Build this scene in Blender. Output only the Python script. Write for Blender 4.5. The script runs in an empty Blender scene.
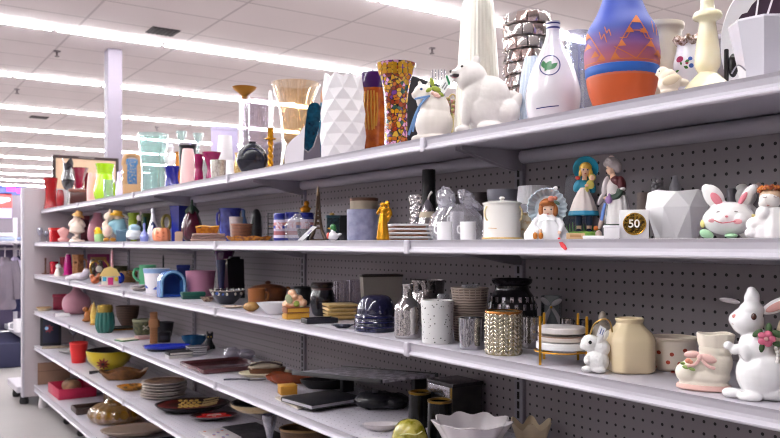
import bpy, bmesh, math, random
from math import sin, cos, pi, radians as R, atan2, asin, sqrt
from mathutils import Vector, Matrix, Euler, noise
random.seed(7)
SC = bpy.context.scene; COL = SC.collection
# ---------------------------------------------------------------- camera frame
F = 782.6; TH = R(34.0); c_, s_ = cos(TH), sin(TH); D0 = 1.082; EYE = 1.22; YH = 243.0
SH = {1: (.2536, .048), 2: (.007, 0), 3: (-.2355, 0), 4: (-.507, 0), 5: (-.773, 0), 6: (-1.07, 0)}
J0, SEC, BACK = 1.519, 1.22, .36
def xz(px, y):                      # a pixel column on a plane parallel to the shelves -> world x, depth
    m = (px - 390) / F; D = y + D0
    s = D * (c_ - m * s_) / (m * c_ + s_)
    return -s, s * c_ + D * s_
# ---------------------------------------------------------------- materials
TOP_DIM = 1.0                          # darkens strong colours to offset the bright light on the top shelf
def lin(h):
    if not isinstance(h, str): return h
    v = [int(h[i:i+2], 16) / 255 for i in (0, 2, 4)]
    d = TOP_DIM if max(v) - min(v) > .3 * max(v) else 1
    return tuple(d * (a / 12.92 if a <= .04045 else ((a + .055) / 1.055) ** 2.4) for a in v) + (1,)
MC = {}
class NT:
    def __init__(s, name):
        s.m = bpy.data.materials.new(name); s.m.use_nodes = True; s.t = s.m.node_tree
        s.b = s.t.nodes['Principled BSDF']; s.o = s.t.nodes['Material Output']
    def n(s, ty, **kw):
        a = s.t.nodes.new('ShaderNode' + ty)
        for k, v in kw.items(): setattr(a, k, v)
        return a
    def l(s, a, b): s.t.links.new(a, b)
    def math(s, op, a, b=None):
        q = s.n('Math', operation=op)
        for i, v in enumerate((a, b)):
            if v is None: continue
            if isinstance(v, (int, float)): q.inputs[i].default_value = v
            else: s.l(v, q.inputs[i])
        return q.outputs[0]
    def mix(s, f, a, b):
        q = s.n('Mix', data_type='RGBA')
        for sock, v in ((q.inputs[0], f), (q.inputs[6], a), (q.inputs[7], b)):
            if hasattr(v, 'is_linked') or hasattr(v, 'links'): s.l(v, sock)
            else: sock.default_value = v if isinstance(v, (int, float)) else lin(v)
        return q.outputs[2]
    def ramp(s, f, stops, interp='LINEAR'):
        q = s.n('ValToRGB'); q.color_ramp.interpolation = interp
        e = q.color_ramp.elements
        while len(e) < len(stops): e.new(1)
        for a, (p, cc) in zip(e, stops): a.position = p; a.color = lin(cc)
        s.l(f, q.inputs[0]); return q.outputs[0]
    def coord(s): return s.n('TexCoord').outputs['Object']
def m(col, rough=.35, metal=0, kind=None, c2=None, sc=60, th=.5, bump=0, bsc=120, coat=0, h=None, lo=0, spec=.5, sub=0, bk='noise'):
    if isinstance(col, str) and len(col) == 6 and not kind and not metal and min(int(col[i:i+2], 16) for i in (0, 2, 4)) >= 0xd8: col = ''.join('%02x' % int(255 - (255 - int(col[i:i+2], 16)) * .55) for i in (0, 2, 4))   # near-whites lightened to make up for weak light between shelves
    key = (TOP_DIM, str(col), rough, metal, kind, str(c2), sc, th, bump, bsc, coat, h, lo, spec, sub, bk)
    if key in MC: return MC[key]
    t = NT('finish'); b = t.b
    b.inputs['Roughness'].default_value = rough; b.inputs['Metallic'].default_value = metal
    b.inputs['Coat Weight'].default_value = coat; b.inputs['Specular IOR Level'].default_value = spec
    if sub: b.inputs['Subsurface Weight'].default_value = sub; b.inputs['Subsurface Radius'].default_value = (.004, .003, .003)
    P = t.coord() if (kind or bump) else None
    def tex(ty, scale, **kw):
        q = t.n(ty, **kw); q.inputs['Scale'].default_value = scale; t.l(P, q.inputs['Vector']); return q
    out = None
    if kind == 'noise':
        q = tex('TexNoise', sc); q.inputs['Detail'].default_value = 4
        out = t.ramp(q.outputs['Fac'], [(max(0, th - .08), col), (min(1, th + .08), c2)])
    elif kind == 'soft':
        q = tex('TexNoise', sc); q.inputs['Detail'].default_value = 5
        out = t.ramp(q.outputs['Fac'], [(.3, col), (.7, c2)])
    elif kind == 'wave':
        q = tex('TexWave', sc, bands_direction='Z'); q.inputs['Distortion'].default_value = 1.5
        out = t.ramp(q.outputs['Fac'], [(th - .15, col), (th + .15, c2)])
    elif kind == 'wavex':
        q = tex('TexWave', sc, bands_direction='X'); q.inputs['Distortion'].default_value = .5
        out = t.ramp(q.outputs['Fac'], [(th - .15, col), (th + .15, c2)])
    elif kind == 'check':
        q = tex('TexChecker', sc); q.inputs['Color1'].default_value = lin(col); q.inputs['Color2'].default_value = lin(c2); out = q.outputs[0]
    elif kind == 'spots':
        q = tex('TexVoronoi', sc); out = t.ramp(q.outputs['Distance'], [(th, c2), (th + .03, col)])
    elif kind == 'mosaic':          # irregular glass chips, c2 = list of chip colours
        q = tex('TexVoronoi', sc); e = tex('TexVoronoi', sc, feature='DISTANCE_TO_EDGE')
        sep = t.n('SeparateColor'); t.l(q.outputs['Color'], sep.inputs[0])
        cols = t.ramp(sep.outputs[0], [(i / len(c2), cc) for i, cc in enumerate(c2)], 'CONSTANT')
        g = t.math('GREATER_THAN', e.outputs['Distance'], th)
        out = t.mix(g, col, cols)
    elif kind == 'bands':           # c2 = [(fraction of height, colour)]
        sp = t.n('SeparateXYZ'); t.l(P, sp.inputs[0])
        f = t.math('DIVIDE', t.math('SUBTRACT', sp.outputs[2], lo), h)
        out = t.ramp(f, c2, 'LINEAR' if col == 'lin' else 'CONSTANT')
    elif kind == 'dots':            # small round holes on a square grid in object x / z (or x / y)
        sp = t.n('SeparateXYZ'); t.l(P, sp.inputs[0]); ax = []
        for i in ((0, 2) if th > 0 else (0, 1)):
            a = t.math('SUBTRACT', t.math('FRACT', t.math('ADD', t.math('DIVIDE', sp.outputs[i], sc), 100.0)), .5)
            ax.append(t.math('MULTIPLY', a, a))
        d = t.math('LESS_THAN', t.math('ADD', ax[0], ax[1]), (abs(th) / sc) ** 2)
        out = t.mix(d, col, c2)
    if out is not None: t.l(out, b.inputs['Base Color'])
    else: b.inputs['Base Color'].default_value = lin(col)
    if bump:
        q = tex('TexWave', bsc, bands_direction='Z') if bk == 'wave' else tex('TexVoronoi', bsc) if bk == 'voro' else tex('TexNoise', bsc)
        n = t.n('Bump'); n.inputs['Strength'].default_value = bump; n.inputs['Distance'].default_value = .004
        t.l(q.outputs['Distance' if bk == 'voro' else 'Fac'], n.inputs['Height']); t.l(n.outputs[0], b.inputs['Normal'])
    MC[key] = t.m; return t.m
def glass(col='eef4f4', body=.12, rough=.05, fr=None, bump=0, bsc=80):   # thin-walled glass: see-through, tinted, shiny
    key = (TOP_DIM, 'g', col, body, rough, fr, bump, bsc)
    if key in MC: return MC[key]
    t = NT('glass'); tr = t.n('BsdfTransparent'); tr.inputs[0].default_value = lin(col)
    g = t.n('BsdfGlossy'); g.inputs['Roughness'].default_value = rough; g.inputs[0].default_value = (1, 1, 1, 1)
    d = t.n('BsdfDiffuse'); d.inputs[0].default_value = lin(fr or col)
    fz = t.n('LayerWeight'); fz.inputs[0].default_value = .35
    mm = t.n('MapRange'); mm.inputs[3].default_value = .06; mm.inputs[4].default_value = .75; t.l(fz.outputs['Facing'], mm.inputs[0])
    a = t.n('MixShader'); a.inputs[0].default_value = body; t.l(tr.outputs[0], a.inputs[1]); t.l(d.outputs[0], a.inputs[2])
    z = t.n('MixShader'); t.l(mm.outputs[0], z.inputs[0]); t.l(a.outputs[0], z.inputs[1]); t.l(g.outputs[0], z.inputs[2])
    if bump:
        q = t.n('TexNoise'); q.inputs['Scale'].default_value = bsc; t.l(t.coord(), q.inputs['Vector'])
        n = t.n('Bump'); n.inputs['Strength'].default_value = bump; n.inputs['Distance'].default_value = .004
        t.l(q.outputs['Fac'], n.inputs['Height']); t.l(n.outputs[0], g.inputs['Normal']); t.l(n.outputs[0], fz.inputs['Normal'])
    t.l(z.outputs[0], t.o.inputs['Surface']); t.t.nodes.remove(t.b)
    MC[key] = t.m; return t.m
def emit(col, st):
    t = NT('lamp light'); t.b.inputs['Base Color'].default_value = lin(col)
    t.b.inputs['Emission Color'].default_value = lin(col); t.b.inputs['Emission Strength'].default_value = st
    return t.m
# ---------------------------------------------------------------- mesh building
def finish(bm, name, mt, k=1, smooth=35, vox=0, sm=4, parent=None, floor0=False):
    if k != 1: bmesh.ops.scale(bm, vec=(k, k, k), verts=bm.verts)
    if floor0:
        for v in bm.verts: v.co.z = max(v.co.z, 0)
    bmesh.ops.recalc_face_normals(bm, faces=bm.faces)
    me = bpy.data.meshes.new(name); bm.to_mesh(me); bm.free()
    if vox:
        o = bpy.data.objects.new('tmp', me); COL.objects.link(o)
        a = o.modifiers.new('r', 'REMESH'); a.mode = 'VOXEL'; a.voxel_size = vox * k
        a = o.modifiers.new('s', 'SMOOTH'); a.factor = .5; a.iterations = sm
        dg = bpy.context.evaluated_depsgraph_get(); dg.update()
        m2 = bpy.data.meshes.new_from_object(o.evaluated_get(dg)); bpy.data.objects.remove(o); bpy.data.meshes.remove(me); me = m2; me.name = name
    if floor0 and vox:
        for v in me.vertices: v.co.z = max(v.co.z, 0)
    if smooth:
        me.shade_smooth()
        if not vox: me.set_sharp_from_angle(angle=R(smooth))
    else: me.shade_flat()
    me.materials.clear(); me.materials.append(mt)
    o = bpy.data.objects.new(name, me); COL.objects.link(o)
    if parent: o.parent = parent
    return o
def add(bm, vs, fs):
    v = [bm.verts.new(p) for p in vs]
    for f in fs:
        try: bm.faces.new([v[i] for i in f])
        except ValueError: pass
    return v
def a_box(bm, x0, x1, y0, y1, z0, z1, bev=0, M=None):
    b = bmesh.new(); bmesh.ops.create_cube(b, size=1)
    for v in b.verts: v.co = Vector(((x0 + x1) / 2 + v.co.x * (x1 - x0), (y0 + y1) / 2 + v.co.y * (y1 - y0), (z0 + z1) / 2 + v.co.z * (z1 - z0)))
    if bev: bmesh.ops.bevel(b, geom=b.edges[:], offset=min(bev, abs(x1-x0)*.45, abs(y1-y0)*.45, abs(z1-z0)*.45), segments=2, affect='EDGES', profile=.5)
    join(bm, b, M)
def join(bm, b, M=None):
    if M: bmesh.ops.transform(b, matrix=M, verts=b.verts)
    b.verts.index_update()
    add(bm, [v.co.copy() for v in b.verts], [[v.index for v in f.verts] for f in b.faces]); b.free()
def a_lathe(bm, prof, seg=36, c=(0, 0, 0), sx=1, sy=1, wave=None, M=None):
    vs, fs, rows = [], [], []
    for i, (r, z) in enumerate(prof):
        if r <= 1e-6: rows.append([len(vs)]); vs.append(Vector((0, 0, z))); continue
        row = []
        for j in range(seg):
            a = 2 * pi * j / seg; rr, zz = r, z
            if wave: rr, zz = wave(a, r, z, i)
            row.append(len(vs)); vs.append(Vector((rr * sin(a) * sx, -rr * cos(a) * sy, zz)))
        rows.append(row)
    for p, q in zip(rows, rows[1:]):
        for j in range(seg):
            a, b = p[j % len(p)], p[(j+1) % len(p)]; d, e = q[j % len(q)], q[(j+1) % len(q)]
            f = [a, b, e, d] if len(p) > 1 and len(q) > 1 else [a, b, d] if len(p) > 1 else [a, e, d] if len(q) > 1 else None
            if f: fs.append(f)
    C = Vector(c)
    vs = [(M @ v if M else v) + C for v in vs]
    add(bm, vs, fs)
def a_ell(bm, c, r, rot=(0, 0, 0), u=20, v=12):
    b = bmesh.new(); bmesh.ops.create_uvsphere(b, u_segments=u, v_segments=v, radius=1)
    join(bm, b, Matrix.Translation(c) @ Euler([R(a) for a in rot]).to_matrix().to_4x4() @ Matrix.Diagonal((*r, 1)))
def a_tube(bm, pts, r, seg=8, closed=False, flat=1):
    pts = [Vector(p) for p in pts]; n = len(pts); rs = r if isinstance(r, (list, tuple)) else [r] * n
    vs, fs = [], []; up = None
    for i, p in enumerate(pts):
        d = (pts[(i+1) % n] - pts[i-1]) if closed else (pts[min(i+1, n-1)] - pts[max(i-1, 0)])
        d.normalize()
        if up is None: up = Vector((0, 1, 0)) if abs(d.y) < .9 else Vector((1, 0, 0))
        a = d.cross(up).normalized(); up = a.cross(d).normalized()
        for j in range(seg):
            t = 2 * pi * j / seg; vs.append(p + a * cos(t) * rs[i] + up * sin(t) * rs[i] * flat)
    for i in range(n if closed else n - 1):
        for j in range(seg):
            q = (i + 1) % n
            fs.append([i*seg+j, i*seg+(j+1) % seg, q*seg+(j+1) % seg, q*seg+j])
    if not closed: fs += [list(range(seg))[::-1], list(range((n-1)*seg, n*seg))]
    add(bm, vs, fs)
def a_prism(bm, poly, y0, y1):     # poly in (x, z)
    n = len(poly)
    add(bm, [(x, y0, z) for x, z in poly] + [(x, y1, z) for x, z in poly],
        [list(range(n)), list(range(2*n-1, n-1, -1))] + [[i, (i+1) % n, n+(i+1) % n, n+i] for i in range(n)])
def spline(pts, n=6):
    out = []; P = [Vector(p) for p in pts]
    for i in range(len(P) - 1):
        a, b, c, d = P[max(i-1, 0)], P[i], P[i+1], P[min(i+2, len(P)-1)]
        for j in range(n):
            t = j / n
            out.append(.5 * (2*b + (c-a)*t + (2*a-5*b+4*c-d)*t*t + (3*b-a-3*c+d)*t**3))
    return out + [P[-1]]
# ---------------------------------------------------------------- one thing standing on a shelf
ALL = []
class B:                              # mesh builder in photo-pixel units around the thing's base
    def __init__(s, t): s.t = t; s.bm = bmesh.new()
    def p(s, px, py, dy=0): return Vector((px - s.t.cx, dy, s.t.yb - py))
    def E(s, px, py, rx, rz, ry=None, dy=0, tilt=0, yaw=0, pit=0):
        a_ell(s.bm, s.p(px, py, dy), (rx, rx if ry is None else ry, rz), (pit, tilt, yaw)); return s
    def box(s, x0, y0, x1, y1, dep, dy=0, bev=.6, rot=None):
        c = s.p((x0 + x1) / 2, (y0 + y1) / 2, dy); w, h = abs(x1 - x0) / 2, abs(y1 - y0) / 2
        M = Matrix.Translation(c) @ (Euler([R(a) for a in rot]).to_matrix().to_4x4() if rot else Matrix())
        a_box(s.bm, -w, w, -dep/2, dep/2, -h, h, bev, M); return s
    def L(s, prof, px=None, dy=0, seg=36, sx=1, sy=1, wave=None, tilt=None):   # prof (radius, photo row)
        px = s.t.cx if px is None else px
        if tilt:
            q = s.p(px, prof[0][1], dy)
            M = Euler([R(a) for a in tilt]).to_matrix().to_4x4()
            a_lathe(s.bm, [(r, prof[0][1] - y) for r, y in prof], seg, q, sx, sy, wave, M)
        else: a_lathe(s.bm, [(r, s.t.yb - y) for r, y in prof], seg, (px - s.t.cx, dy, 0), sx, sy, wave)
        return s
    def tube(s, pts, r, seg=8, sp=0, closed=False, flat=1):
        P = [s.p(*q) for q in pts]
        if sp: P = spline(P, sp); r = r if not isinstance(r, (list, tuple)) else [r[min(i // sp, len(r)-1)] + (r[min(i // sp + 1, len(r)-1)] - r[min(i // sp, len(r)-1)]) * (i % sp) / sp for i in range(len(P))]
        a_tube(s.bm, P, r, seg, closed, flat); return s
    def poly(s, pts, dep, dy=0):
        a_prism(s.bm, [(x - s.t.cx, s.t.yb - y) for x, y in pts], dy - dep/2, dy + dep/2); return s
    def decal(s, polys, e=.25, rfun=None, flat=1, cut=2):   # painted marks lying on the thing's round body
        rf = rfun or s.t.rad
        for poly in polys:
            b = bmesh.new()
            b.faces.new([b.verts.new((x, 0, y)) for x, y in poly]); bmesh.ops.triangulate(b, faces=b.faces[:])
            if cut: bmesh.ops.subdivide_edges(b, edges=b.edges[:], cuts=cut, use_grid_fill=True)
            for v in b.verts:
                r = max(rf(v.co.z), .01); a = asin(max(-.999, min(.999, (v.co.x - s.t.cx) / r)))
                v.co = Vector(((r + e) * sin(a), -(r + e) * cos(a) * flat, s.t.yb - v.co.z))
            join(s.bm, b)
        return s
class T:
    def __init__(s, name, label, cat, sh, x0, x1, dep=.3, py=None, up=None, rot=0, aisle=False, group=None, ry=None, y=None, on=None):
        if on: y = on[0].y
        s.on = on; s.name, s.label, s.cat, s.group = name, label, cat, group
        s.cx = (x0 + x1) / 2; s.w = x1 - x0; h, fr = SH[sh]
        k = .003
        for _ in range(6):
            if y is None:
                r = (s.w / 2 if ry is None else ry) * k; lo, hi = fr + r + .006, BACK - .008 - r
                if py is not None:
                    Zp = h * F / (YH - py); yy = s_ * Zp + c_ * (s.cx - 390) / F * Zp - D0
                    yy = min(max(yy, lo), hi) if lo < hi else (lo + hi) / 2
                else: yy = lo + dep * (hi - lo) if lo < hi else (lo + hi) / 2
            else: yy = y
            yy += 0 if on else ADJ.get(label, 0)
            mm = (s.cx - 390) / F; R_ = s.w / 2 * k; smx = 6.385 - R_ * .8
            cap = smx * (mm * c_ + s_) / (c_ - mm * s_) - D0
            if yy > cap: yy = max(cap, fr + .012)
            x, Z = xz(s.cx, yy); k = Z / F
        s.k = k; z = on[0].z + on[1] * on[0].k + .0009 if on else h if up is None else (YH - up) * k
        s.z = z
        s.yb = YH - z / k; s.loc = Vector((x, yy, z + EYE + .0006))
        s.rot = R(rot) if aisle else atan2(-x, yy + D0) + R(rot)
        s.y = yy; s.sh = sh; s.parts = []; s.rad = lambda y: s.w / 2
        ALL.append(s)
    def b(s): return B(s)
    def part(s, name, b, mt, vox=0, smooth=35, label=None, parent=None, sm=4):
        o = finish(b.bm, name, mt, s.k, smooth, vox, sm, floor0=True)
        if label: o['label'] = label
        s.parts.append((o, parent)); return o
    def end(s):
        if len(s.parts) == 1:
            r = s.parts[0][0]; r.name = s.name
        else:
            r = bpy.data.objects.new(s.name, None); r.empty_display_size = .02; COL.objects.link(r)
            for o, p in s.parts: o.parent = p or r
        r.location = s.loc; r.rotation_euler = (0, 0, s.rot)
        r['label'] = s.label; r['category'] = s.cat
        if s.group: r['group'] = s.group
def V(name, label, cat, sh, x0, x1, ytop, prof, mt, dep=.3, py=None, open=True, wall=None, seg=36, flat=1, wave=None, up=None, group=None, smooth=35, pn='body', rot=0, y=None, sp=5, inner=None, on=None):
    t = T(name, label, cat, sh, x0, x1, dep, py, up, rot, group=group, ry=(x1 - x0) / 2 * flat, y=y, on=on)
    H = t.yb - ytop; hw = t.w / 2
    P = [(r * hw, z * H) for r, z in prof]
    if sp and len(P) > 2: P = [(q.x, q.y) for q in spline([(a, b, 0) for a, b in P], sp)]
    P = [(max(r, .02), z) for r, z in P]
    def rad(py):
        z = t.yb - py
        for (r0, z0), (r1, z1) in zip(P, P[1:]):
            if min(z0, z1) <= z <= max(z0, z1) and z1 != z0: return r0 + (r1 - r0) * (z - z0) / (z1 - z0)
        return P[-1][0]
    t.rad = rad
    full = [(0, P[0][1])] + P
    if open:
        w = wall or max(.5, hw * .06); zf = P[0][1] + w
        ins = [(max(r - w, .02), max(z, zf)) for r, z in reversed(P) if z >= zf] or [(hw - w, zf)]
        full += ins + [(0, zf)]
    else: full += [(0, P[-1][1])]
    b = t.b(); b.L([(r, t.yb - z) for r, z in full], seg=seg, sy=flat, wave=wave)
    t.body = t.part(pn, b, mt, smooth=smooth); t.H = H
    return t
def tag(o, label=None, cat=None, kind=None, group=None):
    if label: o['label'] = label
    if cat: o['category'] = cat
    if kind: o['kind'] = kind
    if group: o['group'] = group
    return o
ADJ = {"pale lavender box standing behind the white lamp shade": -0.0583, "plain black box standing behind the mosaic vase": -0.0502, "clear acrylic rack with upright fins behind the black box": -0.0177, "white oval platter with a dark purple print behind the white planter": -0.0246, "grey smoked glass panel standing against the pegboard behind the blue hat girl": -0.0324, "dark magenta gift bag against the back of the third shelf": -0.0632, "brushed silver trough planter at the back of the third shelf": -0.0449, "teal blue rippled glass dish against the back of the fourth shelf": -0.0259, "cluster of small wares wrapped in clear plastic at the back of the fourth shelf": -0.0231, "dark smoky goblet with jagged rim and checkered stem": -0.0133, "raspberry glass vase with a wide flared rim behind the smoky goblet": -0.0013, "dark red glass tumbler close behind the pink peach vase": 0.0159, "small orange jar tucked beside the white china figurine": -0.0085, "clear glass candle holder nearest the aqua vase": 0.004, "gold crackle glass vase behind the navy flask": -0.033, "tall clear glass candlestick with a brass dish on top": -0.0246, "tall white ceramic vase with diamond facets and zigzag rim": -0.0198, "flat art glass vase, purple rim over ribbed amber": 0.0266, "large white sitting dog figure with an open black lipped smile": -0.0056, "pale blue ribbed vase half behind the white bottle": 0.019, "silver vase of stacked mirrored blocks": 0.028, "small cream bird figurine beside the blue orange vase": -0.0148, "tall pale yellow alabaster candlestick": 0.0148, "clear wine glass between its twin and the red candle": 0.066, "small lavender blue glazed bottle": -0.0059, "white china bottle with navy brush strokes and a grey spout": 0.0059, "bronze lattice tower souvenir standing in front of the wrapped jars": 0.0114, "gold statuette of an embracing couple": -0.0305, "white square plate with a brown underside, bottom of the stack of four": 0.003, "mirrored silver pear with a beige band": 0.0267, "tall matte black bottle behind the silver pear": -0.04, "silver cup embossed with leaves behind the stacked square plates": 0.0053, "white mug nearest the silver pear inside the plastic bag": -0.0539, "large knotted clear plastic bag with white mugs inside": 0.0539, "tall white mug in the middle of the plastic bag": 0.018, "white mug nearest the white canister inside the plastic bag": -0.0191, "small plain white box in front of the old woman figurine": -0.0074, "white square candle with a gold 50 medallion": 0.0252, "large white faceted ceramic bowl": 0.0738, "shiny royal blue glass ball ornament beside the toy house": -0.0102, "brown dried grass nest basket behind the blue ball": 0.0102, "dark navy ceramic jar with a flat lid": -0.0116, "clear ribbed glass tumbler behind the yellow plates": 0.0183, "square yellow tan plate, bottom of the stack of four": -0.02, "cream ceramic jar shaped like a square milk bottle": 0.0514, "wide cream cup with rust red polka dots": 0.1073, "cream baby bootie planter with a pink bow and pink sole": -0.0099, "dark red box behind the mauve bottle vase": 0.16, "white notepad lying before the dark red box": -0.0211, "teal ribbed cactus candle pot with a gold glass top": -0.0351, "dark green tray with an orange wooden edge": 0.02, "pale pink flat card box at the shelf edge": 0.0123, "tall wooden peg totem figure standing near the shelf edge": -0.0071, "low black cup right of the wooden totem": 0.0071, "white covered book at the shelf edge under the black one": -0.0197, "thin grey and white booklet, bottom of the pile beside the black cat": -0.0135, "small black cat figurine standing before the booklets": 0.0341, "small mauve stone heart paperweight before the black cat": 0.0239, "dark brown serving tray tilted behind the amber jar": -0.0878, "dark brown glossy rectangular tray at the shelf edge": -0.0567, "carved brown wooden bowl behind the teal cactus candle": 0.02, "big mauve pink bottle vase with a narrow neck on the fourth shelf": 0.0389, "black oval roasting dish with a handle left of the slate board": 0.0088, "white scalloped shell dish at the shelf edge": -0.0396}
EXPO = 0.1; LAMP = 66; WORLD = .06
# ================================================================ camera and light
cam = bpy.data.cameras.new('camera'); camo = bpy.data.objects.new('camera', cam); COL.objects.link(camo)
cam.sensor_width = 36; cam.lens = F / 780 * 36; cam.shift_y = 24 / 780
camo.location = (0, -D0, EYE)
camo.rotation_euler = Vector((-c_, s_, 0)).to_track_quat('-Z', 'Y').to_euler()
cam.clip_start = .05; cam.clip_end = 200
cam.dof.use_dof = True; cam.dof.focus_distance = 1.5; cam.dof.aperture_fstop = 10
SC.camera = camo
vs = SC.view_settings; vs.view_transform = 'Standard'; vs.look = 'None'; vs.gamma = 1; vs.use_curve_mapping = False; vs.exposure = EXPO
cy = SC.cycles; cy.use_denoising = True; cy.max_bounces = 8; cy.transparent_max_bounces = 24; cy.caustics_reflective = False; cy.caustics_refractive = False
cy.filter_width = 1.1; cy.sample_clamp_indirect = 8; cy.sample_clamp_direct = 0
W = bpy.data.worlds.new('store air'); SC.world = W; W.use_nodes = True
W.node_tree.nodes['Background'].inputs[0].default_value = (.9, .88, .92, 1); W.node_tree.nodes['Background'].inputs[1].default_value = WORLD

CEIL = EYE + 2.42
def solid(name, x0, x1, y0, y1, z0, z1, mt, kind='structure', bev=0):
    bm = bmesh.new(); a_box(bm, x0, x1, y0, y1, z0, z1, bev); o = finish(bm, name, mt, smooth=0)
    if kind: o['kind'] = kind
    return o
def ceil_mat():
    t = NT('ceiling tile'); P = t.coord(); sp = t.n('SeparateXYZ'); t.l(P, sp.inputs[0])
    def seam(i, size, off):
        f = t.math('FRACT', t.math('ADD', t.math('DIVIDE', t.math('ADD', sp.outputs[i], off), size), 200.0))
        return t.math('LESS_THAN', t.math('ABSOLUTE', t.math('SUBTRACT', f, .5)), .5 - .014 / size)
    g = t.math('MULTIPLY', seam(0, .733, .0), seam(1, 1.22, .3))
    n = t.n('TexNoise'); n.inputs['Scale'].default_value = .8; t.l(P, n.inputs['Vector'])
    base = t.mix(n.outputs['Fac'], 'cabfbf', 'd0c5c5')
    t.l(t.mix(g, 'aea3a4', base), t.b.inputs['Base Color']); t.b.inputs['Roughness'].default_value = .9
    return t.m
def floor_mat():
    t = NT('polished floor'); P = t.coord()
    n = t.n('TexNoise'); n.inputs['Scale'].default_value = 3; n.inputs['Detail'].default_value = 6; t.l(P, n.inputs['Vector'])
    t.l(t.mix(n.outputs['Fac'], '8e8988', '9c9795'), t.b.inputs['Base Color']); t.b.inputs['Roughness'].default_value = .45
    return t.m
wallm = m('6f6670', .8)
solid('floor', -37, 8, -14, 30, -.1, 0, floor_mat())
solid('ceiling', -37, 8, -14, 30, CEIL, CEIL + .1, ceil_mat())
solid('wall_far', -37.2, -36.5, -14, 30, 0, CEIL, wallm)
solid('wall_back', -37, 8, 29.8, 30, 0, CEIL, wallm)
solid('wall_aisle', -37, 8, -14.2, -14, 0, CEIL, wallm)
solid('wall_bounce', -20, 6, -2.3, -1.95, 0, 1.64, m('b0a8a8', .6, kind='mosaic', c2=['f4eeee', '6a6466', 'd8d0d2', 'f6f2f0', '8a8486', 'e6dcd0', '3c3a42', 'f0eaf0', '9aa0b8', 'e8e4e4'], sc=5, th=.03))  # unseen wall added to bounce light onto the wares and reflect in silver
solid('trim_1', -36.5, -36.45, -14, 29.8, CEIL - .38, CEIL - .02, m('4a5290', .7))
cx, Z = None, None
col_ = solid('column', -10.17, -9.99, 1.44, 1.62, 0, CEIL, m('7c7380', .6), bev=.015)
# fluorescent rows on the ceiling: each row is one fixture line made of lamp sections
LM = emit('fcfdff', LAMP); LE = m('e8e0e4', .5)
def proj(x, y, z):
    s = -x; D = y + D0; Zc = s * c_ + D * s_
    if Zc < .2: return None
    return 390 + F * (D * c_ - s * s_) / Zc, YH - (z - EYE) * F / Zc
ORD = ['first', 'second', 'third', 'fourth', 'fifth', 'sixth', 'seventh', 'eighth', 'ninth', 'tenth', 'eleventh', 'twelfth']
lamp_me = None; joint_me = None
for i in range(-3, 10):
    E = 9.37 + 2.93 * i; x = -E
    if E > 36: break
    row = bpy.data.objects.new('strip_light', None); COL.objects.link(row); row.location = (x, 0, CEIL)
    row['category'] = 'ceiling light'; row['group'] = 'fluorescent rows on the ceiling'
    if i >= -1: row['label'] = 'long fluorescent strip light row, %s from the top of the photo' % ORD[i + 1]
    else: row['label'] = 'fluorescent strip light row on the ceiling above the camera' if i == -2 else 'fluorescent strip light row on the ceiling behind the camera'
    step = 1.22; y0 = -11.6
    n = 0; run = None
    for j in range(int(40 / step)):
        y = y0 + .11 + step * j
        vis = False
        for yy in (y, y + step):
            q = proj(x, yy, CEIL - .07)
            if q and -40 < q[0] < 820 and q[1] > -20: vis = True
        far = i >= 5
        if vis and not far:
            if lamp_me is None:
                bm = bmesh.new(); a_box(bm, -.042, .042, .03, step - .03, -.036, -.005, .008); o = finish(bm, 'lamp_section', LM, smooth=0); lamp_me = o.data
                bm = bmesh.new(); a_box(bm, -.038, .038, -.03, .03, -.03, -.0, .004); e = finish(bm, 'end_bracket', LE, smooth=0); joint_me = e.data
            else:
                o = bpy.data.objects.new('lamp_section', lamp_me); COL.objects.link(o)
                e = bpy.data.objects.new('end_bracket', joint_me); COL.objects.link(e)
            o.parent = row; e.parent = row; o.location = (0, y, 0); e.location = (0, y, 0)
        else:
            if run is None: run = []
            run.append(y)
    # lamp sections beyond the frame or far away, merged as long runs
    if run:
        segs = []; a = run[0]; p = a
        for y in run[1:] + [1e9]:
            if y - p > step * 1.5: segs.append((a, p + step)); a = y
            p = y
        for a, b in segs:
            bm = bmesh.new(); a_box(bm, -.042, .042, a, b, -.036, -.005); o = finish(bm, 'lamp_section', LM, smooth=0); o.parent = row
def ceil_pt(px, py, h=2.42):
    Z = h * F / (YH - py); X = (px - 390) / F * Z
    s = c_ * Z - s_ * X; D = s_ * Z + c_ * X
    return -s, D - D0
for px, py, lab in ((163, 31, 'square dark air vent in the ceiling right of the white column'), (39, 117, 'small dark air vent in the ceiling over the far aisle')):
    x, y = ceil_pt(px, py)
    bm = bmesh.new(); a_box(bm, -.14, .14, -.16, .16, -.012, 0, .004); v = finish(bm, 'ceiling_vent', m('3a3032', .7), smooth=0); v.location = (x, y, CEIL)
    tag(v, lab, 'vent')
    for j in range(6):
        bm = bmesh.new(); a_box(bm, -.125, .125, -.14 + j * .05, -.12 + j * .05, -.02, -.012); o = finish(bm, 'slat', m('241e20', .7), smooth=0); o.parent = v
for px, py, lab in ((57, 51, 'ceiling sprinkler hanging between the first two light rows, left of the column'), (17, 89, 'ceiling sprinkler hanging below the second light row at far left'),
                    (432, 48, 'ceiling sprinkler hanging above the white ribboned ceramic animal'), (157, 127, 'ceiling sprinkler above the aqua glass vase, farther down the store')):
    x, y = ceil_pt(px, py)
    r = bpy.data.objects.new('fire_sprinkler', None); COL.objects.link(r); r.location = (x, y, CEIL); tag(r, lab, 'sprinkler', group='ceiling sprinklers')
    bm = bmesh.new(); a_lathe(bm, [(.0, 0), (.045, 0), (.04, -.012), (.0, -.014)], 20); finish(bm, 'cover_plate', m('6d6266', .5), parent=r)
    bm = bmesh.new(); a_lathe(bm, [(0, -.013), (.014, -.013), (.012, -.06), (.03, -.065), (.03, -.073), (0, -.073)], 14); finish(bm, 'head', m('55494c', .4, .6), parent=r)

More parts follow.
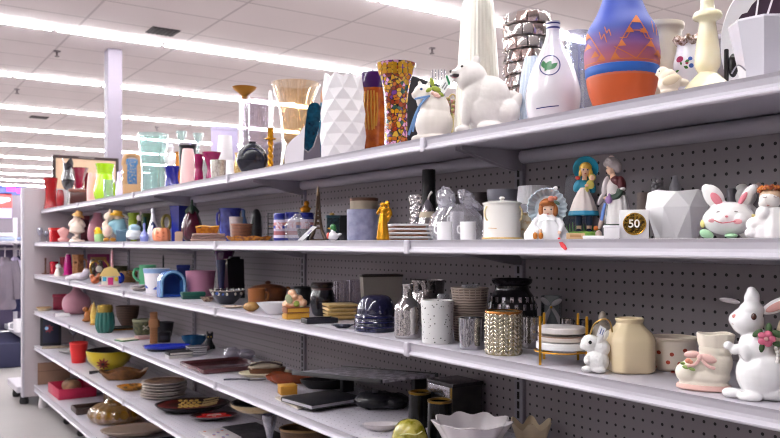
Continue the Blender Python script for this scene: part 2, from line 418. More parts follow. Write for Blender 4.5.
# ================================================================ the shelving gondola
steel = m('beb9c2', .38); steel_d = m('a8a3ab', .45)
peg = m('8a8286', .55, kind='dots', c2='151214', sc=.0254, th=.0034)
perf = m('c2bdc6', .4, kind='dots', c2='706a72', sc=.0254, th=-.0022)
G = bpy.data.objects.new('shelving_gondola', None); COL.objects.link(G)
tag(G, 'long white steel shelving unit with perforated back and six levels of wares', 'shelving unit')
END = -(J0 + 4 * SEC + .01)       # far end
def gp(name, bm, mt, parent=None, smooth=0):
    o = finish(bm, name, mt, smooth=smooth); o.parent = parent or G; return o
rail_prof = [(-.003, .0003), (-.0095, -.0005), (-.0055, -.006), (-.0035, -.016), (-.0045, -.021), (-.011, -.0265), (-.011, -.029), (-.007, -.0315), (.004, -.0315), (.004, .0003)]
for j in range(-2, 4):            # sections between two uprights
    xa, xb = -(J0 + SEC * (j + 1)), -(J0 + SEC * j)
    bm = bmesh.new(); a_box(bm, xa + .017, xb - .017, BACK, BACK + .012, .12, EYE + .416); gp('back_panel', bm, peg)
    bm = bmesh.new(); a_box(bm, xa, xb, BACK - .004, BACK + .02, EYE + .414, EYE + .424, .003); gp('top_rail', bm, steel_d)
    for lv, (h, fr) in SH.items():
        z = h + EYE
        bm = bmesh.new(); a_box(bm, xa + .002, xb - .002, fr + .003, BACK - .002, z - .011, z)
        sh = gp('shelf', bm, perf if lv in (4, 5) else steel)
        ph = .05 if lv == 6 else .0315
        bm = bmesh.new()
        P = [(fr + a, z + (b if lv != 6 or b > -.02 else b - .02)) for a, b in rail_prof]; n = len(P)
        add(bm, [(xa + .002, a, b) for a, b in P] + [(xb - .002, a, b) for a, b in P], [list(range(n)), list(range(2*n-1, n-1, -1))] + [[i, (i+1) % n, n+(i+1) % n, n+i] for i in range(n)])
        gp('price_rail', bm, steel, sh)
        if lv != 6:
            bm = bmesh.new(); a_tube(bm, [(xa + .03, BACK - .02, z - .03), (xb - .03, BACK - .02, z - .03)], .018, 12); gp('rear_beam', bm, steel_d, sh, 35)
for j in range(-1, 5):
    x = -(J0 + SEC * j) if j < 4 else END + .018
    bm = bmesh.new(); a_box(bm, x - .016, x + .016, BACK - .01, BACK + .03, .08, EYE + .412, .003); u = gp('upright', bm, m('85818a', .5))
    bm = bmesh.new()
    z = .2
    while z < EYE + .40:
        a_box(bm, x - .004, x + .004, BACK - .0112, BACK - .006, z, z + .019); z += .0254
    gp('slots', bm, m('151214', .8), u)
    for lv, (h, fr) in SH.items():
        z = h + EYE
        if lv == 6: continue
        for sd in (-1, 1) if j < 4 else (1,):
            bm = bmesh.new()
            P = [(BACK - .008, z - .012), (fr + .10, z - .012), (fr + .10, z - .022), (fr + .12, z - .026), (BACK - .06, z - .058), (BACK - .008, z - .066)]
            n = len(P); x0 = x + sd * .011
            add(bm, [(x0 - .002, a, b) for a, b in P] + [(x0 + .002, a, b) for a, b in P], [list(range(n)), list(range(2*n-1, n-1, -1))] + [[i, (i+1) % n, n+(i+1) % n, n+i] for i in range(n)])
            gp('bracket', bm, m('a19ba3', .45))
        if j < 4:
            bm = bmesh.new(); a_box(bm, x - .009, x + .009, fr - .0135, fr - .004, z - .034, z + .0003, .003); gp('rail_clip', bm, steel)
    if j < 4:
        for dx in (0, -.4):
            bm = bmesh.new(); a_box(bm, x + dx - .02, x + dx + .02, .05, .09, .03, .10); a_lathe(bm, [(0, 0), (.022, 0), (.024, .012), (.022, .024), (0, .024)], 18, M=Euler((0, R(90), 0)).to_matrix(), c=(x + dx - .012, .06, .0245)); gp('caster', bm, m('1c1a1c', .5))
bm = bmesh.new(); a_box(bm, END - .03, END, -.075, .74, .06, EYE + .418, .006); gp('end_panel', bm, m('bcb2b6', .45))
bm = bmesh.new(); a_box(bm, END - .045, END + .006, -.09, -.072, .06, EYE + .418, .004); gp('end_post', bm, steel)
bm = bmesh.new(); a_box(bm, END - .5, END - .031, -.02, .74, EYE + .2, EYE + .23, .004); gp('end_shelf', bm, steel)
bm = bmesh.new(); a_box(bm, END - .5, END - .031, -.12, .74, .09, .14, .01); gp('end_base', bm, steel)
for a in (-.42, -.08):
    bm = bmesh.new(); a_lathe(bm, [(0, 0), (.03, 0), (.034, .02), (.03, .045), (.02, .09), (0, .09)], 18, c=(END + a, -.06, 0)); gp('caster', bm, m('1c1a1c', .5))
bm = bmesh.new(); a_lathe(bm, [(0, 0), (.03, 0), (.034, .02), (.03, .045), (.02, .1), (0, .1)], 18, c=(END + .16, .03, 0)); gp('caster', bm, m('cfc8cc', .4))

# framed canvas standing on the end shelf
r = bpy.data.objects.new('framed_canvas', None); COL.objects.link(r)
r.location = (END - .1, .145, EYE + .231); tag(r, 'blank beige canvas in a dark wooden frame standing behind the lime vase', 'picture')
bm = bmesh.new()
W_, H_ = .5, .455
for a in ((0, .022, 0, H_), (W_ - .022, W_, 0, H_), (.022, W_ - .022, 0, .022), (.022, W_ - .022, H_ - .022, H_)): a_box(bm, -.012, .012, a[0], a[1], a[2], a[3], .002)
finish(bm, 'frame', m('33211f', .4), smooth=0, parent=r)
bm = bmesh.new(); a_box(bm, -.006, .004, .02, W_ - .02, .02, H_ - .02); finish(bm, 'canvas', m('e6c7a8', .8, kind='soft', c2='d9b696', sc=6), smooth=0, parent=r)
bm = bmesh.new(); a_box(bm, .012, .016, .19, .31, H_ - .016, H_ - .006); finish(bm, 'hanger', m('8a8080', .4, .7), smooth=0, parent=r)

# ================================================================ far left: clothes rack and wall poster
def bgp(name, parts, label, cat, loc, group=None):
    if len(parts) == 1 and parts[0][0] is None:
        o = finish(parts[0][1], name, parts[0][2]); o.location = loc; return tag(o, label, cat, group=group)
    r = bpy.data.objects.new(name, None); COL.objects.link(r); r.location = loc; tag(r, label, cat, group=group)
    for n, bm, mt in parts: finish(bm, n, mt, parent=r)
    return r
RX, RY = -8.6, .32                # rack
def bm_(): return bmesh.new()
b1, b2, b3, b4 = bm_(), bm_(), bm_(), bm_()
a_box(b1, -.9, -.86, -.02, .02, 0, 1.5, .004); a_box(b1, .10, .14, .3, .34, 0, 1.5, .004); a_box(b1, -.9, -.86, .3, .34, 0, 1.5, .004)
a_box(b2, -.95, .18, -.35, .36, 1.215, 1.24, .004)
[a_tube(b3, [(q + .003, -.36, 1.16), (q + .003, .36, 1.16)], .009, 10) for q in (0, -.22, -.48)]
a_box(b4, -.95, .18, -.95, .36, .0, .24, .01)
b5 = bm_(); a_box(b5, -.95, .18, -.1, .36, .28, .33, .004)
b6 = bm_(); a_box(b6, -.98, -.95, -.98, .36, .25, 1.2, .004)
rack = bgp('clothes_rack', [('back_panel', b6, m('574d68', .7)), ('posts', b1, steel), ('top_shelf', b2, steel), ('hanging_rail', b3, m('b0a8b0', .3, .8)), ('base', b4, m('1f1f3e', .7)), ('low_shelf', b5, steel)], 'white clothes rack on a navy base behind the end of the shelves', 'clothes rack', (RX, RY, 0))
def garment(name, label, y, z0, z1, w, mt, dx, hanger=True, legs=False, group=None):
    bm = bmesh.new(); H = z1 - z0
    P = [(-.5, 0), (-.52, .45), (-.42, .86), (-.16, .97), (.16, .97), (.42, .86), (.52, .45), (.5, 0)]
    n = 14; vs = []
    for i in range(n):
        t = i / (n - 1)
        wd = w * (.33 + .67 * min(1, (1 - t) * 6)) * (1 + .06 * sin(i * 1.7)); z = z0 + H * t
        for j in range(16):
            a = 2 * pi * j / 16
            vs.append((.07 * cos(a) * (1 + .25 * sin(3 * a + i * .3)) * (1 if t < .9 else .5), wd / 2 * sin(a), z))
    fs = [[i*16+j, i*16+(j+1) % 16, (i+1)*16+(j+1) % 16, (i+1)*16+j] for i in range(n-1) for j in range(16)]
    add(bm, vs, fs + [list(range(16))[::-1], list(range((n-1)*16, n*16))])
    parts = [('body', bm, mt)]
    h = bmesh.new(); a_tube(h, [(0, 0, z1 - .01), (0, 0, z1 + .045), (.024, 0, z1 + .07), (.006, 0, z1 + .1), (-.02, 0, z1 + .085)], .005, 6); parts.append(('hanger', h, m('c8c0c8', .3, .7)))
    if not legs:
        for sg in (-1, 1):
            s2 = bmesh.new(); a_tube(s2, [(0, sg * w * .36, z1 - .04), (.01, sg * w * .52, z1 - .2), (.015, sg * w * .56, z1 - .42)], [.05, .055, .05], 10); parts.append(('sleeve', s2, mt))
    return bgp(name, parts, label, 'clothing', (RX + dx, RY + y, 0))
garment('jacket', 'grey jacket hanging from the rack behind the shelf end', -.225, .56, 1.08, .20, m('6c626c', .9, kind='soft', c2='675e6a', sc=12), .0)
garment('blouse', 'pale lavender blouse hanging beside the grey jacket', -.10, .72, 1.08, .12, m('a598bb', .8, kind='soft', c2='cfc4dc', sc=14), -.22)
garment('trousers', 'navy trousers hanging low behind the lavender blouse', -.02, .50, 1.08, .14, m('25254a', .9), -.48, legs=True)
for i, (yy, zz, cc, lab) in enumerate(((-.27, 1.241, 'a9b4cf', 'pale blue folded sweater on the clothes rack shelf, bottom of its pile'), (-.27, 1.281, 'dfd8e6', 'white folded sweater on top of the pale blue one'),
                                      (.02, 1.241, '8d97bb', 'blue grey folded sweater on the clothes rack shelf beside the pile'))):
    bm = bmesh.new(); a_box(bm, -.14, .14, -.12, .12, 0, .038, .018); o = finish(bm, 'folded_sweater', m(cc, .9)); o.location = (RX, RY + yy, zz); tag(o, lab, 'sweater', group='folded sweaters on the rack shelf')
t = bm_(); a_lathe(t, [(0, 0), (.055, 0), (.06, .03), (.06, .13), (.054, .13), (.054, .01), (0, .01)], 24)
hd = bm_(); a_tube(hd, [(0, -.058, .1), (0, -.1, .09), (0, -.1, .04), (0, -.058, .03)], .009, 8)
bgp('mug', [('cup', t, m('efe6f0', .3)), ('handle', hd, m('efe6f0', .3))], 'white mug with a big handle on the clothes rack low shelf', 'mug', (RX + .05, RY - .095, .331))
b = bm_(); a_box(b, -.03, 0, -.55, .35, -.62, .0); o = finish(b, 'poster_sign', m('e2423f', .6), smooth=0)
o.location = (-36.45, 3.82, EYE + 2.1); tag(o, 'red poster with a pale pink shape on the far wall', 'poster')
b = bm_()
for a in ((-.3, -.26, .14, .1), (-.05, -.3, .2, .13), (.18, -.27, .13, .09)): a_ell(b, (.0, a[0], a[1]), (.006, a[2], a[3]))
q = finish(b, 'printed_shape', m('f2c3d8', .6)); q.parent = o
b = bm_(); a_box(b, -.03, 0, -.55, .35, -.4, .0); o = finish(b, 'poster_sign', m('c3a6ee', .6), smooth=0)
o.location = (-36.45, 3.82, EYE + 1.46); tag(o, 'lavender poster on the far wall right under the red one', 'poster')
# magenta strip sign hanging far behind the end panel
for px, py, w, lab in ((24, 184, .36, 'magenta sign strip on the far wall, left of the end panel top'), (39, 186, .52, 'wider magenta sign strip on the far wall behind the red vase')):
    Z = 30.5; X = (px - 390) / F * Z; D = s_ * Z + c_ * X
    b = bm_(); a_box(b, 0, .03, -w/2, w/2, -.12, .12); o = finish(b, 'sign_strip', m('c325b5', .5), smooth=0); o.location = (-36.45, D - D0, EYE + (YH - py) * Z / F); tag(o, lab, 'sign')
# ================================================================ wares: top shelf
CER = m('efe7e6', .28, coat=.3); CREAM = m('eee2c0', .35, coat=.2); MATW = m('efe9ea', .6)
CLEAR = glass('f2f4f6', .05); BLK = m('0c0b0f', .3, spec=.3); GOLD = m('c89331', .3, .85); BRASS = m('a9742a', .35, .8)
SILV = m('cfcbd0', .18, .95); HG = m('b9b4b4', .12, .95, bump=.25, bsc=70)
CYL = [(.94, 0), (1, .02), (1, 1)]; TAPER = [(.7, 0), (.74, .03), (1, 1)]
def dec(t, name, polys, mt, **kw): return t.part(name, t.b().decal(polys, **kw), mt)
def circ(px, py, r, n=14, q=1): return [(px + r * cos(2*pi*i/n), py + r * q * sin(2*pi*i/n)) for i in range(n)]
def stroke(pts, w):
    out = []
    q = [pts[0]]
    for (a, b), (c, d) in zip(pts, pts[1:]):
        k = max(1, int(sqrt((c-a)**2 + (d-b)**2) / 3))
        q += [(a + (c-a)*i/k, b + (d-b)*i/k) for i in range(1, k+1)]
    pts = q
    for (a, b), (c, d) in zip(pts, pts[1:]):
        l = max(1e-6, sqrt((c-a)**2 + (d-b)**2)); nx, ny = -(d-b)/l*w/2, (c-a)/l*w/2
        out.append([(a+nx, b+ny), (c+nx, d+ny), (c-nx, d-ny), (a-nx, b-ny)])
    return out
def leaf(px, py, L, w, ang):
    a = R(ang); P = [(0, 0), (.25, .6), (.5, 1), (.75, .7), (1, 0), (.75, -.7), (.5, -1), (.25, -.6)]
    return [(px + (u * L) * cos(a) - v * w / 2 * sin(a), py - (u * L) * sin(a) - v * w / 2 * cos(a)) for u, v in P]

TOP_DIM = .7  # top-shelf colours dimmed and most whites set darker, offsetting the strong light
V('vase', 'tall plain red flared vase at the far end of the top shelf', 'vase', 1, 44, 57.5, 178, [(1, 0), (.8, .3), (.78, .65), (1, 1)], m('a50d14', .25, coat=.2), dep=.25)
V('vase', 'small round red glass vase between the tall red vase and the dark goblet', 'vase', 1, 56.5, 64, 190, [(.4, 0), (.9, .2), (1, .55), (.8, .9), (.7, 1)], m('a01820', .2), dep=.1)
t = V('hurricane_goblet', 'dark smoky goblet with jagged rim and checkered stem', 'goblet', 1, 62, 74, 161, [(.5, 0), (.55, .02), (.3, .05), (.22, .3), (.3, .36), (.8, .45), (1, .6), (.7, .8), (.85, 1)], glass('5a545c', .93, .1, fr='262228'), dep=.3,
      wave=lambda a, r, z, i: (r, z + (2.6 * sin(3*a) if z > 38 else 0)))
t.part('stem_checks', t.b().L([(2.0, t.yb-3), (1.7, t.yb-14), (2.4, t.yb-18)], seg=12), m('e8e0e0', .4, kind='check', c2='18161a', sc=130))
V('vase', 'raspberry glass vase with a wide flared rim behind the smoky goblet', 'vase', 1, 70, 88, 168, [(.6, 0), (.75, .15), (.8, .3), (.5, .5), (.6, .75), (1, 1)], glass('c4204c', .75, fr='b81240'), dep=.75)
V('cup', 'dark red glass tumbler close behind the pink peach vase', 'cup', 1, 84.5, 91, 173, CYL, m('7a0f22', .2), dep=.9)
t = T('basket', 'brown lacquered wooden basket in front of the raspberry vase', 'basket', 1, 69, 88, .15, ry=5)
t.part('body', t.b().box(70, 191, 87, t.yb, 8, bev=2), m('4a2320', .3)); t.part('rim', t.b().box(69, 189, 88, 192.5, 10, bev=1), m('7d4a3c', .35))
V('vase', 'pale peach pink vase leaning close to the lime vase', 'vase', 1, 87, 97.5, 173, [(.9, 0), (1, .25), (.9, .7), (.7, 1)], m('efb2ac', .3), dep=.35)
V('vase', 'lime green glass vase with a pinched neck and flared rim', 'vase', 1, 94.5, 115.5, 164, [(.72, 0), (.95, .15), (1, .35), (.72, .68), (.68, .76), (.88, 1)], m('b4e608', .12, coat=.5), dep=.55)
V('tumbler', 'small clear glass tumbler in front of the lime vase', 'glass', 1, 104, 113, 180, CYL, glass('e8f4e8', .12), dep=.05)
V('vase', 'pale lilac bottle vase just right of the lime vase', 'vase', 1, 115.5, 123, 172, [(.8, 0), (1, .3), (.6, .7), (.5, 1)], m('c9bfe6', .3), dep=.5)
t = T('plaque', 'carved tan wooden plaque with a blue painted scene', 'plaque', 1, 123, 141, .3, ry=4)
t.part('frame', t.b().box(123, 164, 128, t.yb, 5, bev=2).box(136, 164, 141, t.yb, 5, bev=2).tube([(124, 166, 0), (126, 157, 0), (132, 155, 0), (138, 157, 0), (140, 166, 0)], 2.4, sp=3).box(123, 184, 141, t.yb, 6, bev=2), m('c89c6e', .6, bump=.4))
t.part('painting', t.b().box(126, 159, 138, 186, 2, dy=-.8, bev=.5), m('2f6fa8', .5, kind='noise', c2='d8c08a', sc=160, th=.6))
t = T('vase', 'square pale aqua glass vase with flared top', 'vase', 1, 138, 168, .4, ry=13)
sq = lambda a, r, z, i: (r * min(1.12, 1 / max(abs(cos(a + .5)), abs(sin(a + .5)))), z)
H = t.yb - 134
t.part('body', t.b().L([(0, t.yb), (10.5, t.yb), (10, t.yb - 20), (11, 155), (13.4, 134), (12.6, 134), (10, 156), (9, t.yb - 3), (0, t.yb - 3)], seg=40, wave=sq), glass('e6f5f2', .2, .08, fr='cfe6e4', bump=.4))
V('vase', 'cobalt blue footed bowl vase at the base of the pale pink vase', 'vase', 1, 163.5, 180.5, 166.5, [(1, 0), (.8, .25), (.7, .6), (.9, 1)], m('141a86', .15, coat=.4), dep=.15)
t = T('figurine', 'white china figurine behind the cobalt bowl', 'figurine', 1, 165, 176, .75, ry=4)
t.part('body', t.b().L([(0, t.yb), (5.5, t.yb), (3.5, 172), (4.2, 160), (2, 152), (0, 151)]).E(170.5, 149, 3, 3.8).E(167, 158, 1.8, 5, tilt=20).E(174, 158, 1.8, 5, tilt=-20), CER, vox=.5)
t.part('hat', t.b().L([(0, 148), (4, 147.6), (2.4, 146), (2, 144), (0, 144)]), m('d8d4e0', .4))
V('jar', 'small orange jar tucked beside the white china figurine', 'jar', 1, 174.5, 181, 152, [(.8, 0), (1, .4), (.6, .8), (.8, 1)], m('d98a2a', .3), dep=.8)
for a, b_, lab in ((176, 187, 'clear glass candle holder nearest the aqua vase'), (192.5, 203.5, 'clear glass candle holder behind the magenta hourglass vase')):
    V('candle_holder', lab, 'candle holder', 1, a, b_, 131.5 if a < 180 else 133.5, [(.9, 0), (.95, .03), (.3, .08), (.25, .4), (.45, .5), (.25, .6), (.3, .8), (.6, .88), (1, 1)], glass('eaf4f2', .3), dep=.95, group='clear candle holders on the top shelf')
t = V('vase', 'tall black vase with a silver rim behind the pale pink vase', 'vase', 1, 178.5, 197, 144, [(.5, 0), (.75, .3), (.95, .75), (.9, .9), (1, 1)], BLK, dep=.62)
t.part('rim', t.b().L([(9.3, 146), (9.6, 143.5), (8.6, 143.5), (8.4, 146)]), SILV)
V('vase', 'matte pale pink tapered vase', 'vase', 1, 180, 196, 149, [(1, 0), (1, .1), (.85, .6), (.68, .95), (.6, 1)], m('efc4c0', .55), dep=.1)
V('vase', 'slim magenta hourglass vase', 'vase', 1, 194, 203.5, 154.5, [(.9, 0), (1, .2), (.85, .42), (.78, .5), (.9, .7), (.98, 1)], m('9c1556', .25, coat=.3), dep=.12)
V('vase', 'wide magenta flared vase beside its slim twin', 'vase', 1, 202, 221, 152.5, [(.5, 0), (.56, .2), (.45, .45), (.6, .65), (1, 1)], m('a01a5a', .25, coat=.3), dep=.2)
V('votive_cup', 'silver crackle glass votive cup in front of the white lamp shade', 'cup', 1, 210.5, 226, 160.5, [(.85, 0), (.9, .1), (1, 1)], m('b0a49a', .2, .6, kind='noise', c2='e9e2da', sc=180, bump=.4), dep=.03)
t = V('lamp_shade', 'small white tapered lamp shade', 'lamp shade', 1, 215.5, 234.5, 136, [(1, 0), (.7, 1)], m('f3ecee', .7), dep=.72)
t = T('gift_box', 'pale lavender box standing behind the white lamp shade', 'box', 1, 211.5, 237.5, 1, ry=2.6, aisle=False)
t.part('body', t.b().box(211.5, 127, 237.5, t.yb, 4.5), m('cbbfe0', .5)); t.part('lid', t.b().box(211, 126.4, 238, 131, 5), m('d7cdea', .5))
V('candle', 'white block candle in front of the lavender box', 'candle', 1, 226.5, 234, 160.5, CYL, m('f5f1f0', .5), dep=.06, open=False)
V('vase', 'gold crackle glass vase behind the navy flask', 'vase', 1, 234, 243, 153, [(.7, 0), (1, .4), (.7, .85), (.9, 1)], m('c9952e', .25, .6, kind='noise', c2='f0dca8', sc=200), dep=.4)
t = V('flask_vase', 'round navy blue flask vase with a tiny neck', 'vase', 1, 237, 267.5, 142, [(.5, 0), (.72, .06), (.97, .3), (1, .48), (.85, .72), (.45, .9), (.24, .94), (.22, .97), (.3, 1)], m('0e0f22', .25, coat=.1), dep=.05, flat=.62)
t.part('ring_groove', t.b().tube([(252 + 9 * cos(a), 158 - 8.5 * sin(a), -9.2 + abs(cos(a)) * 2.4) for a in [i * .26 + .3 for i in range(11)]], .55), m('2a2c50', .15))
t = T('candlestick', 'tall clear glass candlestick with a brass dish on top', 'candlestick', 1, 239, 250, .55, ry=8)
t.part('stem', t.b().L([(0, t.yb), (9, t.yb), (8, t.yb-3), (4.5, t.yb-6), (5, 140), (5.2, 110), (4.6, 100), (3, 98), (0, 98)], seg=16), glass('f0eef2', .12)); 
t.part('dish', t.b().L([(2.6, 99.5), (2.9, 96), (5, 94.5), (11, 89.5), (12.2, 87.5), (11.3, 87.6), (5, 92.5), (0, 93.2)]), BRASS)
V('cylinder_vase', 'big clear glass cylinder vase behind the glass candlestick', 'vase', 1, 240, 273, 100, CYL, glass('f4f0f4', .05, bump=.35, bsc=18), dep=.98, wall=.8)
t = T('candlestick', 'yellow twisted candlestick holding a white taper candle', 'candlestick', 1, 264, 277, .05, ry=5.5)
t.part('stem', t.b().L([(0, t.yb), (5.5, t.yb), (5, t.yb-2), (2, t.yb-4), (0, t.yb-4)]).tube([(270.5 + 1.6 * sin(i * .9), t.yb - 3 - i * 1.9, 1.6 * cos(i * .9)) for i in range(20)], 1.5).tube([(270.5 - 1.6 * sin(i * .9), t.yb - 3 - i * 1.9, -1.6 * cos(i * .9)) for i in range(20)], 1.5), m('dc9a12', .25, .5))
t.part('cup', t.b().L([(1.5, 141), (5.6, 139.5), (5.6, 138.5), (2.5, 138), (3.3, 129), (3.6, 128.5), (0, 128.5)]), m('d9980f', .25, .6))
t.part('candle', t.b().L([(2.1, 129), (1.9, 108), (1.7, 92), (.8, 90.5), (0, 90.4)]), m('f4ecec', .5))
V('vase', 'large amber tinted clear glass vase with a flared rim', 'vase', 1, 271, 320, 84, [(.66, 0), (.68, .03), (.56, .3), (.6, .55), (.74, .8), (1, 1)], glass('fdf3e2', .05, fr='e4bc80', bump=.3, bsc=20), dep=.9, wall=1.0)
t = T('leaf_dish', 'white leaf shaped dish leaning in front of the amber glass vase', 'dish', 1, 284, 305, .45, ry=4)
t.part('body', t.b().poly([(285, t.yb), (284.5, 152), (287, 146), (292, 140), (299, 134), (305, 125), (304.5, 140), (305, t.yb)], 3), m('d6d1d6', .3))
t = T('vase', 'slanted teal blue textured vase on a grey base', 'vase', 1, 303, 321, .0, ry=6)
t.part('body', t.b().poly([(304, 149), (305, 128), (308, 107), (313, 103), (318, 104), (321, 108), (319, 128), (313, 146), (308, 152)], 9), m('0f4f6a', .15, bump=1, bsc=45, kind='soft', c2='08182c', sc=60), smooth=50)
t.part('base', t.b().poly([(303.5, t.yb), (304, 150), (308, 153.5), (314, 147), (319.5, 130), (321, t.yb)], 8.4), m('5c5560', .4))
t = V('bottle', 'teal glass bottle with a cork stopper behind the white geometric vase', 'bottle', 1, 317, 330, 103, [(.9, 0), (1, .1), (1, .85), (.6, .95), (.5, 1)], m('11607e', .2), dep=.8, open=False)
t.part('stopper', t.b().L([(2.6, 103), (3.2, 98), (2.6, 92), (1.8, 89), (0, 88)]), m('c98f64', .6))
# white faceted vase: diamonds pressed in and out, zigzag rim
t = T('geometric_vase', 'tall white ceramic vase with diamond facets and zigzag rim', 'vase', 1, 320, 366, .12, ry=22)
n, rows = 8, 7; H = t.yb - 80; bm = t.b(); vsl, fs = [], []
def gr(z): return 22.5 * (1.02 - .06 * (1 - min(1, z * 8)) - .26 * max(0, z - .35) ** 1.3)
for i in range(rows + 1):
    z = i / rows
    for j in range(2 * n):
        a = pi * j / n; out = (i + j) % 2 == 0
        rr = gr(z) * (1.01 if out else .93); zz = H * z + (4.5 if (i == rows and out) else 0)
        vsl.append((rr * sin(a), -rr * cos(a), zz))
N = 2 * n
for i in range(rows):
    for j in range(N):
        p, q, r_, s2 = i*N+j, i*N+(j+1) % N, (i+1)*N+(j+1) % N, (i+1)*N+j
        fs += [[p, q, r_], [p, r_, s2]] if (i + j) % 2 == 0 else [[p, q, s2], [q, r_, s2]]
base = len(vsl)
for j in range(N):
    a = pi * j / n; rr = gr(1) * .84; vsl.append((rr * sin(a), -rr * cos(a), H + (4.5 if (rows + j) % 2 == 0 else 0)))
for j in range(N): fs.append([rows*N+j, rows*N+(j+1) % N, base+(j+1) % N, base+j])
for j in range(N): vsl.append((14 * sin(pi*j/n), -14 * cos(pi*j/n), 3))
for j in range(N): fs.append([base+j, base+(j+1) % N, base+N+(j+1) % N, base+N+j])
fs += [list(range(N))[::-1], list(range(base+N, base+2*N))]
add(bm.bm, vsl, fs); t.part('body', bm, m('d6d1d4', .55), smooth=10)
t = T('art_glass_vase', 'flat art glass vase, purple rim over ribbed amber', 'vase', 1, 359, 387, .5, ry=7)
t.part('body', t.b().L([(0, t.yb), (11, t.yb), (12.5, 110), (13.5, 92), (13.4, 88)], sy=.5).L([(13.4, 88), (12.6, 88), (11.5, 110), (9, t.yb-4), (0, t.yb-4)], sy=.5), m('8a3410', .12, coat=.6, kind='soft', c2='c8641a', sc=40))
t.part('rim', t.b().L([(13.4, 88.5), (14.2, 80), (12.5, 73), (7, 70.5), (2, 70.2), (2, 72), (7, 73.5), (11, 76), (12.5, 82), (12.2, 88.5)], sy=.5), m('3c1252', .15, coat=.5))
t.part('ribs', t.b().tube([(362, 96, -6.2), (361.5, 110, -6.2), (362.5, 126, -6.1)], .8).tube([(365, 93, -6.6), (364.5, 110, -6.6), (366, 130, -6.3)], .8).tube([(368, 92, -7), (367.5, 110, -7), (369, 131, -6.6)], .8).tube([(371, 92, -7), (371, 110, -7), (372, 131, -6.6)], .8).tube([(374, 92, -6.9), (374.5, 110, -6.8), (374, 130, -6.5)], .8).tube([(377, 94, -6.4), (377.5, 112, -6.2), (376, 127, -6.2)], .8), m('d89a3c', .2, .3))
t = V('mosaic_vase', 'flared mosaic vase of gold and coloured glass chips', 'vase', 1, 376, 416, 64.5, [(.56, 0), (.6, .03), (.58, .35), (.62, .6), (.74, .8), (1, 1)], m('241208', .18, kind='mosaic', c2=['c9771a', 'a8481a', 'd99a1e', '8a2f18', '7a3a8c', 'd8a832', '3a5a4a', 'c06a2a', 'c98fb0', 'e0b040'], sc=95, th=.06, coat=.4), dep=.08)
t.part('rim_tiles', t.b().decal([[(x, y + 4.6), (x + 4.2, y + 4.6), (x + 4.4, y), (x - .2, y)] for y in (66.5, 71.8) for x in range(-60, 60, 5)] if 0 else [[(x, y), (x + 3.9, y), (x + 3.9, y + 4.6), (x, y + 4.6)] for y in (66.4, 71.6) for x in range(378, 410, 5)], e=.3), m('dca018', .15, .3))
t = T('display_box', 'plain black box standing behind the mosaic vase', 'box', 1, 405, 441, 1, ry=3, rot=8)
t.part('body', t.b().poly([(406, t.yb), (406, 75), (441, 85), (441, t.yb)], 4), m('16131c', .5)); t.part('foot', t.b().box(408, t.yb - 2, 438, t.yb, 5), m('0e0c12', .5))
t = T('comb_tray', 'clear acrylic rack with upright fins behind the black box', 'rack', 1, 431, 447, .98, ry=2)
bb = t.b()
for x in range(432, 447, 3): bb.box(x, 70, x + 1.2, t.yb - 2, 3, bev=.2)
t.part('fins', bb, glass('e6eaf2', .2)); t.part('base', t.b().box(431, t.yb - 2, 447, t.yb, 3.6), glass('dfe4f0', .3))
# ribboned white animal
t = T('ceramic_cat', 'white ceramic animal figure with a blue ribbon and flowers at its neck', 'figurine', 1, 411, 454, .12, ry=15)
t.part('body', t.b().E(434, 124, 19, 20, 15).E(435, 112, 15, 20, 12).E(425, 100, 9, 14, 9, tilt=-12).E(423, 92, 9.5, 7.5, 7.5).E(417, 95, 5.5, 4.6, 5).E(420, 84.5, 2.2, 4, 1.6, tilt=-8).E(428, 85.5, 2.4, 4, 1.8, dy=2, tilt=12).E(418, t.yb - 4, 7, 4, 6).E(434, t.yb - 5, 17, 5, 14), m('d6cdc4', .4), vox=.9)
t.part('eye', t.b().E(421.5, 90.5, 1.3, 1.3, .8, dy=-7), m('2a4c86', .2)); t.part('nose', t.b().E(412.2, 94, 1, .8, 1), m('d9a0a0', .4))
t.part('ribbon', t.b().tube([(415, 100, -5), (421, 99.5, -9.6), (430, 98, -9.2)], 1.1, sp=4, flat=.5).tube([(428, 98, -9), (420, 108, -12), (414, 122, -14), (409, 137, -13.5)], 1.2, sp=4, flat=.4).tube([(424, 101, -10), (417, 116, -13), (413, 134, -15)], 1, sp=4, flat=.4), m('6f97cc', .5))
t.part('leaves', t.b().E(432, 84, 2.4, 4.4, 1.2, dy=-8, tilt=-20).E(436, 91, 5, 2.6, 1.4, dy=-9, tilt=20).E(440, 96, 4.5, 2, 1.2, dy=-8, tilt=25).E(429, 92, 3.5, 2, 1.2, dy=-9.6, tilt=-30), m('a9b93f', .5))
t.part('rose', t.b().E(436, 97, 3, 2.4, 2, dy=-10).E(433, 95.5, 2, 2, 1.6, dy=-11).E(438.5, 98.5, 2.2, 1.8, 1.6, dy=-10), m('ecc0b4', .5))
tg = t.part('price_tag', t.b().poly([(438, 91), (446.5, 76.5), (453, 81.5), (444, 96)], .4, dy=-9), m('f4f2ee', .6))
t.part('tag_stripe', t.b().poly([(445.5, 79), (446.8, 76.8), (450.8, 87.5), (448.8, 88.5)], .3, dy=-9.4), m('1f8d56', .6), parent=tg)
t.part('tag_print', t.b().poly([(441.5, 90), (445, 84.5), (446, 85.2), (442.5, 90.8)], .3, dy=-9.4).poly([(443.5, 91.5), (446.6, 86.6), (447.5, 87.2), (444.4, 92.2)], .3, dy=-9.4), m('8a8a90', .6), parent=tg)
t = T('flower_basket', 'small ceramic basket of flowers between the ribboned animal and the white dog', 'basket', 1, 446, 460, .9, ry=5)
t.part('body', t.b().L([(0, t.yb), (5, t.yb), (7, 124), (6, 116), (0, 116)]), m('d8c48c', .4))
bb = t.b()
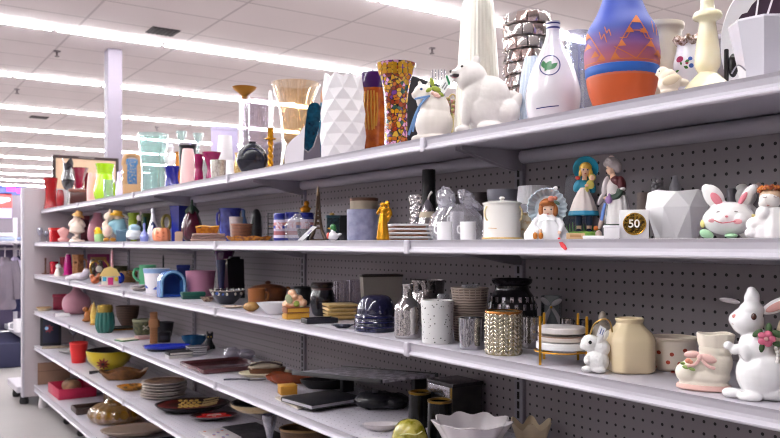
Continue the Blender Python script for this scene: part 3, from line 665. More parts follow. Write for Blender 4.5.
for i in range(9): bb.E(448 + (i * 5) % 10, 100 + i * 2.3, 2.5, 2.5, 2.5, dy=-3)
t.part('flowers', bb, m('d68a86', .5, kind='noise', c2='b5bb62', sc=140)); t.part('handle', t.b().tube([(447, 116, 0), (449, 98, 0), (455, 96, 0), (459, 116, 0)], .9, sp=4), m('c9b070', .4))
# white dog
t = T('ceramic_dog', 'large white sitting dog figure with an open black lipped smile', 'figurine', 1, 449, 521, .12, ry=17)
t.part('body', t.b().E(488, 108, 23, 25, 15, tilt=-18).E(477, 96, 15, 24, 13, tilt=4).E(505, 114, 15, 15, 14).E(472, 78, 15.5, 15.5, 13).E(467, 71.5, 12, 10, 10).E(490, 98, 20, 22, 15).E(457.5, 72.5, 7, 3.8, 4.6, tilt=6).E(458.5, 79, 5.6, 2.4, 3.6, tilt=-8).E(476, 61, 4.6, 6, 3, tilt=14).E(465, 61.5, 4, 5, 3, tilt=-8, dy=4).E(482, 86, 11, 11, 10).E(466, 112, 5.5, 18, 5.5, dy=-6).E(474, 113, 5.5, 18, 5.5, dy=5).E(463, t.yb - 3.5, 8, 4, 5.5, dy=-6).E(490, t.yb - 5, 13, 6, 7, dy=-9).E(514, 106, 6.5, 14, 6, tilt=25, dy=3).E(509, 96, 9, 5, 5, dy=4, tilt=-18), m('d6cfca', .45, bump=.5, bsc=45), vox=1.1, sm=3)
t.part('nose', t.b().E(451, 71, 1.8, 1.6, 2), BLK); t.part('eye', t.b().E(462.5, 68, 1.5, 1.2, 1, dy=-8), m('2a1c16', .2)).name = 'eye'
t.part('mouth', t.b().tube([(450.8, 74.8, -1), (454, 75.8, -4.2), (459, 76.2, -5.6), (463, 75.2, -6.6)], [1.2, 1.9, 1.7, .6], sp=4), m('26171a', .3)); t.part('tongue', t.b().E(455, 77.2, 3, .9, 2.4, dy=-2.8), m('cf7f86', .4))
t = V('fluted_vase', 'very tall cream fluted tapered vase behind the white dog', 'vase', 1, 453, 503, 1, [(1, 0), (.97, .1), (.72, .75), (.62, .97), (.5, 1)], m('dad4c8', .3, .3), dep=.85, wave=lambda a, r, z, i: (r * (1 + .012 * cos(30 * a)), z), seg=180, smooth=50)
t = T('mirror_vase', 'silver vase of stacked mirrored blocks', 'vase', 1, 503, 552, .75, ry=20)
bb = t.b(); bl = t.b()
t.part('core', t.b().L([(0, t.yb), (18, t.yb), (18, 20), (16, 20), (16, t.yb - 4), (0, t.yb - 4)]), m('a8a0a2', .3, .8))
rows_ = 10; hh = (t.yb - 16) / rows_
for i in range(rows_):
    for j in range(13):
        a = 2 * pi * (j + .5 * (i % 2)) / 13
        M = Matrix.Rotation(a, 4, 'Z') @ Matrix.Translation((0, -20.5, (i + .5) * hh)) @ Euler((R(random.uniform(-24, 12)), 0, R(random.uniform(-22, 22)))).to_matrix().to_4x4()
        a_box((bb if (i + j) % 3 else bl).bm, -4.9, 4.9, -3, 3, -hh * .43, hh * .43, .7, M)
t.part('blocks', bb, m('dcd4d2', .16, .85)); t.part('tinted_blocks', bl, m('dcc4be', .18, .85))
V('ribbed_bowl', 'pale blue ribbed vase half behind the white bottle', 'vase', 1, 519, 549, 58, [(.6, 0), (.9, .15), (1, .4), (.85, .75), (.6, 1)], m('c4cfde', .3), dep=.5, wave=lambda a, r, z, i: (r * (1 + .03 * cos(20 * a)), z), seg=80)
t = V('bottle_vase', 'white ceramic bottle with a green leaf emblem and blue rim bands', 'bottle', 1, 526, 580, 22.5, [(.86, 0), (.9, .015), (1, .2), (.97, .34), (.72, .56), (.42, .74), (.27, .86), (.25, .96), (.27, 1)], m('d7d1d6', .2, coat=.4), dep=.03, wall=1.2)
bl_ = m('2b2a78', .35)
t.part('rim_bands', t.b().L([(t.rad(25.5) + .3, 25.5), (t.rad(24) + .35, 24)]).L([(t.rad(30) + .3, 30), (t.rad(28.2) + .3, 28.2)]), bl_)
ring = [(550 + 9.6 * cos(a), 69.8 + 10.4 * sin(a)) for a in [i * 2 * pi / 26 for i in range(27)]]
e = dec(t, 'emblem_ring', stroke(ring, 1.1), bl_, e=.3, cut=1)
dec(t, 'emblem_leaves', [leaf(545, 76, 13, 6.5, 60), leaf(548, 75, 12, 5.5, 38), leaf(544.5, 73, 9, 5, 95)], m('2c7a44', .35), e=.35)
dec(t, 'foot_band', stroke([(537 + i * 2.4, 112 - .15 * i) for i in range(10)], 1), bl_, e=.3, cut=1)
V('pitcher', 'clear glass pitcher between the white bottle and the blue orange vase', 'pitcher', 1, 562, 592, 33, [(.8, 0), (.95, .3), (.8, .7), (.9, 1)], glass('e4e6f2', .16, bump=.3, bsc=40), dep=.88, wall=.9)
t = V('southwest_vase', 'big blue and orange vase painted with orange triangles', 'vase', 1, 585, 658.5, -16, [(.66, 0), (.7, .01), (.9, .17), (1, .42), (.98, .5), (.91, .63), (.68, .75), (.52, .87), (.5, .93), (.6, 1)],
      m('lin', .6, kind='bands', h=1, c2=[(0, 'd9601a')]), dep=.05, wall=1.5)
hp = lambda py: (t.yb - py) * t.k
body_m = m('lin', .55, kind='bands', h=hp(-16), c2=[(0, 'd65a18'), (hp(81) / hp(-16), 'd65a18'), (hp(80.5) / hp(-16), 'd06a4c'), (hp(62) / hp(-16), 'b8607a'), (hp(48) / hp(-16), '7a4c94'), (hp(34) / hp(-16), '3a50b4'), (1, '1c46bc')])
t.body.data.materials[0] = body_m
t.part('blue_band', t.b().L([(t.rad(78.5) - .2, 78.7), (t.rad(78) + .35, 78), (t.rad(74) + .35, 74), (t.rad(70) + .35, 70), (t.rad(69.4) - .2, 69.2)], seg=48), m('2468c8', .5))
ol = m('e07a30', .55); P = []
for x0 in (609, 583, 640, 663):
    h_ = {609: 43, 640: 45, 583: 8, 663: 40}[x0]
def tri(ax, ay, w, h): return stroke([(ax, ay), (ax + w/2, ay + h), (ax - w/2, ay + h), (ax, ay)], .8)
for ax, w in ((635, 46), (589, 34)):
    P += tri(ax, 24 if ax == 635 else 34, w, 43 if ax == 635 else 33)
    P += [[(ax, 24 if ax == 635 else 34), (ax + 4, 32 if ax == 635 else 41), (ax - 4, 32 if ax == 635 else 41)]]
for ax, ay in ((629, 42), (642, 42), (622, 55), (648, 55), (616, 66.5), (655, 62), (590, 52), (597, 62), (603, 66), (635, 33)):
    P += [[(ax, ay - 6), (ax + 4, ay), (ax - 4, ay)]] if ax != 635 else stroke([(631, 40), (639, 40)], 1)
P += stroke([(620, 47), (626, 47), (631, 38)], .8) + stroke([(650, 47), (644, 47), (639, 38)], .8) + stroke([(615, 55), (635, 67), (648, 50)], .8)
P += stroke([(601, 38), (603, 46), (605.5, 41), (608, 50)], .8) + stroke([(606, 34), (608, 41), (610, 37), (612, 44)], .8) + stroke([(649, 28), (651, 40)], .8) + stroke([(653, 30), (654, 42)], .8)
dec(t, 'painted_triangles', P, ol, e=.45, cut=2)
V('jar', 'tall cream jar with a rolled rim behind the blue orange vase', 'jar', 1, 636, 683, 25.5, [(.8, 0), (.92, .1), (.95, .7), (.9, .9), (1, .95), (1, 1)], m('efe4cf', .35), dep=.85)
t = T('bird_figurine', 'small cream bird figurine beside the blue orange vase', 'figurine', 1, 655, 686, .05, ry=10, rot=-10)
t.part('body', t.b().E(670, 83, 12, 9.5, 9, tilt=-14).E(663, 72.5, 6.2, 6.4, 6).E(657.5, 73.5, 2.2, 1.2, 1.4).E(682, 84, 6.5, 4, 4, tilt=8).E(669, t.yb - 3.5, 8.5, 4, 7).E(668, 77, 9, 8, 8), m('ebddc8', .4, coat=.2), vox=.7)
t.part('wing', t.b().E(672, 82, 8.5, 5, 2, dy=-8.2, tilt=-16), m('d9c6a8', .5)); t.part('eye', t.b().E(660.8, 71.5, .8, .8, .6, dy=-5.2), BLK)
t = V('floral_pitcher', 'white china pitcher with painted flowers and a gilded ruffled rim', 'pitcher', 1, 674, 702, 44, [(.4, 0), (.45, .12), (.6, .3), (.95, .58), (1, .72), (.78, .92), (.76, 1)], m('efe9ee', .2, coat=.4), dep=.75)
t.part('rim', t.b().L([(11.4, 45), (14, 40), (12, 36), (10.5, 36.5), (11, 40), (9.5, 45)], wave=lambda a, r, z, i: (r * (1 + .1 * cos(7 * a)), z + 1.4 * cos(7*a) + 2.2 * sin(a - 1.2)), seg=60), m('cdbdb4', .3, .3, kind='noise', c2='8d6a52', sc=160))
dec(t, 'painted_flowers', [circ(680.5, 61.5, 3.2), circ(687, 66, 1.5)], m('c02a62', .4)); dec(t, 'painted_leaves', [leaf(685, 65, 5, 3, 20), leaf(684, 69, 5, 3, -30), leaf(680, 72, 4, 2.4, 200), leaf(682, 68, 4, 2, 100)], m('4c8a3a', .4), e=.28); dec(t, 'painted_blooms', [circ(690, 62, 2), circ(691, 69, 2.2)], m('4468b8', .4), e=.3)
t = V('candlestick', 'tall pale yellow alabaster candlestick', 'candlestick', 1, 684, 731, -12, [(.95, 0), (1, .03), (.9, .08), (.72, .13), (.42, .2), (.4, .22), (.52, .28), (.5, .4), (.38, .6), (.35, .68), (.55, .71), (.6, .73), (.52, .77), (.3, .8), (.27, .95), (.35, 1)], m('efe3b8', .25, coat=.4, kind='soft', c2='f4ecd2', sc=30, sub=.2), dep=.08, open=False, sp=4)
t = T('bookend', 'black metal scroll bookend beside the alabaster candlestick', 'bookend', 1, 724, 738, .55, ry=6)
t.part('body', t.b().box(724.5, 49, 729, t.yb, 5, bev=1.4).E(733, 66, 5, 12, 5), m('171317', .35), smooth=40); t.part('scroll', t.b().tube([(730, 58, -3), (735, 60, -4), (737, 68, -4), (732, 73, -4)], 1.2, sp=4), m('1c171a', .3)); t.part('foot', t.b().box(724, t.yb - 2, 738, t.yb, 11), m('171317', .4))
t = T('planter', 'white eight sided ceramic planter on a short foot', 'planter', 1, 731, 797, .05, ry=31)
bb = t.b(); oc = []
bb.L([(0, t.yb), (22, t.yb), (23, t.yb - 12), (24, t.yb - 16), (33, 25), (32, 22.5), (30, 24), (22, 74), (0, 74)], seg=8); t.part('body', bb, m('d7d4dc', .15, coat=.5), smooth=20)
t.part('grey_curve', t.b().tube([(735, 76, -23), (741, 68, -23.5), (748, 74, -23)], .7, sp=4), m('8a8690', .4))  # thin grey curve low on the planter's front
t = T('printed_platter', 'white oval platter with a dark purple print behind the white planter', 'platter', 1, 724, 806, .97, ry=5, rot=0)
bb = t.b(); bb.L([(0, 0), (36, 0), (41, -3), (40.4, -4.4), (36, -2), (0, -1.6)], seg=48); 
for v in bb.bm.verts: v.co = Vector((v.co.x, -(v.co.z - t.yb) * 1.0, (t.yb + 1 + 41 * 1.55) * .5 + v.co.y * 1.55))
for v in bb.bm.verts: v.co.z += 41 * 1.55 - (t.yb + 1 + 41 * 1.55) * .5 + .6
t.part('body', bb, m('efecf0', .25))
t.part('print', t.b().poly([(741, 17), (744, 13), (749, 12), (753, 5), (757, 1), (764, -8), (790, -10), (796, 18), (741, 18)], .5, dy=-4.4), m('3a1c36', .4)); t.part('print_lines', t.b().poly([(756, 17), (759, -6), (760.5, -6), (757.8, 17)], .4, dy=-5).poly([(766, 17), (773, -6), (775, -6), (768, 17)], .4, dy=-5), m('eee8ee', .4))
TOP_DIM = 1.0
# ================================================================ wares: second shelf
# stemware lying at the far end
for i, (a, b_, y, lab) in enumerate(((36.5, 43, .0, 'clear wine glass closest to the shelf end panel on the second shelf'), (43.5, 49.5, .045, 'clear wine glass between its twin and the red candle'))):
    V('wine_glass', lab, 'glass', 2, a, b_, 228 if i == 0 else 231, [(.8, 0), (.85, .03), (.15, .07), (.13, .4), (.5, .5), (.95, .7), (.8, 1)], glass('eceaf2', .16), y=y + .035)
t = T('square_candle', 'red square glass candle at the far end of the second shelf', 'candle', 2, 49, 60, .1, rot=20, ry=5)
t.part('body', t.b().box(50, 229, 59, t.yb, 8, bev=.6), m('b0101a', .2, coat=.3)); t.part('rim', t.b().box(49.6, 228, 59.4, 230.5, 8.4, bev=.4), m('d42a2a', .3))
t = T('coral_ornament', 'pink ceramic coral ornament beside the red square candle', 'ornament', 2, 58, 70, .15, ry=4)
bb = t.b().E(64, t.yb - 2, 6, 2.5, 4)
for i in range(7): bb.tube([(64, t.yb - 2, 0), (60 + i * 1.2, 233, -1), (58.5 + i * 1.75, 227 + abs(i - 3), 0)], [1.6, 1.4, 1.1], sp=3)
t.part('body', bb, m('e8a5a0', .45), vox=.55)
t = T('girl_figurine', 'beige bisque girl figurine with a big hat and full skirt', 'figurine', 2, 68, 86, .05, ry=5)
t.part('body', t.b().L([(0, t.yb), (8, t.yb), (7, t.yb - 2), (0, t.yb - 2)]).L([(0, t.yb - 1), (2, t.yb - 2), (2, 234), (7.5, 232), (6, 226), (3, 222), (3, 219), (0, 218)]).E(77, 216.5, 3.4, 3.8).E(72, 223, 2, 5, tilt=35).E(82, 223, 2, 5, tilt=-35).E(74.5, 238, 2.6, 1.6, dy=-2), m('e3cdbf', .5), vox=.6)
t.part('hat', t.b().L([(0, 216), (6.4, 216.8), (3.5, 213.5), (3, 211), (0, 210.5)], px=78, tilt=(0, 14, 0)), m('c99a5a', .6))
t = T('box', 'dark red box behind the beige girl figurine', 'box', 2, 81, 89, .95, ry=3); t.part('body', t.b().box(81, 217, 89, t.yb - 1, 5), m('5a1626', .4)); t.part('lid', t.b().box(80.6, 216, 89.4, 220, 5.4), m('7a1c30', .4))
V('vase', 'big mauve pink bottle vase between the girl figurine and the bunny pair', 'vase', 2, 88, 107, 213, [(.7, 0), (.95, .1), (1, .35), (.8, .62), (.45, .85), (.4, 1)], m('b87a88', .5), dep=.75)
t = T('duck_ornament', 'small yellow duckling in a green egg cup', 'ornament', 2, 94, 104, .05)
t.part('body', t.b().E(98.5, 233, 4.2, 3.8).E(98, 230, 3, 2.8), m('f0c41c', .35)); t.part('egg_cup', t.b().L([(0, t.yb), (4.2, t.yb), (4.6, 236), (4.2, 234), (0, 234)], px=99), m('a7cf8e', .35)); t.part('hat', t.b().E(102.5, 229.5, 2, 2.6, dy=1), m('2b6a9a', .4)); t.part('beak', t.b().E(95, 231, 1.3, .8, 1, dy=-2), m('e07a20', .4))
t = T('bunny_figurine', 'pair of hugging ceramic bunnies with a yellow hat and a blue dress', 'figurine', 2, 103, 128, .12, ry=8)
t.part('dress', t.b().E(119, 227, 7, 9, 6).E(116, 223, 9, 4, 5, tilt=-18).E(123, 233, 5, 6, 5), m('8ebcca', .4), vox=.7)
t.part('body', t.b().E(108, 231, 5, 7, 5).E(109, 217, 4.6, 4.4, 4.4).E(106, 225, 3, 5, 3, tilt=20).E(110, 212, 1.4, 3.6, 1.2).E(118, 217, 4.4, 4, 4.4), m('e9d2bc', .4), vox=.65)
t.part('hat', t.b().L([(0, 216), (8.4, 216), (4.6, 213.6), (4.2, 210.8), (0, 210.4)], px=117, tilt=(0, 10, 0)), m('e2ae34', .5)); t.part('ear', t.b().E(124, 216, 4.6, 1.8, 1.4, tilt=28), m('f0e2d8', .4)); t.part('apron', t.b().E(108, 231, 3.4, 4, 2, dy=-4), m('eac8bc', .5)); t.part('shoes', t.b().E(107, t.yb - 2, 3, 2, 3).E(113, t.yb - 2, 3, 2, 3), m('c88a30', .4))
t = T('box', 'slate blue gift box in front of the bunny pair', 'box', 2, 116, 127, .02, ry=3); t.part('body', t.b().box(116.5, 231, 126, t.yb, 5), m('4a6478', .5)); t.part('lid', t.b().box(116, 230, 126.5, 232.5, 5.4), m('587488', .5))
t = T('cookie_jar', 'pale blue toy car shaped cookie jar', 'cookie jar', 2, 126, 143, .1, ry=6)
t.part('body', t.b().E(134, 236, 8, 4, 5).E(134, 233, 7.4, 4.4, 4.8), m('dfe6ee', .25, coat=.4), vox=.6); t.part('cabin', t.b().E(134.5, 228.5, 6, 4.2, 4.4), m('a9cbdc', .25, coat=.4)); t.part('bumper', t.b().box(127, 236, 140, 237.6, 9, bev=.8), m('f2f0f2', .25)); t.part('wheel', t.b().E(129.5, t.yb - 1.3, 1.5, 1.3, 1, dy=-4.6), m('5a5058', .5)); t.part('wheel', t.b().E(138, t.yb - 1.3, 1.5, 1.3, 1, dy=-4.6), m('5a5058', .5))
V('planter_pot', 'lime green ribbed flower pot behind the pale blue car jar', 'pot', 2, 128, 140, 213, TAPER, m('94ab1e', .35), dep=.8)
V('planter_pot', 'dark olive flower pot behind the white and navy bottle', 'pot', 2, 141, 151, 213.5, TAPER, m('5c6a26', .4), dep=.95)
t = T('penguin_figurine', 'small white headed black penguin figurine behind the car jar', 'figurine', 2, 136, 143, .45, ry=2.5); t.part('body', t.b().E(139, 230, 3, 10, 3), m('18161e', .35)); t.part('head', t.b().E(139, 218, 2.4, 3.4, 2.2).E(140.6, 213.5, 1, 2.2, 1), m('e6d6cc', .4))
V('bottle', 'dark green glass bottle behind the lavender blue bottle', 'bottle', 2, 141.5, 148, 217, [(.9, 0), (1, .5), (.6, .75), (.5, 1)], m('1f4a40', .2), dep=.62)
t = V('bottle', 'small lavender blue glazed bottle', 'bottle', 2, 140, 148.5, 225, [(.8, 0), (1, .25), (.8, .45), (.3, .65), (.28, .9), (.4, 1)], m('8c94d8', .25, coat=.4), dep=.04)
t.part('stopper', t.b().E(144.2, 224.4, 1.3, 1.4), m('7c84cc', .3))
t = V('bottle', 'white china bottle with navy brush strokes and a grey spout', 'bottle', 2, 147.5, 158.5, 213, [(.9, 0), (1, .2), (.8, .5), (.4, .8), (.3, 1)], m('e6e2ea', .25, coat=.3), dep=.14, open=False)
dec(t, 'brush_strokes', [leaf(153, 233, 9, 3, 75), leaf(155, 228, 7, 2.4, 110), leaf(151, 226, 5, 2, 60)], m('23305e', .4)); t.part('spout', t.b().L([(1.8, 213.5), (1.7, 209), (1.3, 208), (0, 208)]), m('c2c0c8', .3, .5))
t = V('pumpkin_pot', 'peach orange pumpkin shaped pot', 'pot', 2, 153, 170, 228, [(.7, 0), (.95, .15), (1, .5), (.9, .85), (.72, 1)], m('e89068', .35, coat=.3), dep=.03, wave=lambda a, r, z, i: (r * (1 + .05 * cos(9 * a)), z), seg=72)
t.part('carved_face', t.b().decal([circ(158, 233, 1.2), circ(163, 233, 1.2)] + stroke([(157, 236.4), (160.5, 237.8), (164, 236.4)], .8)), m('b85c38', .5))
t = T('ring_sculpture', 'olive gold open ring sculpture standing behind the peach pot', 'sculpture', 2, 161, 172, .6, ry=3); t.part('ring', t.b().tube([(166.5 + 4 * cos(a), 222.5 + 7 * sin(a), 0) for a in [i * pi / 9 for i in range(18)]], 1.6, closed=True), m('8a7a3a', .4, .3)); t.part('base', t.b().L([(0, t.yb), (4, t.yb), (2, t.yb - 6), (1.5, 229), (0, 229)]), m('6c5c2c', .5))
t = T('square_vase', 'tall square cobalt blue glass vase flaring at the top', 'vase', 2, 168.5, 190, .55, ry=8)
t.part('body', t.b().L([(0, t.yb), (7.2, t.yb), (7.4, 220), (9.4, 206), (8.6, 206), (6.6, 220), (6, t.yb-2), (0, t.yb-2)], seg=4, px=179), m('14228a', .12, coat=.5), smooth=20)
t = T('block', 'small natural wood block in front of the cobalt vase', 'block', 2, 174.5, 183, .02, ry=3); t.part('body', t.b().box(175, 232, 182.5, t.yb, 5), m('b89880', .7)); t.part('top_inlay', t.b().box(176, 231.5, 181.5, 232.4, 4), m('8c6a54', .7))
t = V('eggplant_jar', 'glossy burgundy eggplant shaped cookie jar with a green cap', 'jar', 2, 181.5, 202.5, 207, [(.55, 0), (.9, .12), (1, .32), (.85, .6), (.5, .85), (.2, 1)], m('4a0f24', .15, coat=.6), dep=.4, open=False)
t.part('cap', t.b().L([(5.5, 214), (6.2, 211), (3.5, 206.5), (1.2, 205), (1, 200), (0, 199.6)], wave=lambda a, r, z, i: (r * (1 + (.2 * cos(5 * a) if i < 2 else 0)), z), seg=40), m('1c3324', .4))
PL = [('bottom', 240.6, 237.8), ('middle', 237.6, 235.4), ('top', 235.2, 232.8)]
for i, (nm, a, b_) in enumerate(PL):
    t = T('trinket_tray', 'rough pinkish brown stone tray, %s of the stack of three' % nm, 'tray', 2, 190.5 + i, 227 - i, .12, on=(t, 2.4) if i else None, rot=4 * i, ry=9, group='stacked stone trays')
    t.part('body', t.b().box(191 + i, t.yb - 2.4, 226 - i, t.yb, 15, bev=1.1), m('a58276' if i != 1 else '8c6c64', .7, bump=.4))
t = T('leaf_dish', 'amber glass leaf dish on top of the stone trays', 'dish', 2, 196, 220, on=(t, 2.4), ry=6)
t.part('body', t.b().poly([(197, t.yb), (196, t.yb - 6), (200, t.yb - 5), (205, t.yb - 7.5), (210, t.yb - 5.5), (216, t.yb - 8), (219, t.yb - 6), (217, t.yb), ], 9), m('c87a16', .2, coat=.4, kind='soft', c2='8a4a0e', sc=60)); t.part('rim', t.b().tube([(196, t.yb - 6.2, -4.6), (203, t.yb - 7.2, -4.8), (211, t.yb - 6.6, -4.8), (219, t.yb - 7.2, -4.6)], .7, sp=3), m('e0a23a', .2))
t = T('pitcher', 'blue violet enamel pitcher behind the amber dish', 'pitcher', 2, 217, 244, .8, ry=9)
t.part('body', t.b().L([(0, t.yb), (10, t.yb), (11, 222), (10, 214), (11.5, 208.5), (10.6, 208.5), (9, 214), (9, t.yb - 2), (0, t.yb - 2)], px=230), m('1e1e70', .25, coat=.4, kind='soft', c2='3a469c', sc=50)); t.part('handle', t.b().tube([(221, 212, -2), (217.5, 215, -3), (218, 225, -3), (221, 229, -2)], 1.2, sp=4), m('3a3c9c', .3)); t.part('lip', t.b().E(241, 209.5, 3, 1.2, 4), m('3a3c9c', .3))
V('cup', 'silver and cream ribbed cup between the blue pitcher and the wicker bowl', 'cup', 2, 229, 243, 217, TAPER, m('b8aaa8', .25, .5, kind='wave', c2='e8e0e0', sc=180), dep=.45)
V('bottle', 'slim steel blue bottle behind the wicker bowl', 'bottle', 2, 240, 247, 210, [(.9, 0), (1, .6), (.5, .8), (.5, 1)], m('4a6a98', .3), dep=.85)
t = V('basket', 'brown woven bowl basket with an orange glow glaze', 'basket', 2, 231.5, 252, 225, [(.75, 0), (.95, .4), (1, 1)], m('4a2416', .5, kind='wave', c2='8a5434', sc=60, bump=.5), dep=.3)
t.part('rim', t.b().tube([(241.7 + 10.2 * cos(a), 224.8, 10.2 * sin(a)) for a in [i * pi / 12 for i in range(24)]], .9, closed=True), m('8a5a40', .6))
t = T('tray', 'long orange amber wavy tray in front of the black sculpture', 'tray', 2, 226, 273, .05, ry=9)
t.part('body', t.b().L([(0, t.yb), (18, t.yb), (21, t.yb - 2), (23, t.yb - 4.6), (22, t.yb - 4.4), (18, t.yb - 1.6), (0, t.yb - 1.4)], sy=.4, wave=lambda a, r, z, i: (r, z + (.6 * sin(9 * a) if r > 20 else 0)), seg=60), m('c07814', .25, coat=.3, kind='noise', c2='7a430c', sc=120))
V('sculpture', 'tall black rounded stone sculpture against the pegboard', 'sculpture', 2, 250.5, 262, 209, [(.9, 0), (1, .3), (.85, .75), (.5, .95), (.1, 1)], m('0e0c12', .4), dep=.7, open=False)
t = T('tea_light_rack', 'black wire tea light rack left of the blue patterned jar', 'rack', 2, 267, 275, .45, ry=3)
bb = t.b().tube([(268, t.yb, -2), (268, 213, -2)], .7).tube([(274, t.yb, -2), (274, 213, -2)], .7)
for yy in (214, 219, 224, 229, 234): bb.tube([(268, yy, -2), (274, yy, -2)], .5)
t.part('frame', bb, m('141218', .4)); t.part('shelf', t.b().box(267.6, 226, 274.4, 227, 4), m('a88a4a', .4)); t.part('base', t.b().box(267.6, t.yb - 1, 274.4, t.yb, 5), m('141218', .4))
JB = [(0, '2a2f88'), (.1, 'd8cfe0'), (.2, 'a8646a'), (.34, 'c9b8cc'), (.44, '2f3a98'), (.55, 'c98a86'), (.66, 'd8d0e4'), (.76, '35408e'), (.88, '23287e')]
for nm, a, b_, yt, dp, lab, gp_ in (('jar', 273.5, 285, 213.5, .1, 'blue and pink patterned glass jar beside the black wire rack', None), ('jar', 284, 300, 212.5, .25, 'blue lidded patterned jar wrapped in a clear bag', None), ('jar', 297.5, 314, 213, .65, 'blue lidded patterned jar right under the gold cherub', None)):
    t = T(nm, lab, 'jar', 2, a, b_, dp); w = (b_ - a) / 2
    t.part('body', t.b().L([(0, t.yb), (w * .9, t.yb), (w, t.yb - 2), (w, yt + 5), (w * .85, yt + 4), (0, yt + 4)]), m('const', .2, kind='bands', h=(t.yb - yt) * t.k, c2=JB, coat=.4))
    t.part('lid', t.b().L([(w * .96, yt + 4.6), (w * 1.0, yt + 1), (w * .9, yt), (0, yt)]), m('20267c', .25, coat=.3)); 
    Tj = t; t.part('label', t.b().decal([[(t.cx - w * .6, yt + 9), (t.cx + w * .5, yt + 9), (t.cx + w * .5, yt + 16), (t.cx - w * .6, yt + 16)]], e=.2), m('c9808a', .5, kind='noise', c2='e8dfe8', sc=220))
film = glass('f4f2f6', .10, .12, bump=.9, bsc=60)
t = T('plastic_bag', 'crumpled clear bag holding the blue lidded jar', 'bag', 2, 283, 312, .02, ry=5)
bb = t.b(); a_lathe(bb.bm, [(8, 0), (12, 6), (13, 14), (10, 20), (5, 23), (3, 27)], 28, sy=.26)
for v in bb.bm.verts:
    n = noise.noise(v.co * .35) * 1.4; v.co += Vector((n, noise.noise(v.co * .3 + Vector((9, 0, 0))) * .7, 0)); v.co.z = max(v.co.z, 0)
t.part('body', bb, film, smooth=0)
t = T('cherub_figurine', 'small gold cherub sitting on the blue lid', 'figurine', 2, 300, 311, on=(Tj, Tj.yb - 213))
t.part('body', t.b().E(305.5, 209, 4.6, 3.4, 3.6).E(306.5, 203.5, 2.8, 2.8).E(302, 209.5, 2.6, 1.3, 1.6, tilt=25).E(309, 209.5, 2.6, 1.3, 1.6, tilt=-25).E(305.5, 211.5, 4.8, 1.4, 3.8), m('b87a1c', .3, .7), vox=.5)
t = T('tower_ornament', 'bronze lattice tower souvenir standing in front of the wrapped jars', 'ornament', 2, 309, 327, .06, ry=9)
bb = t.b()
for sx in (-1, 1):
    for sy in (-1, 1): bb.tube([(318 + sx * 7.6, t.yb - 1, sy * 7.6), (318 + sx * 4.2, 232, sy * 4.2), (318 + sx * 2.5, 222, sy * 2.5), (318 + sx * 1.3, 208, sy * 1.3), (318 + sx * .7, 194, sy * .7)], [1.7, 1.6, 1.4, 1.2, 1.0], sp=3, seg=6)
t.part('legs', bb, m('3e2c20', .4, .5)); t.part('base', t.b().box(309.5, t.yb - 1.4, 326.5, t.yb, 16), m('4a3628', .4, .5))
bb = t.b().box(313.4, 227.4, 322.6, 229.4, 9.4, bev=.3).box(315, 216.4, 321, 218, 6.2, bev=.3)
for i in range(7): bb.box(318 - 2.7 + i * .3, 225 - i * 5 - 3, 318 + 2.7 - i * .3, 225 - i * 5, 5.2 - i * .6, bev=.1)
t.part('platforms', bb, m('4a3626', .4, .5)); t.part('spire', t.b().L([(2, 196), (1.9, 193), (1.2, 192), (1, 189), (.4, 187), (.1, 184), (0, 184)], seg=12), m('5e4834', .4, .5))
t = T('paper_tag', 'white paper strip leaning against the bronze tower', 'tag', 2, 297, 317, y=.012, ry=1)
t.part('body', t.b().poly([(297.5, t.yb), (303, t.yb), (317, 227), (312.5, 226)], .5), m('f4f2f4', .6)); t.part('print', t.b().poly([(307, 234), (311, 230), (312, 230.6), (308, 234.6)], .4, dy=-.3), m('b8a8d0', .6))
V('bowl', 'dark steel bowl behind the paper strip', 'bowl', 2, 297, 314, 229, [(.6, 0), (.95, .6), (1, 1)], m('23222c', .25, .3), dep=.3)
t = T('duck_figurine', 'green headed mallard figurine with a white and red body', 'figurine', 2, 326, 342, .05, ry=5)
t.part('body', t.b().E(333, 236.5, 6, 4.2, 4.4).E(339, 235, 3, 1.6, 2, tilt=-20).E(333, 231.5, 2.4, 3.4, 2.4), m('e8e2e2', .35), vox=.5); t.part('head', t.b().E(333, 227.5, 3.2, 3.4, 3).E(334, 230, 2.6, 2, 2.6), m('1f6a2c', .3)); t.part('beak', t.b().E(329.4, 228.6, 1.8, .8, 1.2), m('c9a02a', .4)); t.part('breast', t.b().E(328.4, 236, 2, 3.2, 3), m('c94a3a', .4))
t = T('box', 'dark teal lacquer box behind the mallard', 'box', 2, 325, 340, .65, ry=5, rot=10); t.part('body', t.b().box(326, 217, 339, t.yb, 8), m('2a4450', .35, kind='noise', c2='14222a', sc=90)); t.part('lid', t.b().box(325.5, 215.5, 339.5, 218.5, 8.6), m('33525e', .35)); t.part('knob', t.b().E(332, 214.3, 2.6, 1.5), m('b08a4a', .4, .5))
t = T('box', 'plain black box behind the blue grey candle vessel', 'box', 2, 337.5, 352, .9, ry=4); t.part('body', t.b().box(338, 217, 351, t.yb, 7), m('141318', .45)); t.part('lid', t.b().box(337.6, 215.5, 351.4, 218.5, 7.4), m('1c1a20', .45))
V('bowl', 'low black bowl in front of the plain black box', 'bowl', 2, 338, 350, 233, [(.6, 0), (.95, .6), (1, 1)], m('1c1a20', .3), dep=.3)
t = V('candle_vessel', 'blue grey cloudy concrete candle vessel', 'candle', 2, 347, 377.5, 211.5, [(.97, 0), (1, .02), (1, .98), (.97, 1)], m('6a6a86', .6, kind='soft', c2='8c8ca6', sc=45), dep=.06, wall=1.6)
t = V('mug', 'cream pottery mug with a brown rim behind the blue grey candle vessel', 'mug', 2, 350, 378, 198.5, [(.9, 0), (1, .06), (1, 1)], m('cdbda4', .5, bump=.5, bsc=300), dep=.92)
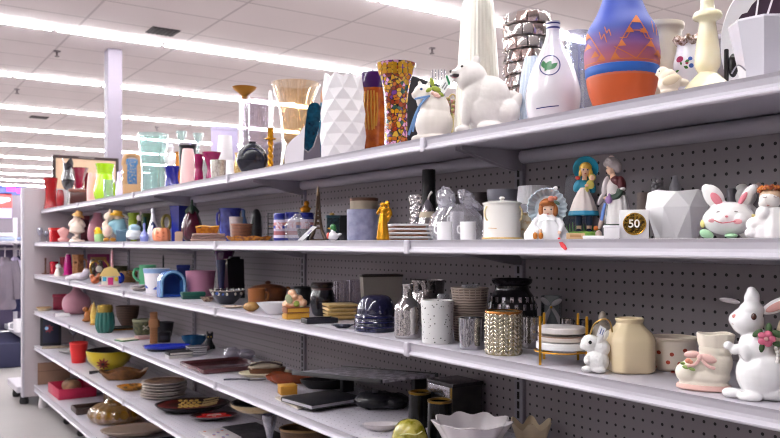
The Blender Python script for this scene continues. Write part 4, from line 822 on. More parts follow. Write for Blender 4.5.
t.part('rim', t.b().L([(14.2, 201.5), (14.3, 198.4), (13, 198.2), (12.8, 201.5)]), m('6e4630', .4)); t.part('handle', t.b().tube([(377, 204, 0), (383, 205, 0), (384, 214, 0), (377, 219, 0)], 1.3, sp=4), m('cdbda4', .5))
t = T('couple_figurine', 'gold statuette of an embracing couple', 'figurine', 2, 376, 394, .1, ry=7)
t.part('body', t.b().L([(0, t.yb), (6.6, t.yb), (5, 226), (3, 214), (1.6, 212)], px=383, wave=lambda a, r, z, i: (r * (1 + .12 * cos(6*a)), z)).E(384, 212, 3.6, 5.5, 3).E(387.5, 203.8, 2.6, 3, 2.5).E(382.5, 205, 2.3, 2.7, 2.3).E(390, 211, 1.7, 5.5, 1.7, tilt=-22).E(379, 211, 1.6, 5, 1.6, tilt=30).E(386, 214.5, 5, 1.5, 2, tilt=-30).E(388.5, 218, 2, 6, 2, tilt=24), m('c98c1c', .25, .75), vox=.55)
for i, nm in enumerate(('bottom', 'second from the bottom', 'third from the bottom', 'top')):
    y1 = [238.4, 234.6, 231, 227.4][i]
    t = T('square_plate', 'white square plate with a brown underside, %s of the stack of four' % nm, 'plate', 2, 386, 430, .2, on=None if i == 0 else (t, 3.75), rot=8 + i, ry=21, group='stacked white square plates')
    t.part('rim', t.b().box(385 + i, t.yb - 3.7, 430 - i * .5, t.yb - 1.6, 37, bev=.9), m('efe8e8', .3, coat=.2)); t.part('underside', t.b().box(389 + i, t.yb - 1.7, 426 - i, t.yb, 31, bev=.5), m('a06a48', .6))
t = V('cup', 'silver cup embossed with leaves behind the stacked square plates', 'cup', 2, 408.5, 436, 195.5, [(.8, 0), (.9, .3), (1, 1)], m('b9b4b4', .2, .9, bump=.8, bsc=90, bk='voro'), dep=.95)
t = V('pear_ornament', 'mirrored silver pear with a beige band', 'ornament', 2, 418, 437.5, 200, [(.6, 0), (.95, .1), (1, .3), (.85, .6), (.5, .85), (.2, .98), (.05, 1)], SILV, dep=.5, open=False)
t.part('band', t.b().L([(t.rad(218) + .2, 218), (t.rad(215) + .4, 215), (t.rad(212) + .3, 212)]), m('dccbb4', .6)); t.part('stem', t.b().tube([(428, 201, 0), (429, 196, 0), (432, 192, 0)], [1, .9, 1.3], sp=3), m('b8b2ae', .3, .8))
V('bottle', 'tall matte black bottle behind the silver pear', 'bottle', 2, 422, 435.5, 172.5, [(1, 0), (1, .95), (.9, 1)], m('0a090c', .5), y=.32, open=False)
# mugs in a bag
t = T('plastic_bag', 'large knotted clear plastic bag with white mugs inside', 'bag', 2, 428, 486, .02, ry=19)
bb = t.b(); a_lathe(bb.bm, [(22, 0), (26.5, 4), (27.5, 14), (25, 24), (17, 32), (8, 36)], 44, sy=.7)
for v in bb.bm.verts:
    q = v.co.copy(); n = noise.noise(q * .16) * 2.2 + noise.noise(q * .5) * 2.0; d_ = Vector((q.x, q.y, 0)).normalized(); v.co += d_ * n; v.co.z = max(0, q.z + (noise.noise(q * .3) * 1.5 if q.z > 2 else 0))
t.part('body', bb, glass('fbfafd', .16, .12, fr='f8f6fc'), smooth=0)
bb = t.b(); bb.E(446, 199, 9.5, 12, 7, tilt=-12).E(443, 208, 5, 9, 4, tilt=10); bb.E(467, 199, 7, 11, 6, tilt=-42).E(474, 205, 10, 4, 6, tilt=25)
for v in bb.bm.verts: q = v.co.copy(); v.co += Vector((noise.noise(q * .3), noise.noise(q * .3 + Vector((5, 0, 0))), noise.noise(q * .3 + Vector((0, 7, 0))))) * 2.4
t.part('knot', bb, glass('f6f4fa', .34, .12, fr='f4f2fa'), smooth=0)
Tb = t
for a, b_, dy, yt, lab in ((437, 452, -.008, 222, 'white mug nearest the silver pear inside the plastic bag'), (450, 464, .026, 212, 'tall white mug in the middle of the plastic bag'), (460, 476, -.008, 222, 'white mug nearest the white canister inside the plastic bag')):
    t = V('mug', lab, 'mug', 2, a, b_, yt, [(.9, 0), (1, .05), (1, 1)], m('f3f0f3', .25, coat=.3), y=Tb.loc.y + dy, group='white mugs in the plastic bag')
    t.part('handle', t.b().tube([(a + .6, yt + 4, 0), (a - 2.2, yt + 5, 0), (a - 2.2, yt + 10, 0), (a + .8, yt + 12, 0)], .8, sp=3), m('f3f0f3', .25, coat=.3))
V('bowl', 'dark brown grey bowl behind the plastic bag', 'bowl', 2, 462, 489, 193, [(.5, 0), (.85, .5), (1, 1)], m('5a5252', .4), dep=.97)
t = V('pot', 'grey glazed pot with a rolled rim behind the white canister', 'pot', 2, 487, 519, 190, [(.75, 0), (.95, .3), (.9, .75), (.96, .8), (1, .9), (1, 1)], m('8e8e98', .3, .2), dep=.9)
t = V('canister', 'cream white lidded canister with gold trim', 'canister', 2, 482, 522, 204.5, [(.97, 0), (1, .03), (.93, .1), (.92, 1)], m('efe6dc', .25, coat=.4), dep=.03, open=False, wall=1)
t.part('lid', t.b().L([(19.2, 205), (19.6, 203.4), (14, 201.6), (4, 200.8), (0, 200.8)]), m('f0e8e0', .25, coat=.4)); t.part('knob', t.b().L([(2, 201), (1.8, 200), (3, 198.4), (2, 197), (0, 196.6)]), m('f0e8e0', .25))
t.part('foot_trim', t.b().L([(20.2, t.yb - .6), (20.4, t.yb - 1.4), (19.9, t.yb - 2)]), m('cfa65a', .3, .5)); t.part('handle', t.b().tube([(487, 207, -11.5), (485, 212, -13), (486, 219, -12.5), (488, 221, -12)], .9, sp=4).tube([(519, 207, -7), (521.5, 212, -6), (521, 219, -6), (519, 221, -6.5)], .9, sp=4), m('e3cf9e', .3)); 
t.part('gold_line', t.b().decal(stroke([(488, 228.5), (497, 229)], .6), e=.3, cut=1), m('d09a5a', .4))
tp_ = V('pot', 'grey stone pot carrying the white pleated shade', 'pot', 2, 517, 551, 205, [(.85, 0), (1, .2), (1, 1)], m('85838c', .5), dep=.85, open=False)
t = V('pleated_shade', 'white pleated lamp shade on a grey stone pot', 'lamp shade', 2, 517, 552, 186.5, [(1, 0), (.9, 1)], m('efecf0', .7), on=(tp_, tp_.yb - 204.9), wave=lambda a, r, z, i: (r * (1 + .02 * cos(36 * a)), z), seg=144, smooth=60)
t = V('ornament', 'cream ceramic ball with faded flowers beside the canister', 'ornament', 2, 517, 532, 213, [(.4, 0), (.9, .25), (1, .5), (.85, .8), (.3, 1)], m('ddd0b4', .5, kind='noise', c2='c79a5c', sc=90, th=.6), dep=.3, open=False)
# seated doll with bonnet
t = T('bonnet_doll', 'seated porcelain girl in a white dress and a ruffled pale blue bonnet', 'doll figurine', 2, 524, 569, .06, ry=16)
t.part('dress', t.b().L([(0, t.yb), (21, t.yb), (21.5, 234), (16, 225), (10, 218), (8, 212), (0, 211)], sy=.62, wave=lambda a, r, z, i: (r * (1 + .05 * cos(11 * a)), z), seg=88), m('e8e6ea', .45))
t.part('head', t.b().E(548, 210.5, 7.6, 8.4, 7), m('efcdb4', .4)); t.part('hair', t.b().E(547.5, 206, 8.6, 7.5, 7.4, dy=1.4).E(541.5, 211, 3, 6, 4, dy=-2).E(555, 211, 3, 6, 4, dy=-2).E(547, 203.5, 7, 3, 3, dy=-5.5), m('a86228', .5, bump=.5))
bb = t.b(); cxn, czn = 547 - t.cx, t.yb - 208
b2 = bmesh.new(); a_lathe(b2, [(7.5, 2), (12, 3), (17, 0), (19.6, -3.2), (19, -4), (16.4, -.6), (11.5, 5.2), (9, 7), (0, 9)], 132, wave=lambda a, r, z, i: (r * (1 + (.03 * cos(22 * a) if r > 15 else 0)), z + (.8 * cos(22 * a) if r > 15 else 0)))
join(bb.bm, b2, Matrix.Translation((cxn, 1, czn)) @ Euler((R(-90), 0, 0)).to_matrix().to_4x4() @ Matrix.Diagonal((1, 1, 1, 1)))
t.part('bonnet', bb, m('c6d4de', .5))
t.part('bonnet_rose', t.b().E(551, 199.5, 3.2, 3, 2.4, dy=-8).E(555, 199, 2.2, 2, 2, dy=-7.4), m('d9846a', .5)); t.part('bow', t.b().E(551, 190, 2.4, 2, 1.4, tilt=20).E(555, 189, 2.6, 2.2, 1.4, tilt=-30), m('e6dede', .5)); t.part('leaf', t.b().E(556.5, 203.5, 3.4, 1.6, 1.4, dy=-7.5, tilt=30), m('4a6a54', .5))
t.part('eyes', t.b().E(545, 210, .9, .9, .6, dy=-6.6).E(551, 210, .9, .9, .6, dy=-6.4), m('2a2e40', .3)); t.part('mouth', t.b().E(547.8, 214.5, 1.1, .6, .5, dy=-6.3), m('c0504a', .4))
t.part('collar', t.b().L([(0, 222), (12.5, 221), (11, 218.5), (5, 217), (0, 217)], px=548, sy=.75, wave=lambda a, r, z, i: (r * (1 + .06 * cos(12 * a)), z), seg=72), m('eef0f4', .45))
t.part('arm', t.b().tube([(537, 220, -3), (534, 226, -8), (539, 231, -12)], [3, 3.2, 2], sp=4), m('e8e6ea', .45)); t.part('arm', t.b().tube([(558, 220, -3), (561, 226, -8), (559, 232, -11)], [3, 3.2, 2], sp=4), m('e8e6ea', .45)); t.part('hand', t.b().E(559, 233, 1.8, 2, 1.6, dy=-12), m('efcdb4', .4)); t.part('hand', t.b().E(540.5, 231.5, 1.8, 2, 1.6, dy=-13.4), m('efcdb4', .4))
t.part('shoe', t.b().E(535.5, t.yb - 3.4, 2.4, 3.4, 2.6, dy=-13.5), m('b8701c', .4)); t.part('shoe', t.b().E(541, t.yb - 3.4, 2.4, 3.4, 2.6, dy=-13.5), m('b8701c', .4))
t = T('glass_sheet', 'grey smoked glass panel standing against the pegboard behind the blue hat girl', 'panel', 2, 558, 590, 1, ry=2)
t.part('pane', t.b().poly([(560, t.yb), (566, 178), (571, 174), (590, 174), (590, t.yb)], 1.4), glass('b4b4c2', .35, fr='84848e')); t.part('foot', t.b().box(560, t.yb - 2, 590, t.yb, 4), m('6c6c76', .4))
# standing girl with the blue hat holding a doll
SKIN = m('eec4a6', .45)
t = T('girl_figurine', 'standing girl figurine in a wide turquoise hat hugging a doll', 'figurine', 2, 565, 601, .35, ry=11)
t.part('body', t.b().E(585, 171, 5.4, 6.2, 5.4).E(584.5, 179, 2.6, 4, 2.6).E(584, 188, 6, 8, 5).E(579, 226, 2.6, 9, 2.8).E(589, 226, 2.6, 9, 2.8).E(583, 204, 8, 12, 6), SKIN, vox=.6)
t.part('hat', (lambda bb: (join(bb.bm, (lambda b2: (a_lathe(b2, [(5, 1), (10, 0), (12.6, -2), (12.2, -2.8), (9.5, -1), (6.4, 4), (3.6, 6.4), (0, 7)], 40), b2)[1])(bmesh.new()), Matrix.Translation((585.5 - t.cx, 1.5, t.yb - 168.5)) @ Euler((R(-74), 0, 0)).to_matrix().to_4x4()), bb)[1])(t.b()), m('1f8fb0', .4))
t.part('hair', t.b().E(585.5, 168, 6.2, 5.6, 6, dy=.8).E(590.6, 176, 2.6, 8, 3.4, dy=-1, tilt=-8).E(580.6, 173, 1.8, 4.6, 3, dy=-1, tilt=8), m('dcae46', .5))
t.part('eyes', t.b().E(583.4, 170.6, .7, .7, .5, dy=-5.2).E(587.4, 170.6, .7, .7, .5, dy=-5), m('2a3c5a', .3)); t.part('mouth', t.b().E(585.4, 174.2, .9, .5, .5, dy=-4.8), m('b84a44', .4))
t.part('jacket', t.b().E(578, 186, 4.2, 7, 4.6, tilt=24).E(591.5, 187, 4, 7, 4.4, tilt=-16).E(584, 186, 6.6, 6, 5.4), m('1f86a4', .4), vox=.7)
t.part('dress', t.b().L([(0, 213), (13.4, 213.5), (13.2, 211), (9.5, 200), (6.2, 193), (5, 189), (0, 188)], px=583.5, wave=lambda a, r, z, i: (r * (1 + .05 * cos(9 * a)), z), seg=54), m('e6d8d2', .5)); t.part('hem', t.b().L([(14, 216), (14.6, 215), (13.6, 211.4), (12.8, 211.4), (13, 216)], px=583.5, wave=lambda a, r, z, i: (r * (1 + .05 * cos(9 * a)), z), seg=54), m('2a8cb0', .45))
t.part('doll', t.b().E(592, 178.5, 3.6, 3.8, 3.2, dy=-7).E(590, 185.5, 4, 4.6, 3, dy=-7.4, tilt=-18).E(586.5, 190, 1.6, 3.4, 1.6, dy=-8, tilt=-20), m('c4b85a', .5), vox=.6); t.part('doll_face', t.b().E(591.6, 178.8, 2.6, 2.8, 1.6, dy=-9.2), SKIN); t.part('bird', t.b().E(578, 178.5, 2.6, 2, 1.8, dy=-4, tilt=20), m('b83a2a', .4)); t.part('hand', t.b().E(586.5, 186.5, 2, 1.5, 1.4, dy=-10.4), SKIN)
t.part('stockings', t.b().L([(0, 226), (3.2, 226), (3.4, 221), (3.2, 216), (0, 216)], px=579).L([(0, 226), (3.2, 226), (3.4, 221), (3.2, 216), (0, 216)], px=589), m('1e3350', .4)); t.part('shoe', t.b().E(578.6, 231.5, 3.4, 2.6, 4.4, dy=-2), m('1c2440', .25)); t.part('shoe', t.b().E(588.6, 231.5, 3.4, 2.6, 4.4, dy=-2), m('1c2440', .25))
t.part('grass_base', t.b().L([(0, t.yb), (17.5, t.yb), (16.5, 233), (10, 231.5), (0, 231)], sy=.62, px=583, wave=lambda a, r, z, i: (r * (1 + .05 * cos(7*a)), z)), m('5f9238', .6, kind='soft', c2='8cb84e', sc=120)); 
bb = t.b()
for i in range(12): bb.tube([(568 + i * 2.7, 233, 3.5), (567 + i * 2.8, 226 - (i * 37 % 5), 4.5)], [.9, .2], seg=5)
t.part('grass_blades', bb, m('4f8a34', .6)); t.part('flower', t.b().E(595.5, 228.5, 2.6, 2.4, 1.6, dy=-5), m('e07a3a', .5))
t = T('name_plaque', 'tiny tan wooden plaque in front of the turquoise hat girl', 'plaque', 2, 566, 585, .0, ry=1.6); t.part('body', t.b().box(566.5, 233.4, 584.5, t.yb, 2.4), m('d2ae86', .6)); t.part('plate', t.b().box(570, 234.8, 581, 237.6, .6, dy=-1.2, bev=.1), m('b88c5c', .5))
# old woman
t = T('woman_figurine', 'standing old woman figurine in a grey mob cap, maroon shawl and white apron', 'figurine', 2, 596, 629, .42, ry=11, rot=-20)
t.part('body', t.b().E(611, 169.5, 5, 6, 5).E(606.5, 170.5, 1.2, 1, 1).E(613, 177, 3, 4, 3).E(615, 187, 6, 8, 5).E(617, 205, 8, 12, 7), SKIN, vox=.6); t.part('blouse', t.b().E(613.5, 188, 7.4, 9.5, 6.6).E(614.5, 195, 7.6, 6, 7), m('ddd2d0', .5), vox=.6)
t.part('skirt', t.b().L([(0, t.yb), (13, t.yb), (12.4, 226), (9.6, 206), (7, 195), (0, 194)], px=616.5, sy=.85, wave=lambda a, r, z, i: (r * (1 + .03 * cos(16 * a)), z), seg=96), m('6c7a6c', .5, kind='wavex', c2='4a584e', sc=120))
t.part('apron', t.b().L([(0, 224), (12.6, 224.5), (12.2, 218), (10.4, 206), (8.4, 196), (0, 195)], px=617.6, sy=.92, wave=lambda a, r, z, i: (r * (1 + .04 * cos(10 * a)), z), seg=80), m('e4dcd8', .5))
t.part('shawl', t.b().E(616, 183, 6, 7, 6, tilt=-6).E(621.5, 185, 4.6, 8.6, 5, tilt=-10), m('5c2228', .45), vox=.7); t.part('sleeve', t.b().tube([(622, 191, -4), (620, 197, -7), (613, 198.5, -9)], [3.6, 3.4, 2.4], sp=4), m('44584a', .5)); t.part('fur_cuff', t.b().E(623, 190.5, 4, 2, 4, dy=-3.4, tilt=-14), m('efe6e2', .6)); t.part('scarf', t.b().E(606, 186, 3.4, 10, 4, dy=-2, tilt=12).E(601.5, 199, 2.6, 7, 3, dy=-2, tilt=26), m('dcd2d4', .5), vox=.6)
t.part('cap', t.b().E(613.5, 164.5, 6.6, 6, 6.4).E(617.5, 168, 4.6, 5.6, 5).E(611, 160.5, 5.4, 4, 5.4).E(606.5, 163.5, 3.6, 3.4, 4.4), m('a09494', .5, bump=.6), vox=.6); t.part('cap_flower', t.b().E(611.5, 157.8, 3, 2, 3), m('e8cfc4', .5)); t.part('eye', t.b().E(608.2, 169.2, .6, .6, .5, dy=-4.2), m('2a2228', .3)); t.part('pouch', t.b().E(612.5, 200.5, 3.6, 4, 2.6, dy=-10.4).E(613, 196, 1.4, 1.8, 1.2, dy=-10), m('a07ab0', .4)); t.part('hand', t.b().E(609, 198.6, 2.2, 1.8, 1.8, dy=-9.6), SKIN)
t.part('blue_sash', t.b().tube([(608, 204, -9), (606.5, 213, -10.5), (605.5, 221, -11.5)], [1.2, 1.8, 1.6], sp=3, flat=.5), m('5f84cc', .5)); t.part('goose', t.b().E(602.5, 222, 2.6, 8, 3, dy=-4, tilt=18).E(599.6, t.yb - 5, 3.4, 4, 3.6, dy=-4).E(604, 212, 1.6, 4, 1.6, dy=-4, tilt=10), m('d8bfb4', .5), vox=.6)
t = T('box', 'small plain white box in front of the old woman figurine', 'box', 2, 603, 620, .03, ry=4); t.part('body', t.b().box(604, 226.5, 619, t.yb, 7), m('efeaec', .5)); t.part('lid', t.b().box(603.6, 225.8, 619.4, 228.4, 7.4), m('f4f0f2', .5))
V('coaster', 'flat white round coaster between the tan plaque and the small white box', 'coaster', 2, 583, 604, 236, [(.95, 0), (1, .3), (1, .8), (.95, 1)], m('f0ecec', .4), dep=.0, open=False, flat=.5)
# 50th anniversary block
t = T('anniversary_candle', 'white square candle with a gold 50 medallion', 'candle', 2, 619, 649, .03, ry=13)
t.part('body', t.b().box(620, 210.5, 648, t.yb, 26, bev=1), m('f0eaec', .4))
def disc(bb, px, py, r, dep, dy, n=36): bb.poly(circ(px, py, r, n), dep, dy); return bb
t.part('medallion', disc(t.b(), 634.5, 224.6, 10.4, .6, -13.2), m('a8832e', .25, .75, kind='noise', c2='3a2a14', sc=260)); t.part('medallion_rim', t.b().tube([(634.5 + 10.4 * cos(a), 224.6 + 10.4 * sin(a), -13.4) for a in [i * pi / 18 for i in range(36)]], .7, closed=True), m('c49a44', .25, .8))
tx = bpy.data.curves.new('numeral', 'FONT'); tx.body = '50'; tx.size = 11 * t.k; tx.align_x = 'CENTER'; tx.align_y = 'CENTER'; tx.extrude = .25 * t.k; tx.offset = .18 * t.k
o = bpy.data.objects.new('tmp', tx); COL.objects.link(o); me_ = bpy.data.meshes.new_from_object(o.evaluated_get(bpy.context.evaluated_depsgraph_get())); bpy.data.objects.remove(o); me_.materials.clear(); me_.materials.append(m('efe6d8', .3)); o = bpy.data.objects.new('numeral', me_); COL.objects.link(o); o.location = (0 * t.k, -13.9 * t.k, (t.yb - 224.6) * t.k); o.rotation_euler = (R(90), 0, 0); t.parts.append((o, None))
t = T('faceted_bowl', 'large white faceted ceramic bowl', 'bowl', 2, 645, 708, .06, ry=27)
bb = t.b(); n = 8; vsl = []; H = t.yb - 192
for i, (r, z) in enumerate(((20, 0), (31.5, .66), (27.5, 1.0))):
    for j in range(n):
        a = 2 * pi * (j + .5 * (i % 2)) / n; vsl.append((r * sin(a), -r * cos(a) * .9, H * z + (1.0 * (1 if j % 2 else -1) if i == 2 else 0)))
fs = [list(range(n))[::-1]]
for i in range(2):
    for j in range(n):
        a, b_ = i*n + j, i*n + (j+1) % n; c1, c2_ = (i+1)*n + j, (i+1)*n + (j+1) % n
        fs += [[a, b_, c1], [b_, c2_, c1]] if i == 0 else [[a, b_, c2_], [a, c2_, c1]]
for j in range(n): a = 2*pi*j/n; vsl.append((25.5 * sin(a), -25.5 * cos(a) * .9, H + (1.0 * (1 if j % 2 else -1)) - .3))
for j in range(n): a = 2*pi*j/n; vsl.append((18 * sin(a), -18 * cos(a) * .9, 4))
for j in range(n):
    q = (j+1) % n; fs += [[2*n+j, 2*n+q, 3*n+q, 3*n+j], [3*n+j, 3*n+q, 4*n+q, 4*n+j]]
fs.append(list(range(4*n, 5*n)))
add(bb.bm, vsl, fs); t.part('body', bb, m('f0ebec', .45), smooth=0)
t = V('candle_holder', 'beige stone tea light holder behind the white faceted bowl', 'candle holder', 2, 637, 650, 193, [(.8, 0), (1, .1), (1, 1)], m('9c8c84', .6), dep=.95)
t = T('grape_ornament', 'silver grape cluster ornament behind the white faceted bowl', 'ornament', 2, 649, 666, .98, ry=5); bb = t.b().L([(0, t.yb), (4, t.yb), (2, t.yb - 14), (2, 195), (0, 195)])
for i in range(26): a = i * 2.4; bb.E(657.5 + 5 * cos(a) * (1 - .015 * i), 198 - i * .72, 2.2, 2.2, 2.2, dy=4 * sin(a))
t.part('body', bb, m('b4aeb2', .35, .5))
V('vase', 'small pale grey bud vase behind the white faceted bowl', 'vase', 2, 669, 681, 176, [(.6, 0), (.9, .3), (1, .75), (.5, .93), (.4, 1)], m('b4b2b8', .4), dep=.97)
# pink eared bunny head dish
t = T('bunny_dish', 'white smiling bunny head dish with pink inner ears', 'figurine', 2, 703, 757, .05, ry=19)
t.part('body', t.b().E(729, 220, 25, 16, 18).E(729, 213, 20, 11, 15).E(715, 197, 9, 14, 5, tilt=-32).E(708.5, 189.5, 5, 6, 4, tilt=-20).E(745, 198, 5.4, 14, 4.6, tilt=28).E(750, 191, 4.6, 6, 4, tilt=24).E(722, 221, 9, 8, 9, dy=-10).E(738, 221, 9, 8, 9, dy=-10), m('f1ebea', .25, coat=.4), vox=.9)
t.part('ear_lining', t.b().E(717.5, 199.6, 4.0, 8, 1.6, dy=-5, tilt=-36), m('e88a98', .5)); t.part('ear_lining', t.b().E(741.5, 199.5, 2.6, 7.4, 1.6, dy=-5, tilt=30), m('e88a98', .5)); t.part('cheek', t.b().E(713.5, 221, 3.4, 2.2, 1.2, dy=-15.2), m('ecaaae', .5)); t.part('cheek', t.b().E(737, 222.5, 4, 2.6, 1.2, dy=-18.6), m('ecaaae', .5)); t.part('smile', t.b().tube([(716, 221, -17.6), (722, 223.6, -19.4), (728, 223.2, -20), (736, 222, -19.2)], .5, sp=4), m('c8606a', .5)); t.part('nose', t.b().E(727, 217.4, 1.6, 1.1, 1, dy=-19), m('e08a94', .4)); t.part('eyes', t.b().E(719, 212.5, 1.8, .6, .8, dy=-15.4, tilt=-10).E(735.5, 212.5, 1.8, .6, .8, dy=-15.8, tilt=10), m('a89c9c', .4))
t.part('green_bow', t.b().E(708.5, t.yb - 4, 7, 4.4, 5, dy=-11, tilt=25).E(731, t.yb - 2.4, 6, 2.4, 5, dy=-14), m('a4cfa6', .45)); t.part('yellow_flower', t.b().E(704.8, 224, 2.4, 4, 2.4, dy=-4), m('e6d78a', .5)); t.part('yellow_flower', t.b().E(751, 217, 2.4, 2, 2, dy=-8), m('e6d78a', .5))
t = T('pig_figurine', 'white pig figurine peeping over the bunny dish', 'figurine', 2, 735, 762, .95, ry=8); t.part('body', t.b().E(748, 222, 12, 18, 8).E(746, 197, 10, 10, 7).E(742, 187.5, 5.5, 3.6, 4, tilt=-12).E(754, 188, 4, 4, 4), m('eee4de', .35), vox=.9); t.part('ear', t.b().E(757, 187, 3, 4, 2, tilt=20), m('e6cfc8', .4)); 
V('cup', 'dark pewter cup between the bunny ears at the back', 'cup', 2, 727, 738, 189, TAPER, m('6a666c', .3, .5), dep=.98)
t = T('angel_figurine', 'white angel figurine with an orange flower crown and a ruffled robe', 'figurine', 2, 747, 797, .08, ry=15)
t.part('robe', t.b().L([(0, t.yb), (21, t.yb), (20, 229), (15, 220), (13, 214), (9, 208), (0, 206)], sy=.7, px=772, wave=lambda a, r, z, i: (r * (1 + .06 * cos(9 * a)), z), seg=72).E(757, 225, 9, 8, 8, dy=-3).E(753, t.yb - 5, 6, 5, 5, dy=-8).E(764, 214, 7, 8, 8, dy=-4), m('efe9e6', .4), vox=.9)
t.part('head', t.b().E(770, 200.5, 10, 10.4, 9).E(764.5, 204, 5, 4.6, 5, dy=-4), m('efe4dc', .35)); t.part('eyes', t.b().tube([(763.5, 197.5, -8.4), (765.5, 198.2, -8.8), (767.5, 197.6, -9)], .5).tube([(773.5, 197.5, -9), (775.5, 198.2, -8.6), (777.5, 197.6, -8)], .5), m('a08c88', .4)); t.part('mouth', t.b().E(768.5, 206, 1.4, .5, .6, dy=-8.6), m('d0908a', .4))
bb = t.b()
for i in range(19): a = pi * i / 18; bb.E(770.5 + 10 * cos(a), 191.5 - 2.6 * sin(a) - (i % 3) * 1.1, 2.1, 1.9, 2, dy=-6 * sin(a) - .5 + (i % 2))
t.part('flower_crown', bb, m('c4742a', .5, kind='noise', c2='8c3a1c', sc=200)); t.part('hair', t.b().E(771, 196, 10.6, 8, 9.4, dy=1.8), m('d9b896', .6)); t.part('wing', t.b().E(786, 217, 5, 13, 3, dy=6, tilt=-20), m('efe9e6', .4))
# red price sticker on the shelf front
r = SH[2]; x, Z = xz(563, -.004); bm = bmesh.new(); a_prism(bm, [(-.012, .004), (-.008, .005), (.006, -.009), (.011, -.016), (.007, -.019), (-.004, -.012)], -.0008, .0008)
o = finish(bm, 'price_sticker', m('d8242c', .5), smooth=0); o.location = (x, -.0052, EYE + SH[2][0] - .0015); tag(o, 'torn red price sticker on the shelf edge under the turquoise hat girl', 'sticker')
# ================================================================ wares: third shelf
HGL = m('c2bdbd', .1, .95, bump=.5, bsc=60)
def bag_noise(bb, s, a, seed=0):
    for v in bb.bm.verts: q = v.co * s + Vector((seed, 0, 0)); v.co += Vector((noise.noise(q), noise.noise(q + Vector((5, 0, 0))), noise.noise(q + Vector((0, 7, 0))))) * a
V('incense_stand', 'thin bronze upright stand at the far end of the third shelf', 'stand', 3, 42, 49, 258, [(1, 0), (1, .06), (.3, .1), (.25, .9), (.4, 1)], m('6c4a3c', .4, .5), py=272, open=False)
t = V('pillar_candle', 'red glass pillar candle beside the thin bronze stand', 'candle', 3, 50, 58, 261.5, CYL, m('c01830', .25, coat=.3), py=273)
V('pillar_candle', 'darker red candle behind the white bell figurine', 'candle', 3, 60, 66.5, 257, CYL, m('8c1a34', .3), py=269)
t = V('bell_figurine', 'white porcelain bell shaped figurine before the red candles', 'figurine', 3, 54, 62.5, 268, [(1, 0), (.9, .2), (.6, .7), (.4, 1)], m('e6dcd2', .35), py=276, open=False)
t.part('head', t.b().E(58.3, 266.4, 2.4, 2.6), m('e9e0d8', .35)); t.part('wing', t.b().E(61.5, 270.5, 1.8, 4, 1, dy=1, tilt=-20), m('c9b8ae', .4))
t = T('cone_vase', 'bright magenta cone vase with a glossy edge', 'vase', 3, 63.5, 72.5, py=275); t.part('body', t.b().L([(0, t.yb), (4.4, t.yb), (4.2, 268), (2.6, 256), (2, 254), (1.4, 254), (3.4, t.yb - 2), (0, t.yb - 2)]), m('c81488', .2, coat=.4)); t.part('rim', t.b().L([(2.1, 254.6), (2.2, 253.6), (1.3, 253.6)]), m('f0c8e0', .2))
t = T('tiki_mug', 'carved orange tan face mug beside the magenta cone vase', 'mug', 3, 72, 84, py=275.5)
t.part('body', t.b().L([(0, t.yb), (5.2, t.yb), (5.6, 270), (5.2, 260), (5.7, 254.6), (4.8, 254.6), (4.6, t.yb - 3), (0, t.yb - 3)], wave=lambda a, r, z, i: (r * (1 + .05 * cos(6 * a)), z)), m('d09460', .5, bump=.5, kind='soft', c2='a8663c', sc=60)); t.part('carved_nose', t.b().E(78, 266, 1.3, 3, 1.2, dy=-5.6), m('b87844', .5)); t.part('carved_eyes', t.b().E(75.5, 262.5, 1.4, 1.2, .8, dy=-5).E(80.5, 262.5, 1.4, 1.2, .8, dy=-5), m('7c4624', .5)); t.part('handle', t.b().tube([(83, 259, 0), (85.8, 261, 0), (85.8, 268, 0), (83, 270, 0)], .8, sp=3), m('b87844', .5))
t = T('gift_bag', 'dark magenta gift bag against the back of the third shelf', 'bag', 3, 88, 109, 1, ry=3); t.part('body', t.b().box(88, 254, 109, t.yb, 5), m('701444', .5)); t.part('stripe', t.b().box(91, 257, 106, 261, 5.3, bev=.2), m('8a6a3a', .5))
t = T('swan_dish', 'pale lavender white swan shaped dish near the shelf edge', 'dish', 3, 66, 90, py=283, ry=5)
t.part('body', t.b().E(80, t.yb - 4, 9, 4, 5).E(86, t.yb - 8, 4, 4, 3.4, tilt=20).E(70, t.yb - 2.4, 4, 2.4, 3).E(75, t.yb - 4, 5, 3, 3.6), m('dcd2da', .3, coat=.4), vox=.55); t.part('wing', t.b().E(84, t.yb - 6, 5, 2.4, 1.4, dy=-4.4, tilt=-30), m('c9bcc9', .35))
t = T('ornate_clock', 'grey and gold ornate rococo figure clock', 'clock', 3, 88, 109, py=281, ry=6)
bb = t.b().L([(0, t.yb), (8, t.yb), (6, t.yb - 5), (4, t.yb - 8), (0, t.yb - 8)], px=99)
for i in range(11): bb.E(93 + (i * 7 % 14), 276 - i * 1.4, 3.4, 2.6, 3, dy=((i * 5) % 4) - 2, tilt=i * 30)
t.part('body', bb, m('8d8478', .35, .4, kind='noise', c2='4a4034', sc=120), vox=.6); t.part('gilt_scrolls', t.b().tube([(92, 273, -4), (91, 266, -4.6), (95, 261, -4.4), (99, 264, -4.2)], 1, sp=4).tube([(107, 274, -3), (108, 266, -3.6), (104, 260, -3.4)], 1, sp=4), m('b0863a', .3, .7)); t.part('dial', t.b().E(99, 269, 3.2, 3.2, 1.2, dy=-5), m('d9d2c4', .3))
t = T('squirrel_figurine', 'little orange brown pottery squirrel next to the house figurine', 'figurine', 3, 90, 100, py=285.5); t.part('body', t.b().E(95, t.yb - 3.4, 4.2, 3.6).E(92.5, t.yb - 7, 2.4, 2.4).E(98, t.yb - 7, 1.8, 4, 1.6, tilt=20), m('b9643c', .45), vox=.45); t.part('eyes', t.b().E(91.8, t.yb - 7.4, .5, .5, .5, dy=-2.1), BLK)
t = T('house_ornament', 'pastel toy house ornament with a candy striped pole', 'ornament', 3, 99, 121, py=288, ry=6)
